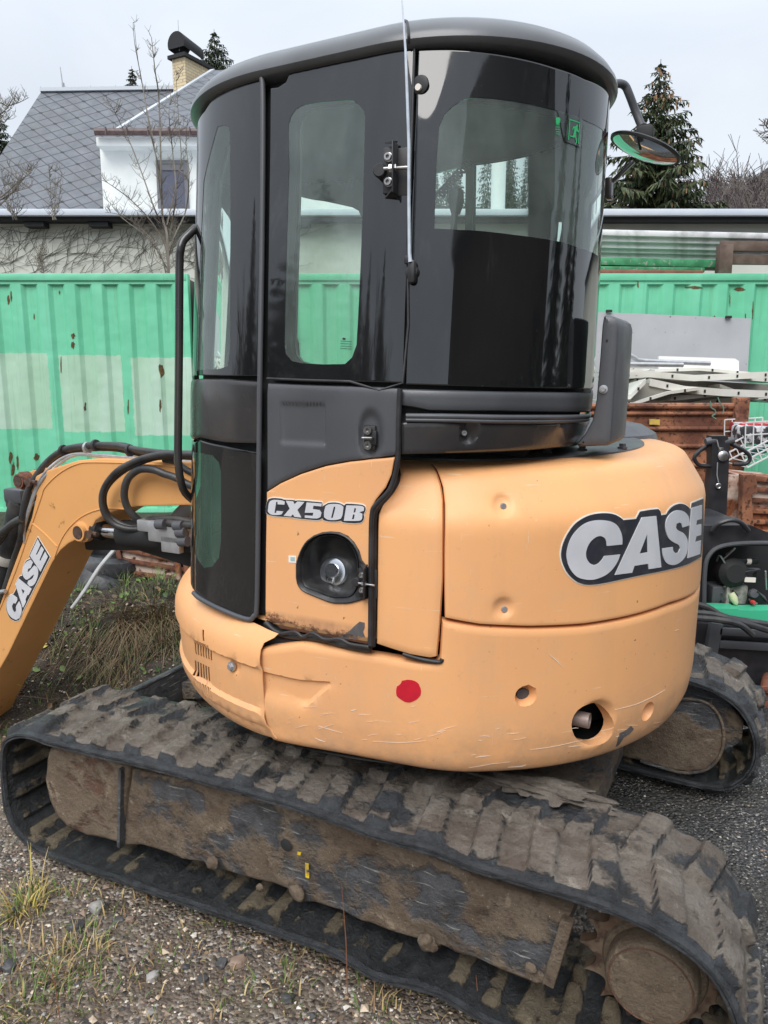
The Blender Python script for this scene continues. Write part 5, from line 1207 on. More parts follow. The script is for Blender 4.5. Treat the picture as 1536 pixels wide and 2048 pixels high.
def container(x0,x1,label,boxes,d=2.44):
    th=empty('shipping_container',label,'container',((x0+x1)/2,YC+d/2,ZB)); O=th.location
    gm_=green_mat([(a-O.x,b_-O.x,c-O.z,e-O.z) for a,b_,c,e in boxes])
    m=MB(); xs=axis([(x0+.10,x1-.10,.0278/2)]); zs=[ZB+.12,ZT-.10]
    vs=[];n=len(xs)
    for zz_ in zs:
        for x in xs: vs.append(Vector((x,YC-corr(x-x0),zz_))-O)
    m.add(vs,[(i,i+1,n+i+1,n+i) for i in range(n-1)]); m.build('side_panel',gm_,th,ang=20)
    m=MB(); m.box(Vector(((x0+x1)/2,YC+.02,ZT-.035))-O,(x1-x0,.07,.07),bev=.004); m.box(Vector(((x0+x1)/2,YC+.012,ZT-.085))-O,(x1-x0-.2,.02,.04)); m.build('top_rail',gm_,th)
    m=MB(); m.box(Vector(((x0+x1)/2,YC+.03,ZB+.075))-O,(x1-x0,.07,.15),bev=.004); m.build('bottom_rail',gm_,th)
    for x in(x0+.05,x1-.05): m=MB(); m.box(Vector((x,YC+.04,(ZT+ZB)/2))-O,(.13,.10,ZT-ZB),bev=.01); m.build('corner_post',gm_,th)
    m=MB(); m.box(Vector(((x0+x1)/2,YC+d/2+.1,(ZT+ZB)/2+.02))-O,(x1-x0-.02,d-.16,ZT-ZB-.12)); m.build('container_body',mat('container_roof_rusty',(.13,.12,.11),.8,var=(.2,.15,.12),vs=2) if 'container_roof_rusty' not in bpy.data.materials else bpy.data.materials['container_roof_rusty'],th)  # unseen roof toned grey brown so no green bounces onto the wall behind
    return th,O
X1=W(384,800,YC).x; X2=X1+.10
def bxp(x0,x1,y0,y1): a=W(x0,y0,YC); b_=W(x1,y1,YC); return (a.x,b_.x,b_.z,a.z)
c1,O1=container(X1-6.06,X1,'green corrugated shipping container with pale painted squares behind the boom',[bxp(-60,107,705,859),bxp(113,250,709,865),bxp(260,470,714,872)])
c2,O2=container(X2,X2+6.06,'green corrugated shipping container with scrap stacked on its roof and before it',[])
cs1=Corr(X1-6.06); cs2=Corr(X2)
rustm=mat('container_rust',(.075,.045,.02),.85,var=(.16,.10,.035),vs=30,bs=.4)
def rustspot(px,py,w_,h_,par_,S,O,seed):
    r=random.Random(seed); pts=[]
    for k in range(14):
        a=2*math.pi*k/14; pts.append((px+w_*math.cos(a)*r.uniform(.5,1.2),py+h_*math.sin(a)*r.uniform(.6,1.2)))
    o=patch('rust_spot',S,pts,rustm,None,h=.003,th=.002,bev=0,step=.02,edge=.02); 
    for v_ in o.data.vertices: v_.co-=O
    o.parent=par_
for i,a in enumerate([(15,600,3,10),(23,592,3,12),(147,672,4,7),(147,690,4,8),(117,585,2,4),(66,632,1.5,7),(21,915,3,12),(33,925,3,18),(25,940,4,14),(73,915,5,8),(257,815,1.5,16),(323,740,5,16),(321,810,3,14),(170,815,2,10),(295,1030,8,10),(350,1028,10,8),(368,1025,3,9),(120,730,1.2,20)]): rustspot(*a,c1,cs1,O1,i)
for i,a in enumerate([(1428,640,3,9),(1462,600,1.5,14),(1490,632,1.5,6),(1505,622,2,18),(1275,570,2,8),(1390,575,18,3),(1480,578,10,4)]): rustspot(*a,c2,cs2,O2,i+30)
# ================================================================= LOW BUILDING BEHIND
YW=13.0
def world_box(m,x0,x1,y0,y1,z0,z1,O=Vector((0,0,0)),bev=0,mi=0): m.box(Vector(((x0+x1)/2,(y0+y1)/2,(z0+z1)/2))-O,(x1-x0,y1-y0,z1-z0),bev=bev,mi=mi)
zc=W(300,424,YW).z; zc2=W(300,437,YW).z
O=Vector((0,YW,0)); lb_=empty('flat_roofed_building','long low pale rendered building with a flat zinc edged roof behind the containers','building',O)
wallm=mat('pale_render',(.66,.68,.61),.85,var=(.55,.57,.50),vs=1.2,vlo=.35,vhi=.7,bs=.2,bscale=30)
m=MB(); world_box(m,-14,16,YW+.12,YW+9,0,zc2-.05,O); m.build('wall',wallm,lb_)
m=MB(); world_box(m,-14.6,16.6,YW-.25,YW+9.5,zc2,zc,O,bev=.01); m.build('roof_edge',mat('zinc_edge',(.56,.62,.70),.5,var=(.64,.69,.75),vs=2),lb_)
m=MB(); world_box(m,-14.5,16.5,YW-.15,YW+9.4,zc2-.06,zc2-.004,O); m.build('soffit',mat('dark_soffit',(.03,.032,.035),.8),lb_)  # near-black board puts the slim eave shadow into its colour
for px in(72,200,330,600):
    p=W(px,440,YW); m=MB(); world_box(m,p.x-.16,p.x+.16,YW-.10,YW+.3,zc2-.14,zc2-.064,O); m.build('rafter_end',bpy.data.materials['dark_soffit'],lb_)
# white flue seen through the rear window
pa=W(995,440,YW+1.5); m=MB(); m.lathe([(.13,0),(.13,1.25),(.145,1.25),(.145,1.31),(.13,1.31),(.13,2.6)],(0,0,0),n=20); o=m.build('flue_pipe',mat('white_flue',(.75,.76,.75),.4),None); o.location=(pa.x,YW+1.5,zc-.05); tag(o,'white metal flue pipe rising from the flat roof, seen through the cab','pipe')
# creeper on the wall
m=MB(); r=random.Random(31)
for _ in range(320):
    px,py=r.uniform(-150,560),r.uniform(440,560); p=W(px,py,YW+.10); a=r.uniform(-.3,1.1)*1.2+.5; P=[Vector((p.x,YW+.10,p.z))]
    for k in range(7): a+=r.uniform(-.45,.45); P.append(P[-1]+Vector((math.cos(a)*.16,r.uniform(-.02,.02),math.sin(a)*.13)))
    P=[q for q in P if q.z<zc2-.08]
    if len(P)>2: m.tube(P,[.0045-.0004*k for k in range(len(P))],n=3,cap=False)
o=m.build('creeper',mat('creeper_stems',(.19,.18,.155),.8),None,fix=False); tag(o,'bare creeper stems spreading over the pale wall behind the container','climbing plant')
# ================================================================= HOUSE
YH=20.0
O=Vector((W(250,420,YH).x,YH,0)); ho=empty('house','white house with a grey diamond slate roof, dormer and brick chimney','house',O)
white_r=mat('white_render',(.72,.73,.70),.8,var=(.62,.64,.62),vs=1.5)
def slate(name):
    m,t,b=newmat(name); v=coord(t); sx=t.nodes.new('ShaderNodeSeparateXYZ'); lk(t,v,sx.inputs[0])
    s1=math_(t,'MULTIPLY',math_(t,'SUBTRACT',sx.outputs[2],math_(t,'MULTIPLY',sx.outputs[0],.37)),1/.30); s2=math_(t,'MULTIPLY',math_(t,'ADD',sx.outputs[2],math_(t,'MULTIPLY',sx.outputs[0],.74)),1/.33)
    def fr_(x): return math_(t,'ABSOLUTE',math_(t,'SUBTRACT',math_(t,'FRACT',x),.5))
    a=fr_(s1); c=fr_(s2)
    e=math_(t,'MAXIMUM',a,c); line_=ramp(t,e,[(.43,0.),(.47,1.)])
    idn=noisen(t,3,3,vec=v)
    base=mix(t,ramp(t,idn,[(.35,0.),(.7,1.)]),(.105,.115,.135),(.155,.165,.185))
    base=mix(t,ramp(t,noisen(t,.5,7,.75,vec=v),[(.5,0.),(.7,.6)]),base,(.10,.105,.10))
    knot=ramp(t,math_(t,'MINIMUM',fr_(math_(t,'MULTIPLY',s1,.5)),fr_(math_(t,'MULTIPLY',s2,.5))),[(.43,0.),(.445,1.)])
    lk(t,mix(t,knot,mix(t,line_,base,(.035,.037,.042)),(.012,.012,.013)),b.inputs['Base Color']); setp(b,rough=.5)
    bump(t,b,math_(t,'MULTIPLY',e,-1),.5,.03); return m
SLm=slate('diamond_slate')
YR=25.0
A_=W(82,184,YR); B_=W(480,178,YR); C_=W(-160,560,YH); D_=W(520,560,YH)
m=MB(); m.add([p-O for p in (A_,B_,D_,C_)]+[p-O+Vector((0,.0,-.15)) for p in(A_,B_,D_,C_)],[(0,1,2,3),(7,6,5,4),(0,3,7,4)]); m.build('main_roof',SLm,ho,ang=0,fix=False)
m=MB(); m.add([Vector(p) for p in ((A_-O),(C_-O),(C_-O+Vector((0,9,0))),(A_-O+Vector((0,.2,0))))],[(0,1,2,3)]); m.build('hip_roof',SLm,ho,ang=0,fix=False)
m=MB(); world_box(m,C_.x+.3,D_.x+6,YH+.2,YH+9,-1,C_.z+.1,O); m.build('wall',white_r,ho)
m=MB(); m.bar(A_-O+Vector((0,0,.05)),B_-O+Vector((0,0,.05)),.18,.10,up=(0,0,1)); 
for k in range(8): p=A_.lerp(B_,k/8)-O; m.tube([p,p+Vector((0,0,.16))],.02,n=5)
m.build('ridge_cap',mat('ridge_metal',(.50,.53,.57),.4),ho)
m=MB(); p=W(127,180,YR)-O; m.tube([p,p+Vector((-.05,0,.65))],[.02,.012],n=5); m.tube([p+Vector((0,0,.05)),p+Vector((0,0,.2))],.045,n=6); m.build('lightning_rod',M['steel'],ho)
# dormer
YD=20.6
dl=W(208,430,YD).x; dz0=W(208,430,YD).z-1.5; dz1=W(208,290,YD).z; dr=dl+7
dm_=MB(); world_box(dm_,dl,dr,YD,YD+4.5,dz0,dz1,O); drm=dm_.build('dormer',white_r,ho)
m=MB(); a=W(189,272,YD-.5); b_=W(189,290,YD-.5); world_box(m,a.x,dr,YD-.42,YD+.3,b_.z,a.z,O,bev=.02); m.build('eaves_board',white_r,drm)
m=MB(); g0=W(190,264,YD-.55); m.tube([Vector((g0.x,YD-.55,g0.z))-O,Vector((dr,YD-.55,g0.z))-O],.085,n=10)
for k in range(14): q=Vector((g0.x+.3+k*.52,YD-.64,g0.z))-O; m.box(q,(.03,.03,.19))
m.build('gutter',mat('brown_gutter',(.060,.028,.026),.4,var=(.10,.06,.055),vs=8),drm)
e0=W(236,258,YD-.4); e1=Vector((dr,YD-.4,e0.z)); r0=W(425,140,YD+4.2); r1=Vector((dr,YD+4.2,r0.z))
m=MB(); m.add([p-O for p in(e0,e1,r1,r0)],[(0,1,2,3)]); m.build('dormer_roof',SLm,drm,ang=0,fix=False)
m=MB(); m.bar(e0-O,r0-O,.14,.05); m.build('hip_cap',bpy.data.materials['ridge_metal'],drm)
wa=W(312,321,YD-.02); wb=W(379,424,YD-.02)
m=MB(); fx=.09
for (x0,x1,z0,z1) in((wa.x,wb.x,wa.z-fx,wa.z),(wa.x,wa.x+fx,wb.z,wa.z-fx),(wb.x-fx,wb.x,wb.z,wa.z-fx),(wa.x+fx,wb.x-fx,wb.z,wb.z+fx),(wa.x+.1,wb.x-fx,wa.z-.24,wa.z-.10)): world_box(m,x0,x1,YD-.06,YD+.04,z0,z1,O)
wf=m.build('window',mat('grey_window_frame',(.13,.13,.14),.5),drm)
m=MB(); world_box(m,wa.x+fx,wb.x-fx,YD-.02,YD+.01,wb.z+fx,wa.z-fx,O); m.build('pane',mat('window_pane',(.09,.095,.13),.12,ior=1.5),wf)
# chimney
YK=24.5
ka=W(352,130,YK); kb=W(380,190,YK)
bm_br,t,b=newmat('yellow_brick'); br=t.nodes.new('ShaderNodeTexBrick'); br.inputs['Scale'].default_value=1; br.inputs['Brick Width'].default_value=.26; br.inputs['Row Height'].default_value=.085; br.inputs['Mortar Size'].default_value=.009
br.inputs['Color1'].default_value=(.66,.54,.34,1); br.inputs['Color2'].default_value=(.58,.47,.29,1); br.inputs['Mortar'].default_value=(.36,.30,.22,1)
v=coord(t); sx=t.nodes.new('ShaderNodeSeparateXYZ'); lk(t,v,sx.inputs[0]); cb=t.nodes.new('ShaderNodeCombineXYZ'); lk(t,math_(t,'ADD',sx.outputs[0],sx.outputs[1]),cb.inputs[0]); lk(t,sx.outputs[2],cb.inputs[1]); lk(t,cb.outputs[0],br.inputs[0]); lk(t,br.outputs[0],b.inputs['Base Color']); setp(b,rough=.8)
rotc=Matrix.Rotation(R(-28),3,'Z'); cc=Vector(((ka.x+kb.x)/2+.16,YK+.5,(ka.z+kb.z)/2-.6))-O
m=MB(); m.box(cc,(.50,1.15,2.4),rot=rotc); ch=m.build('chimney',bm_br,ho)
m=MB(); m.box(cc+Vector((0,0,1.24)),(.68,1.35,.10),rot=rotc); m.build('chimney_slab',mat('cowl_dark',(.010,.010,.012),.7),ch)
top=cc+Vector((0,0,1.30)); ax=rotc@Vector((0,1,0)); xd=rotc@Vector((1,0,0)); m=MB(); ps=[]
for k in range(15):
    a=math.pi*(-.12+1.24*k/14); ps.append((math.cos(a)*.33,.28+math.sin(a)*.33))
f=[top-ax*.65+xd*x+Vector((0,0,z)) for x,z in ps]; bk_=[p+ax*.85-Vector((0,0,.12)) for p in f]; n=len(ps)
m.add(f+bk_,[(i,i+1,n+i+1,n+i) for i in range(n-1)]+[tuple(range(n))]); m.build('cowl',bpy.data.materials['cowl_dark'],ch,fix=False)
p=W(356,40,YK)-O; m=MB(); m.tube([Vector((p.x,p.y,top.z+.1)),p],[.014,.007],n=5); m.build('lightning_rod',M['steel'],ho)
# ================================================================= TREES
bark=mat('spruce_bark',(.09,.06,.045),.85)
needle=mat('spruce_needles',(.035,.055,.026),.6,var=(.060,.085,.035),vs=1.3,spots=(.022,.03,.018),ss=5,slo=.5,shi=.6)
needle_o=mat('spruce_needles_olive',(.055,.078,.03),.6,var=(.085,.10,.04),vs=.8,spots=(.02,.03,.015),ss=3,slo=.5,shi=.6)
cone_m=mat('spruce_cones',(.26,.15,.075),.7)
def spruce_mesh(H_t,Rb,seed,dens=1.0,cones=False,thin=1.0,twl=1.0):
    r=random.Random(seed); tr=MB(); cr_=MB()
    tr.tube([Vector((0,0,-.5)),Vector((.02*H_t*r.uniform(-.3,.3),0,H_t*.5)),Vector((0,0,H_t))],[H_t*.014,H_t*.008,.01],n=7)
    z=H_t*.06
    while z<H_t*.985:
        u=z/H_t; L=Rb*(1-u)**.92*(1 if u>.1 else .8)+.06; nb=int(max(4,(6+3*(1-u))*dens)); a0=r.uniform(0,6.28)
        for k in range(nb):
            a=a0+6.283*k/nb+r.uniform(-.25,.25); l=L*r.uniform(.62,1.12); ca,sa=math.cos(a),math.sin(a); zz_=z+r.uniform(-.12,.12)
            droop=.30+.25*(1-u); P=[]
            for q in range(6):
                s=q/5; P.append(Vector((ca*l*s,sa*l*s,zz_+l*(.12*s*(1 if u>.6 else .3)-droop*s*s*(1.0-.35*s)+.10*s**4))))
            tr.tube(P,[.012+.012*l*(1-q/5)*.5 for q in range(6)],n=3,cap=False)
            nt_b=max(3,int(l/.105*dens*twl))
            for q in range(nt_b):
                s=(q+.6)/nt_b*.97+.03; i=min(4,int(s*5)); c=P[i].lerp(P[i+1],s*5-i)
                for sd_ in(-1,1):
                    tl=l*.34*(1-s*.55)*r.uniform(.6,1.3)*thin+.07; sa2=a+sd_*r.uniform(.6,1.25); d=Vector((math.cos(sa2),math.sin(sa2),-r.uniform(.15,.8))).normalized()
                    w_=tl*r.uniform(.07,.13)+.016; sd2=d.cross(Vector((0,0,1))).normalized()*w_; dr_=Vector((0,0,-tl*.25))
                    cr_.add([c,c+d*tl*.45+sd2,c+d*tl+dr_,c+d*tl*.45-sd2],[(0,1,2,3)])
                    hang=Vector((r.uniform(-.05,.05),r.uniform(-.05,.05),-tl*r.uniform(.3,.7))); c2=c+d*tl*r.uniform(.2,.7); cr_.add([c2+d*.05,c2+d*.04+hang*.6+sd2*.3,c2+hang,c2-d*.05],[(0,1,2,3)])
            if r.random()<.8:
                c=P[5]; d=Vector((ca,sa,-.2)); sdx=Vector((-sa,ca,0))*.06; cr_.add([c-d*.2+sdx,c+d*.12,c-d*.2-sdx],[(0,1,2)])
            if cones and r.random()<.55:
                for _ in range(r.randint(1,4)):
                    c=P[r.choice((3,4,5))]+Vector((r.uniform(-.15,.15),r.uniform(-.15,.15),-.08)); cr_.add([c+Vector((-.03,0,0)),c+Vector((.03,0,0)),c+Vector((.022,0,-.16)),c+Vector((-.022,0,-.16))],[(0,1,2,3)],1)
        z+=(H_t*.018+.10)*(1-.35*u)
    return tr,cr_
def tree(name,label,loc,H_t,Rb,seed,mt,group,**kw):
    tr,cr_=spruce_mesh(H_t,Rb,seed,**kw); th=empty(name,label,'tree',loc,0,group); tr.build('trunk',bark,th,ang=60,fix=False); cr_.build('crown',[mt,cone_m],th,ang=0,fix=False); return th
def treeat(px,pyt,Y,Rpx,label,seed,mt,zb=0,**kw):
    t_=W(px,pyt,Y); H_t=t_.z-zb; return tree('spruce_tree',label,(t_.x,Y,zb),H_t,Rpx/1500*Y,seed,mt,'spruces around the yard',**kw)
treeat(1322,118,30,285,'tall spruce with hanging cones behind the round mirror',3,needle_o,cones=True,dens=.95,thin=1.1)
treeat(428,58,42,210,'dark spruce rising behind the brick chimney',5,needle,zb=6,dens=1.1)
treeat(263,132,48,95,'small spruce top showing over the slate ridge',6,needle,zb=8)
treeat(-18,190,36,130,'dark spruce at the far left behind the slate roof',7,needle,zb=5)
# wooded hillside
m=MB(); hx=axis([(-160,0,8),(0,90,2.5),(90,160,8)]); hy=axis([(56,110,3),(110,200,10)]); m.v=[(x,y,-1+24*math.exp(-((x-48)/17)**2-((y-84)/18)**2)+sstep(60,190,y)*34*(1+.15*math.sin(x*.03+1))+noise.fractal(Vector((x*.03,y*.03,0)),1,2,3)*3) for y in hy for x in hx]; nx=len(hx)
m.f=[(j*nx+i,j*nx+i+1,(j+1)*nx+i+1,(j+1)*nx+i) for j in range(len(hy)-1) for i in range(nx-1)]; m.m=[0]*len(m.f)
o=m.build('hillside',mat('forest_floor',(.085,.07,.058),.95,var=(.15,.125,.11),vs=.6,spots=(.03,.035,.02),ss=1.2,slo=.5,shi=.6,bs=1.0,bscale=1.5,bdist=1.5),None,fix=False,ang=180); tag(o,kind='structure')
tr,cr_=spruce_mesh(13,2.6,40,dens=.6,thin=1.6,twl=.35)
far_need=mat('far_spruce_needles',(.060,.085,.055),.8,var=(.085,.11,.075),vs=.3)  # paler, greyer needles put the distance haze into their colour
def hz(x,y): return -1+24*math.exp(-((x-48)/17)**2-((y-84)/18)**2)+sstep(60,190,y)*34*(1+.15*math.sin(x*.03+1))+noise.fractal(Vector((x*.03,y*.03,0)),1,2,3)*3
m=MB(); r=random.Random(77)
for k in range(150):
    y=r.uniform(62,150); x=r.uniform(-.15,.26)*y; s=r.uniform(.6,1.25); z=hz(x,y); a=r.uniform(0,6.28); ca,sa=math.cos(a)*s,math.sin(a)*s
    m.add([(x+v_[0]*ca-v_[1]*sa,y+v_[0]*sa+v_[1]*ca,z+v_[2]*s*1.15) for v_ in map(tuple,cr_.v)],cr_.f)
o=m.build('spruce_wood',far_need,None,ang=0,fix=False); tag(o,'distant spruce wood covering the hillside behind the cab','wood',kind='stuff')
# bare deciduous trees
def bare(m,base,H_t,seed,depth=5,spread=.55,r0=None,nb=3,minr=.008,up=.25):
    r=random.Random(seed)
    def grow(p,d,L,rad,k):
        P=[p]; dd=d.copy()
        for i in range(3):
            dd=(dd+Vector((r.uniform(-.14,.14),r.uniform(-.14,.14),r.uniform(-.05,.12)))).normalized(); P.append(P[-1]+dd*L/3)
        rr=[max(minr,rad*(1-.35*i/3)) for i in range(4)]; m.tube(P,rr,n=5 if k<2 else 3,cap=False)
        if k>=depth: return
        for i in range(nb+(1 if k>1 else 0)):
            a=r.uniform(0,6.28); q=P[r.choice((1,2,3,3))] if k else P[r.choice((2,3,3))]
            o_=dd.orthogonal().normalized(); o_.rotate(Matrix.Rotation(a,3,dd)); nd=(dd+o_*spread*r.uniform(.6,1.4)+Vector((0,0,up))).normalized()
            grow(q,nd,L*r.uniform(.62,.82),rad*.58,k+1)
    grow(Vector(base),Vector((0,0,1)),H_t*.30,r0 or H_t*.012,0)
tw=mat('bare_twigs',(.095,.077,.072),.8,var=(.15,.125,.115),vs=.4)
tw2=mat('grey_bark_twigs',(.13,.11,.09),.8,var=(.20,.18,.145),vs=2)
m=MB()
for i,(px,pyt,Y) in enumerate([(1420,290,55),(1455,300,60),(1490,265,52),(1530,255,50),(1575,270,52),(1390,330,70),(1470,330,64),(1510,320,66),(1440,350,72),(1550,320,60),(1620,290,55),(1405,345,48),(1435,325,50),(1475,310,46),(1500,290,47),(1525,300,45),(1385,360,50),(1450,345,45),(1560,285,46),(1515,340,44)]):
    t_=W(px,pyt,Y); bare(m,(t_.x,Y,-1),t_.z+1.5,100+i,depth=5,nb=4,minr=.016,spread=.95,up=.10)
r_=random.Random(13)
for i in range(70):
    x,y=r_.uniform(27,58),r_.uniform(58,84); bare(m,(x,y,hz(x,y)-.5),r_.uniform(5.5,9),400+i,depth=4,nb=5,minr=.034,spread=1.0,up=.08)
r_=random.Random(12)
for i in range(22):
    px=1385+i*9+r_.uniform(-6,6); Y=r_.uniform(40,50); t_=W(px,r_.uniform(350,400)-max(0,px-1450)*.25,Y); bare(m,(t_.x,Y,.5),t_.z-.5,300+i,depth=4,nb=4,minr=.015,spread=1.1,up=.06)
o=m.build('bare_woodland',tw,None,ang=0,fix=False); tag(o,'leafless grey brown woodland at the right beyond the tall spruce','wood',kind='stuff')
def baretree(name,label,px,pyb,pyt,Y,seed,cat='tree',**kw):
    b0=W(px,pyb,Y); t_=W(px,pyt,Y); m=MB(); bare(m,(0,0,0),(t_.z-b0.z),seed,**kw); th=m.build(name,tw2,None,ang=60,fix=False); th.location=b0; tag(th,label,cat); return th
# slim young tree with long upright shoots before the dormer
m=MB(); r=random.Random(9); Yt=11.3
def shoot(pts,r0,r1,tw_=14,tl=.22):
    P=[W(x,y,Yt+rnd.uniform(-.25,.25)) for x,y in pts]; Q,_=smooth_path(P,[0]*len(P),6); m.tube(Q,[.72*(r0+(r1-r0)*i/len(Q)) for i in range(len(Q))],n=5,cap=False)
    for k in range(tw_):
        i=r.randrange(2,len(Q)); s=r.choice((-1,1)); L=tl*r.uniform(.4,1.4)*(1-.5*i/len(Q)); p=Q[i]; dd=Vector((s*r.uniform(.4,1),r.uniform(-.5,.5),r.uniform(.2,1.1))).normalized(); p2=p+dd*L*.5; p3=p2+(dd+Vector((0,0,.5))).normalized()*L*.5; m.tube([p,p2,p3],[.0045,.0035,.002],n=3,cap=False)
        for _ in range(3):
            q=p.lerp(p3,r.uniform(.2,1)); m.tube([q,q+Vector((r.uniform(-.07,.07),0,r.uniform(.02,.10)))],[.0028,.0015],n=3,cap=False)
trunk=[(338,600),(336,540),(332,470)]
shoot([(338,620),(337,540),(334,470),(325,430),(322,330),(318,200),(310,140),(303,75)],.035,.006,40)
shoot([(336,545),(330,490),(300,440),(262,400),(225,372),(205,360)],.02,.004,34,.28)
shoot([(334,500),(345,440),(352,380),(345,300),(338,230),(342,180)],.022,.004,40)
shoot([(334,470),(310,420),(285,350),(262,290),(245,255),(225,215)],.018,.004,36,.3)
shoot([(336,520),(350,470),(372,420),(378,350),(372,290),(375,240)],.018,.004,30)
shoot([(325,430),(320,350),(300,260),(285,170),(270,90),(266,45)],.016,.004,16,.15)
shoot([(322,400),(310,300),(290,200),(276,120),(268,46)],.012,.003,10,.12)
shoot([(334,450),(350,380),(362,320),(358,250),(352,150)],.014,.004,26)
shoot([(335,560),(318,500),(280,455),(240,430),(210,425)],.016,.004,30,.25)
shoot([(336,540),(300,480),(250,440),(215,400)],.012,.003,24,.25)
o=m.build('bare_tree',tw2,None,ang=60,fix=False); tag(o,'slim leafless tree with long upright shoots in front of the dormer window','tree')
m=MB()
def shoots_left():
    for pts in ([(-60,330),(-10,215),(15,212),(38,205),(58,195)],[(-60,380),(-20,250),(5,225),(18,215)],[(-60,440),(0,395),(30,370),(55,350),(70,330)],[(-60,420),(0,400),(25,385),(60,375)],[(-40,300),(-5,240),(8,245),(16,236)],[(-60,470),(10,400),(45,360),(60,345)]): shoot(pts,.018,.004,26,.22)
shoots_left(); o=m.build('bare_tree',tw2,None,ang=60,fix=False); tag(o,'leafless branches reaching in at the left edge before the slate roof','tree')
for i,(px,w_,l) in enumerate(((110,30,'leafless bush rising over the flat roof edge below the slate'),(85,20,'small leafless bush low on the wall above the container'),(30,30,'leafless bush at the left against the slate roof'))):
    base=(px,560 if i==1 else 440); m=MB()
    for k in range(5): 
        x=px+rnd.uniform(-w_,w_); shoot([(px+rnd.uniform(-5,5),base[1]),((px+x)/2,base[1]-30),(x,base[1]-rnd.uniform(60,110)*(0.6 if i==1 else 1))],.007,.0025,9,.16)
    o=m.build('bare_bush',tw2,None,ang=60,fix=False); tag(o,l,'bush','leafless bushes before the house')
# ================================================================= SCRAP ON AND BEFORE THE RIGHT CONTAINER
def wbar(m,p,q,th_,dp,bev=.003): m.bar(p,q,th_,dp,up=(0,1,0),bev=bev)
def plank(name,label,cat,x0,y0,x1,y1,Y,hpx,dep,mt,group=None,bev=.004):
    a=W(x0,y0,Y);b_=W(x1,y1,Y); m=MB(); h=hpx/1500*Y; c=(a+b_)/2; m.bar(a-c,b_-c,dep,h,up=(0,0,1),bev=bev); o=m.build(name,mt,None); o.location=c; tag(o,label,cat,group); return o
snow=mat('galvanised_frames',(.74,.75,.76),.5,var=(.42,.42,.42),vs=5,vlo=.48,vhi=.70,bs=.3)
gl_=[('topmost dull galvanised rail of the stack on the right container',471,11),('second galvanised rail from the top of the container stack',483,11),('third galvanised rail in the container stack',495,12),('fourth galvanised rail in the container stack, thinnest',506,9),('lowest pale rail of the stack, resting on green boards',516,11)]
for i,(l,y,h_) in enumerate(gl_): plank('galvanised_rail',l,'metal rail',1150,y-4,1560,y+5,8.55+.05*i,h_,.20,snow,'galvanised rails stacked on the container',bev=.012)
gr_=mat('green_board',(.03,.20,.08),.6,var=(.07,.33,.15),vs=8,spots=(.3,.32,.28),ss=20,slo=.6,shi=.66)
plank('green_board','upper dark green weathered board under the pale rails','board',1180,525,1440,531,8.5,14,.25,gr_,'green boards on the container')
plank('green_board','lower dark green board lying on the brown beam','board',1180,540,1400,543,8.5,9,.25,gr_,'green boards on the container')
plank('rusty_beam','reddish brown beam lying on the container roof edge','beam',1180,545,1402,547,8.25,9,.10,mat('red_brown_beam',(.28,.11,.075),.6,var=(.2,.08,.05),vs=9))
pal=empty('wooden_pallet','grey brown wooden pallet on the container roof at the right edge','pallet',W(1490,550,8.3)); O=pal.location
wood=mat('weathered_wood',(.10,.068,.052),.85,var=(.17,.125,.10),vs=7,bs=.4,bscale=25)
for y,h_ in((492,7),(519,6)): m=MB(); a=W(1440,y,8.2)-O; b_=W(1640,y+2,8.2)-O; wbar(m,a,b_,.10,h_/1500*8.2*1); m.build('deck_board',wood,pal)
for y,h_ in((505,5),(514,4)): m=MB(); a=W(1440,y,8.8)-O; b_=W(1640,y+2,8.8)-O; wbar(m,a,b_,.10,h_/1500*8.2*1); m.build('deck_board',wood,pal)
for x in(1450,1560): m=MB(); a=W(x,490,8.12)-O; b_=W(x-4,550,8.12)-O; m.bar(a,b_,.14,.10,up=(0,1,0),bev=.006); m.build('post',wood,pal)
# grey board hung on the container
def flatpoly(name,label,cat,pts,Y,th_,mt,group=None):
    P=[W(x,y,Y) for x,y in pts]; c=sum(P,Vector())/len(P); m=MB(); m.prism([p-c for p in P],(0,th_,0)); o=m.build(name,mt,None); o.location=c; tag(o,label,cat,group); return o
gb=flatpoly('grey_board','large scuffed grey board hung on the green container','board',[(1150,622),(1502,637),(1490,830),(1150,830)],7.90,.02,mat('scuffed_grey_board',(.40,.41,.43),.6,var=(.46,.47,.49),vs=2,spots=(.10,.10,.11),ss=26,slo=.66,shi=.70))
for x,y in((1218,622),(1457,634)): m=MB(); p=W(x,y,7.88)-gb.location; m.box(p,(.06,.03,.025),bev=.004); m.build('hook',M['dark'],gb)
whitem=mat('white_sheet_metal',(.68,.67,.62),.4,var=(.58,.56,.50),vs=3,spots=(.25,.20,.14),ss=22,slo=.66,shi=.70)
greyin=mat('grey_sheet_underside',(.26,.25,.22),.6,var=(.16,.15,.13),vs=5)
flatpoly('white_panel','smooth white panel standing on the scrap heap before the grey board','panel',[(1318,712),(1470,717),(1478,722),(1478,760),(1318,760)],7.0,.03,mat('clean_white',(.80,.80,.79),.35))
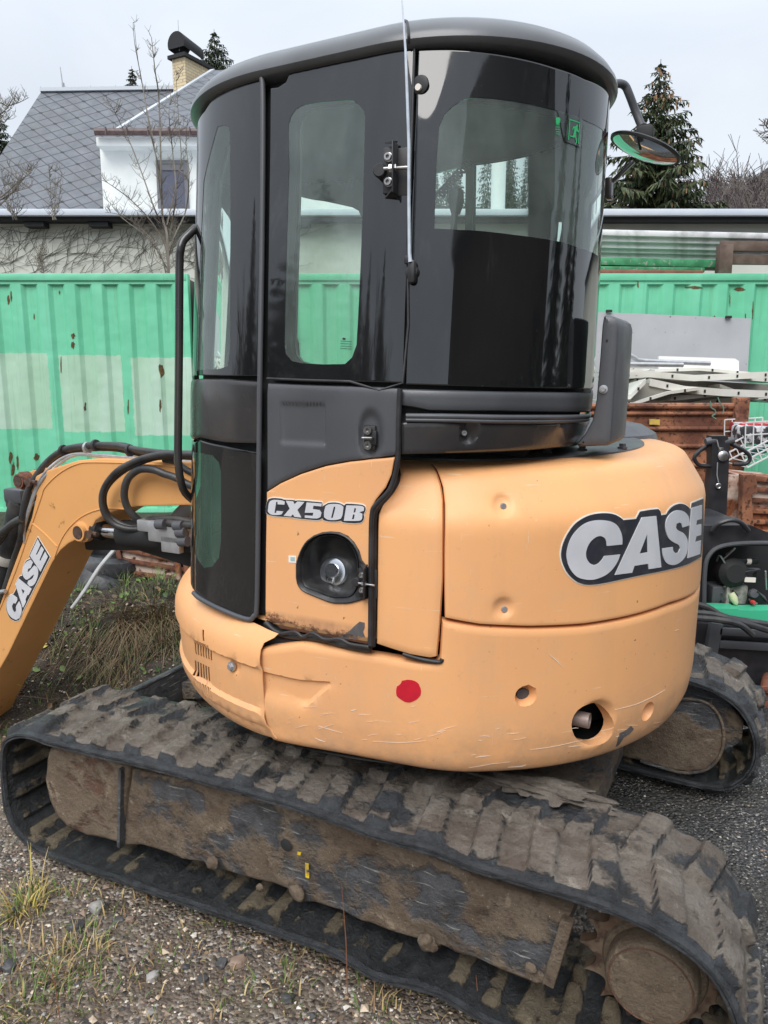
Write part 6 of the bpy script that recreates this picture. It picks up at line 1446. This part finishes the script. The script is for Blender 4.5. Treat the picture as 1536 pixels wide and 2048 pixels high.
def bent(name,label,strips,Y,group):
    P0=W(*strips[0][0][0],Y); th=None; m=MB(); mh=MB()
    for pts,hpx,dy in strips:
        P=[W(x,y,Y+dy) for x,y in pts]
        for a,b_ in zip(P,P[1:]):
            m.bar(a-P0,b_-P0,.015,hpx/1500*Y,up=(0,1,0)) if False else m.add([a-P0,b_-P0,b_-P0+Vector((0,0,-hpx/1500*Y)),a-P0+Vector((0,0,-hpx/1500*Y))]+[a-P0+Vector((0,.02,0)),b_-P0+Vector((0,.02,0)),b_-P0+Vector((0,.5,-hpx/1500*Y*1.2)),a-P0+Vector((0,.5,-hpx/1500*Y*1.2))],[(0,1,2,3),(4,7,6,5),(0,4,5,1),(3,2,6,7),(0,3,7,4),(1,5,6,2)])
            n_=max(1,int((b_-a).length/.22))
            for k in range(n_):
                c=a.lerp(b_,(k+.5)/n_)-P0+Vector((0,-.003,-hpx/1500*Y*.5)); mh.box(c,(.016,.004,.024))
    th=m.build(name,whitem,None,ang=30); th.location=P0; tag(th,label,'metal sheet',group); mh.build('holes',M['dark'],th); return th
SG='bent white metal sheets on the rusty skip'
bent('bent_sheet','uppermost long white perforated metal strip crossing the scrap heap',[([(1215,748),(1300,742),(1390,750),(1560,742)],12,0)],6.6,SG)
bent('bent_sheet','long white metal strip sloping down to the right on the heap',[([(1300,757),(1370,772),(1450,778),(1560,782)],14,0)],6.3,SG)
bent('bent_sheet','folded white sheet kinked like a hook at the left of the heap',[([(1215,792),(1262,788),(1292,757)],10,0)],6.2,SG)
bent('bent_sheet','lower white strip rising to the right beneath the others',[([(1215,808),(1320,795),(1440,783)],9,.1)],6.25,SG)
bent('bent_sheet','lowest white strip under the heap near the skip post',[([(1400,802),(1470,794),(1560,785)],10,.2)],6.5,SG)
bent('bent_sheet','pale sheet lying back behind the long strips',[([(1215,735),(1330,738),(1560,757)],9,.3)],6.8,SG)
bent('bent_sheet','short white offcut poking up steeply behind the kinked sheet',[([(1250,770),(1300,742)],7,.2)],6.5,SG)
bent('bent_sheet','thin white strip crossing diagonally below the hooked sheet',[([(1262,806),(1340,782),(1400,774)],6,.05)],6.2,SG)
bent('bent_sheet','narrow white strip dipping at the right edge of the heap',[([(1440,768),(1500,790),(1560,800)],7,.25)],6.5,SG)
bent('bent_sheet','short dull strip lying flat on the skip rim',[([(1225,803),(1290,806)],5,.0)],6.1,SG)
bent('bent_sheet','thin white strip just under the smooth white panel',[([(1310,738),(1400,735),(1500,744)],6,.1)],6.7,SG)
flatpoly('scrap_sheet','dull grey sheet lying in the middle of the scrap heap','metal sheet',[(1215,752),(1560,770),(1560,800),(1470,806),(1215,815)],7.0,.3,greyin)
flatpoly('scrap_sheet','dark shaded sheet filling the gap under the hooked strip','metal sheet',[(1290,765),(1350,775),(1340,800),(1262,800)],6.32,.02,greyin)  # darker sheet stands in for the shade inside the gap
m=MB(); P=[W(x,y,6.4) for x,y in((1225,703),(1250,706),(1270,716),(1290,722),(1420,727))]; c=P[0]; m.tube([p-c for p in P],.020,n=10,sm=3); o=m.build('bent_pipe',M['galv'],None); o.location=c; tag(o,'bent grey steel pipe lying over the white sheets','pipe','grey steel pipes on the heap')
m=MB(); P=[W(x,y,6.3) for x,y in((1215,728),(1366,730))]; c=P[0]; m.tube([p-c for p in P],.020,n=10); o=m.build('steel_pipe',M['galv'],None); o.location=c; tag(o,'straight grey steel pipe just below the bent one','pipe','grey steel pipes on the heap')
# rusty skip
YS=6.0; p0=W(1220,806,YS); O=Vector((p0.x,YS,0)); sk_=empty('rusty_skip','rusty ribbed steel skip side loaded with white scrap sheets','skip',O)
zt=W(1300,806,YS).z; xr_=W(1490,806,YS).x
m=MB(); world_box(m,p0.x-1.0,xr_-.05,YS,YS+.04,.12,zt,O); m.box(Vector(((p0.x+xr_)/2-.5,YS+.75,.3))-O,(xr_-p0.x+.9,1.45,.25)); m.build('side_plate',M['rust'],sk_)
for py,hh in((812,12),(827,8),(857,9),(892,9),(930,9),(985,9)):
    z=W(1300,py,YS).z; m=MB(); m.tube([Vector((p0.x-1,YS-.01,z))-O,Vector((xr_-.05,YS-.01,z))-O],hh/1500*YS*.5,n=8); m.build('rib',M['rust'],sk_)
a=W(1484,797,YS-.02); b_=W(1466,1080,YS-.02); m=MB(); m.box(Vector((xr_-.04,YS-.01,(zt+.1)/2+.02))-O,(.11,.10,zt-.1+.05),bev=.012); m.prism([W(x,y,YS-.06)-O for x,y in((1475,800),(1499,798),(1494,830),(1478,826))],(0,.06,0)); m.build('end_post',M['rust'],sk_)
m=MB(); m.prism([W(x,y,YS-.03)-O for x,y in((1299,838),(1320,839),(1320,850),(1299,849))],(0,.01,0)); m.build('yellow_plate',mat('yellow_plate',(.62,.42,.08),.6,var=(.4,.3,.12),vs=30),sk_)
m=MB(); P=[W(x,y,YS-.08)-O for x,y in((1421,802),(1422,815),(1430,820),(1431,828),(1424,832),(1432,838))]; m.tube(P,.005,n=5,sm=3); P=[W(x,y,YS-.08)-O for x,y in((1436,795),(1440,806),(1447,816),(1446,828))]; m.tube(P,.005,n=5,sm=3); m.build('tie_wire',mat('green_wire',(.12,.22,.17),.6),sk_)
# wire baskets
def basket(px,py,w_,h_,Y,lab,tilt):
    c=W(px,py,Y); m=MB(); sx_,sz=w_/1500*Y,h_/1500*Y; rt=Matrix.Rotation(tilt,3,'Y')
    for i in range(6): 
        for yy in(0,.35): m.tube([rt@Vector((sx_*i/5,yy,0)),rt@Vector((sx_*i/5,yy,sz))],.005,n=4)
        m.tube([rt@Vector((sx_*i/5,0,0)),rt@Vector((sx_*i/5,.35,0))],.004,n=4)
    for z in(0,sz*.5,sz): 
        for yy in(0,.35): m.tube([rt@Vector((0,yy,z)),rt@Vector((sx_,yy,z))],.006,n=4)
    o=m.build('wire_basket',mat('white_wire',(.66,.67,.68),.4) if 'white_wire' not in bpy.data.materials else bpy.data.materials['white_wire'],None); o.location=c; tag(o,lab,'wire basket','white wire baskets right of the skip')
basket(1490,895,80,50,5.6,'upright white wire basket beside the skip post',-.06); basket(1495,935,80,30,5.3,'tilted white wire basket lying lowest in the pile',-.5)
m=MB(); p=W(1530,868,5.75); m.box((0,0,0),(.42,.25,.13),bev=.02); o=m.build('scrap_bundle',mat('black_white_scrap',(.04,.04,.045),.5,var=(.65,.65,.66),vs=14,vlo=.5,vhi=.56),None); o.location=p; tag(o,'black and white mottled bundle inside the upright wire basket','scrap')
m=MB(); p=W(1525,853,5.85); m.box((0,0,0),(.42,.2,.06),bev=.005); o=m.build('scrap_box',mat('red_print_box',(.45,.05,.06),.5,var=(.6,.6,.6),vs=12,vlo=.52,vhi=.56),None); o.location=p; tag(o,'flat red and white box lying behind the upright wire basket','box')
flatpoly('scrap_strip','turquoise strip lying among the wire baskets','strip',[(1490,905),(1536,895),(1560,893),(1560,900),(1500,912)],5.9,.1,mat('turquoise',(.08,.45,.33),.5))
# rusty crates
def crate(name,label,corners,Y,dep,nr,mt,frame,group):
    P=[W(x,y,Y) for x,y in corners]; c=sum(P,Vector())/4; th=empty(name,label,'crate',c,0,group); P=[p-c for p in P]
    m=MB(); m.prism([p+Vector((0,.012,0)) for p in P],(0,dep,0)); m.build('panel',mt,th)
    for a,b_ in((0,1),(1,2),(2,3),(3,0)): m=MB(); m.bar(P[a],P[b_],.035,.045,up=(0,1,0),bev=.004); m.build('frame_bar',frame,th)
    for k in range(1,nr): m=MB(); u=k/nr; m.bar(P[0].lerp(P[3],u),P[1].lerp(P[2],u),.03,.025,up=(0,1,0),bev=.003); m.build('rib',frame,th)
    return th
cr1=crate('rusty_crate','rusty crate side with peeling white paint on the bank under the boom',[(236,1094),(372,1122),(378,1195),(256,1194)],5.3,.5,4,M['rustpale'],M['rust'],'rusty steel crates')
m=MB(); m.bar(W(355,1118,5.27)-cr1.location,W(362,1190,5.27)-cr1.location,.03,.05,up=(0,1,0)); m.build('frame_bar',M['rustpale'],cr1)
crate('rusty_crate','rusty ribbed crate with pale patches at the right edge',[(1495,955),(1600,965),(1600,1065),(1498,1065)],4.9,.5,5,M['rustpale'],M['rust'],'rusty steel crates')
flatpoly('rusty_plate','narrow pale rusty plate behind the black handle post','plate',[(1458,950),(1478,952),(1474,1045),(1452,1042)],5.0,.05,M['rustpale'])
flatpoly('rusty_plate','brown steel corner plate with a rounded lug beside the crate','plate',[(1486,950),(1512,950),(1515,985),(1503,990),(1508,1062),(1484,1050)],4.85,.06,M['rust'])
# tyre-like rubber bundle and pole on the bank
c=W(200,1130,5.4); m=MB(); m.lathe([(.20,-.14),(.27,-.13),(.30,-.08),(.305,.0),(.30,.08),(.27,.13),(.20,.14),(.19,0)],(0,0,0),(.25,-.1,.95),n=36); o=m.build('old_tyre',mat('old_rubber',(.012,.012,.013),.45,var=(.06,.06,.065),vs=10,bs=.5,bscale=30),None); o.location=c; tag(o,'old black tyre lying on the bank left of the rusty crate','tyre','old black tyres on the bank')
c=W(215,1178,5.3); o2=o.copy(); COL.objects.link(o2); o2.location=c; o2.rotation_euler=(.2,.1,1); tag(o2,'lower black tyre half sunk in the weeds beside the rusty crate','tyre','old black tyres on the bank')
a=W(232,1096,4.7); b_=W(143,1217,4.5); m=MB(); m.tube([a-b_,(a-b_)*.6+Vector((.01,0,.03)),(a-b_)*.3,Vector((0,0,0))],[.014,.014,.013,.011],n=9,sm=3); o=m.build('grey_pole',mat('grey_plastic_pole',(.42,.42,.42),.5,var=(.3,.3,.3),vs=12),None); o.location=b_; tag(o,'slim grey pole leaning down the bank below the boom','pole')
m=MB(); a=W(200,1085,4.9); b_=W(238,1082,4.9); m.tube([a-a,b_-a],.012,n=6); o=m.build('red_stick',mat('red_plastic',(.5,.05,.04),.5),None); o.location=a; tag(o,'small red stick lying above the tyres','stick')
# black power pack on a dark steel box
YG=3.9
O=W(1460,1240,YG); pp=empty('power_pack','black engine power pack with hoop handle standing beyond the counterweight','engine unit',O)
blk=mat('black_painted_steel',(.020,.020,.023),.35,var=(.04,.04,.045),vs=8,spots=(.3,.3,.3),ss=60,slo=.71,shi=.75)
def wp(x,y,d=0): return W(x,y,YG+d)-O
m=MB(); m.prism([wp(x,y,.0) for x,y in((1380,1052),(1500,1050),(1560,1075),(1560,1092),(1440,1092),(1422,1102),(1412,1125),(1410,1225),(1380,1225))],(0,.5,0)); m.build('hood_frame',blk,pp)
m=MB(); m.prism([wp(x,y,.35) for x,y in((1400,1080),(1600,1080),(1600,1225),(1400,1225))],(0,.1,0)); m.build('back_plate',M['dark'],pp)
m=MB(); m.tube([wp(1424,1062,-.02),wp(1436,1048,-.04),wp(1460,1040,-.05),wp(1480,1044,-.05),wp(1497,1062,-.03)],.013,n=9,sm=4); m.build('hoop_handle',blk,pp)
m=MB(); m.tube([wp(1408,1225,-.01),wp(1410,1140,-.01),wp(1420,1108,-.01),wp(1445,1092,-.01),wp(1500,1086,-.01),wp(1600,1087,-.01)],.012,n=8,sm=4); m.build('rim',M['greyplastic'],pp)
m=MB(); m.lathe([(.07,0),(.08,.03),(.08,.10),(.05,.13)],wp(1450,1140,.15),(0,-1,.1),n=20); m.build('air_filter',M['dark'],pp)
m=MB(); m.tube([wp(1466,1121,.1),wp(1515,1121,.1)],.018,n=12); m.build('muffler_pipe',blk,pp)
m=MB(); m.lathe([(.020,-.012),(.020,.012)],wp(1496,1122,.1),(1,0,0),n=14); m.build('white_label',M['white'],pp)
m=MB(); m.box(wp(1427,1190,.12),(.07,.12,.13),bev=.008); m.build('battery_box',M['greyplastic'],pp)
m=MB(); m.box(wp(1466,1188,.14),(.11,.12,.13),bev=.012); m.box(wp(1448,1190,.1),(.02,.10,.14),bev=.004); m.build('engine_block',mat('cast_alloy',(.42,.42,.38),.5,var=(.2,.2,.18),vs=30,bs=.4),pp)
m=MB(); m.lathe([(.018,0),(.022,.03),(.015,.06),(.006,.07)],wp(1462,1186,.05),(.4,-.3,-.9),n=14); m.build('filter_cup',mat('yellowish_plastic',(.62,.66,.42),.4),pp)
m=MB(); m.lathe([(.070,0),(.068,.03),(.055,.045),(0,.045)],wp(1505,1205,.12),(0,-1,0),n=26); m.build('flywheel_cover',blk,pp)
m=MB(); m.lathe([(.026,0),(.028,.01),(.024,.022),(0,.024)],wp(1505,1187,.06),(0,-1,.3),n=12); m.build('filler_cap',M['greyplastic'],pp)
m=MB(); m.lathe([(.012,0),(.012,.02),(.008,.03),(0,.03)],wp(1504,1204,.03),(0,-1,.1),n=12); m.build('red_plug',mat('red_plug',(.6,.06,.06),.4),pp)
m=MB(); m.prism([wp(x,y,.03) for x,y in((1490,1155),(1512,1156),(1511,1165),(1489,1164))],(0,.01,0)); m.build('rating_label',M['white'],pp)
m=MB(); m.box(wp(1498,1150,.1),(.11,.05,.08),bev=.01); m.tube([wp(1488,1144,.03),wp(1515,1140,.03)],.004,n=6); m.build('air_box',blk,pp)
flat=MB(); flat.prism([wp(x,y,-.06) for x,y in((1426,1217),(1475,1218),(1480,1221),(1600,1221),(1600,1252),(1500,1244),(1430,1224))],(0,.10,0)); flat.build('green_tray',mat('bright_green_tray',(.06,.50,.28),.4),pp)
m=MB(); O2=W(1450,1390,YG-.1); sb=empty('steel_box','dark grey welded steel box frame under the power pack','steel box',O2)
m=MB(); m.prism([W(x,y,YG-.1)-O2 for x,y in((1380,1245),(1620,1265),(1620,1385),(1380,1385))],(0,.6,0)); m.build('side_plate',blk,sb)
m=MB(); m.prism([W(x,y,YG-.14)-O2 for x,y in((1424,1246),(1447,1250),(1432,1325),(1410,1320))],(0,.05,0)); m.build('upright',M['greyplastic'],sb)
for y,hh in((1262,.02),(1288,.022),(1375,.022)): m=MB(); m.bar(W(1438,y,YG-.13)-O2,W(1640,y+12,YG-.13)-O2,.04,hh,up=(0,1,0),bev=.003); m.build('rail',M['greyplastic'],sb)
for i,(pts,lab) in enumerate([([(1380,1205),(1415,1215),(1445,1232),(1480,1240),(1560,1252)],'thickest black hose curving from behind the counterweight'),([(1380,1225),(1420,1228),(1460,1238),(1560,1268)],'middle black hose crossing below the green tray'),([(1380,1235),(1440,1240),(1480,1250),(1506,1270)],'lowest black hose ending by a wood offcut')]):
    P=[W(x,y,YG-.25-.03*i) for x,y in pts]; m=MB(); m.tube([p-P[0] for p in P],.016,n=9,sm=4); o=m.build('hydraulic_hose',H_,None); o.location=P[0]; tag(o,lab,'hose','black hoses lying on the steel box')
r=random.Random(91)
for k in range(9):
    x,y=r.uniform(1425,1530),r.uniform(1105,1205); m=MB(); m.tube([wp(x,y,.10),wp(x+r.uniform(-20,20),y+r.uniform(-15,15),.04),wp(x+r.uniform(-30,30),y+r.uniform(5,30),.08)],.005,n=6,sm=4); m.build('engine_cable',blk if k%3 else M['galv'],pp)
for k in range(7):
    x,y=r.uniform(1425,1530),r.uniform(1120,1210); m=MB(); m.lathe([(.006,0),(.006,.012),(0,.012)],wp(x,y,.05),(0,-1,0),n=6); m.build('engine_bolt',M['steel'],pp)
# pallet-truck style handle
YP=4.5; O=W(1440,1050,YP); ph_=empty('pull_handle','black steel pull bar with two curved hand loops and a lever','handle',O)
q=lambda x,y,d=0:W(x,y,YP+d)-O
m=MB(); m.prism([q(x,y) for x,y in((1424,872),(1455,872),(1459,885),(1458,930),(1452,1050),(1412,1050),(1424,930))],(0,.08,0)); m.build('post',blk,ph_)
for pts in ([(1421,885),(1412,893),(1398,903),(1389,914),(1392,924),(1402,931),(1430,932)],[(1456,885),(1466,890),(1485,899),(1498,910),(1499,920),(1490,928),(1466,929)]):
    m=MB(); m.tube([q(x,y,.03) for x,y in pts],.012,n=9,sm=4); m.build('hand_loop',blk,ph_)
for x in(1421,1457): m=MB(); m.lathe([(.022,-.03),(.024,0),(.022,.03)],q(x,882,.02),(1,0,.2),n=14); m.build('loop_pivot',M['greyplastic'],ph_)
m=MB(); m.lathe([(.030,0),(.032,.012),(.018,.02),(0,.02)],q(1445,912,.0),(0,-1,.1),n=20); m.box(q(1441,903,.0),(.03,.02,.05),bev=.004); m.build('dial',M['steel'],ph_)
m=MB(); m.tube([q(1434,880,-.02),q(1437,893,-.02),q(1441,900,-.02)],.004,n=5); m.tube([q(1435,925,-.01),q(1434,950,-.01),q(1437,965,-.01)],.004,n=5); m.build('cable',M['galv'],ph_)
m=MB(); m.lathe([(.014,-.004),(.018,0),(.014,.004),(.010,0)],q(1437,972,-.01),(0,-1,0),n=16); m.build('ring',M['steel'],ph_)
# rusty flange at the right edge
c=W(1532,1392,3.45); m=MB(); m.lathe([(.022,0),(.022,.02),(.050,.02),(.052,.014),(.052,.0),(.034,-.005),(.034,-.35),(.022,-.35)],(0,0,0),(-.45,-.8,.1),n=28)
for k in range(4): a=k*1.57; m.lathe([(.006,.02),(.006,.028),(0,.028)],Vector((.8*math.cos(a),-.45*math.cos(a),math.sin(a)))*.04,(-.45,-.8,.1),n=6)
o=m.build('pipe_flange',mat('rust_brown_flange',(.16,.05,.03),.65,var=(.24,.09,.05),vs=20),None); o.location=c; tag(o,'rust brown pipe flange lying by the steel box at right','pipe flange')
# ================================================================= BEHIND THE CAMERA, mirrored in the glass
for i,(x,y,h_,rb,l) in enumerate([(-20,-9,12.5,3,'tallest spruce beyond the open yard behind the viewer, mirrored in the door glass'),(-23,-13,11,3,'spruce right of the tallest one, behind the viewer, mirrored low in the door glass'),(-19,-4,10,2.8,'smaller spruce mirrored in the corner glass, left of the tallest'),(-26,-18,14,3.2,'farthest spruce behind the viewer, mirrored beside the door hinge'),(-16,-16,11,3,'spruce standing nearest the barn behind the viewer')]):
    tree('spruce_tree',l,(x,y,0),h_,rb*1.3,60+i,needle,'spruces behind the viewer',dens=.8)
for i,(x,y,h_,l) in enumerate([(13,-3,9,'nearest spruce to the right of the viewer, mirrored at the rear glass edge'),(16,1,10,'second spruce to the right of the viewer, behind the nearest'),(19,5,9,'third spruce to the right of the viewer, beyond the second'),(23,8,10,'farthest spruce to the right of the viewer')]): tree('spruce_tree',l,(x,y,0),h_,3.0,80+i,needle,'spruces behind the viewer',dens=.7)  # row added out of view to darken the rear glass reflection
m=MB(); r=random.Random(55)
for i in range(13):
    u=i/12; x,y=-27+13*u+r.uniform(-2,2),-3-18*u+r.uniform(-2,2); bare(m,(x,y,-.1),r.uniform(8,11.5),200+i,depth=4,nb=4,minr=.022,spread=.7)
o=m.build('bare_woodland',tw,None,ang=0,fix=False); tag(o,'leafless trees behind the viewer mirrored low in the cab glass','wood',kind='stuff')
O=Vector((9.5,-7.5,0)); bh=empty('brown_building','brown gabled barn behind the viewer mirrored in the rear cab glass','building',O)
brm=mat('brown_boarding',(.10,.072,.055),.8,var=(.13,.095,.07),vs=2)
rz_=Matrix.Rotation(R(35),3,'Z')
m=MB(); m.box((0,0,3.0),(15,6,6.0),rot=rz_); m.build('wall',brm,bh)
m=MB(); m.prism([rz_@Vector(p) for p in((-7.9,-3.4,5.9),(-7.9,3.4,5.9),(-7.9,0,10.2))],rz_@Vector((15.8,0,0))); m.build('roof',mat('dark_roof',(.035,.033,.033),.7),bh)
for k in(-2.5,0,2.5):
    m=MB(); m.box(rz_@Vector((k,3.02,1.8)),(.9,.06,1.3),rot=rz_); m.build('window',M['frit'],bh)
    m=MB(); m.box(rz_@Vector((-7.53,k*.7,1.8)),(.06,.8,1.2),rot=rz_); m.build('window',M['frit'],bh)
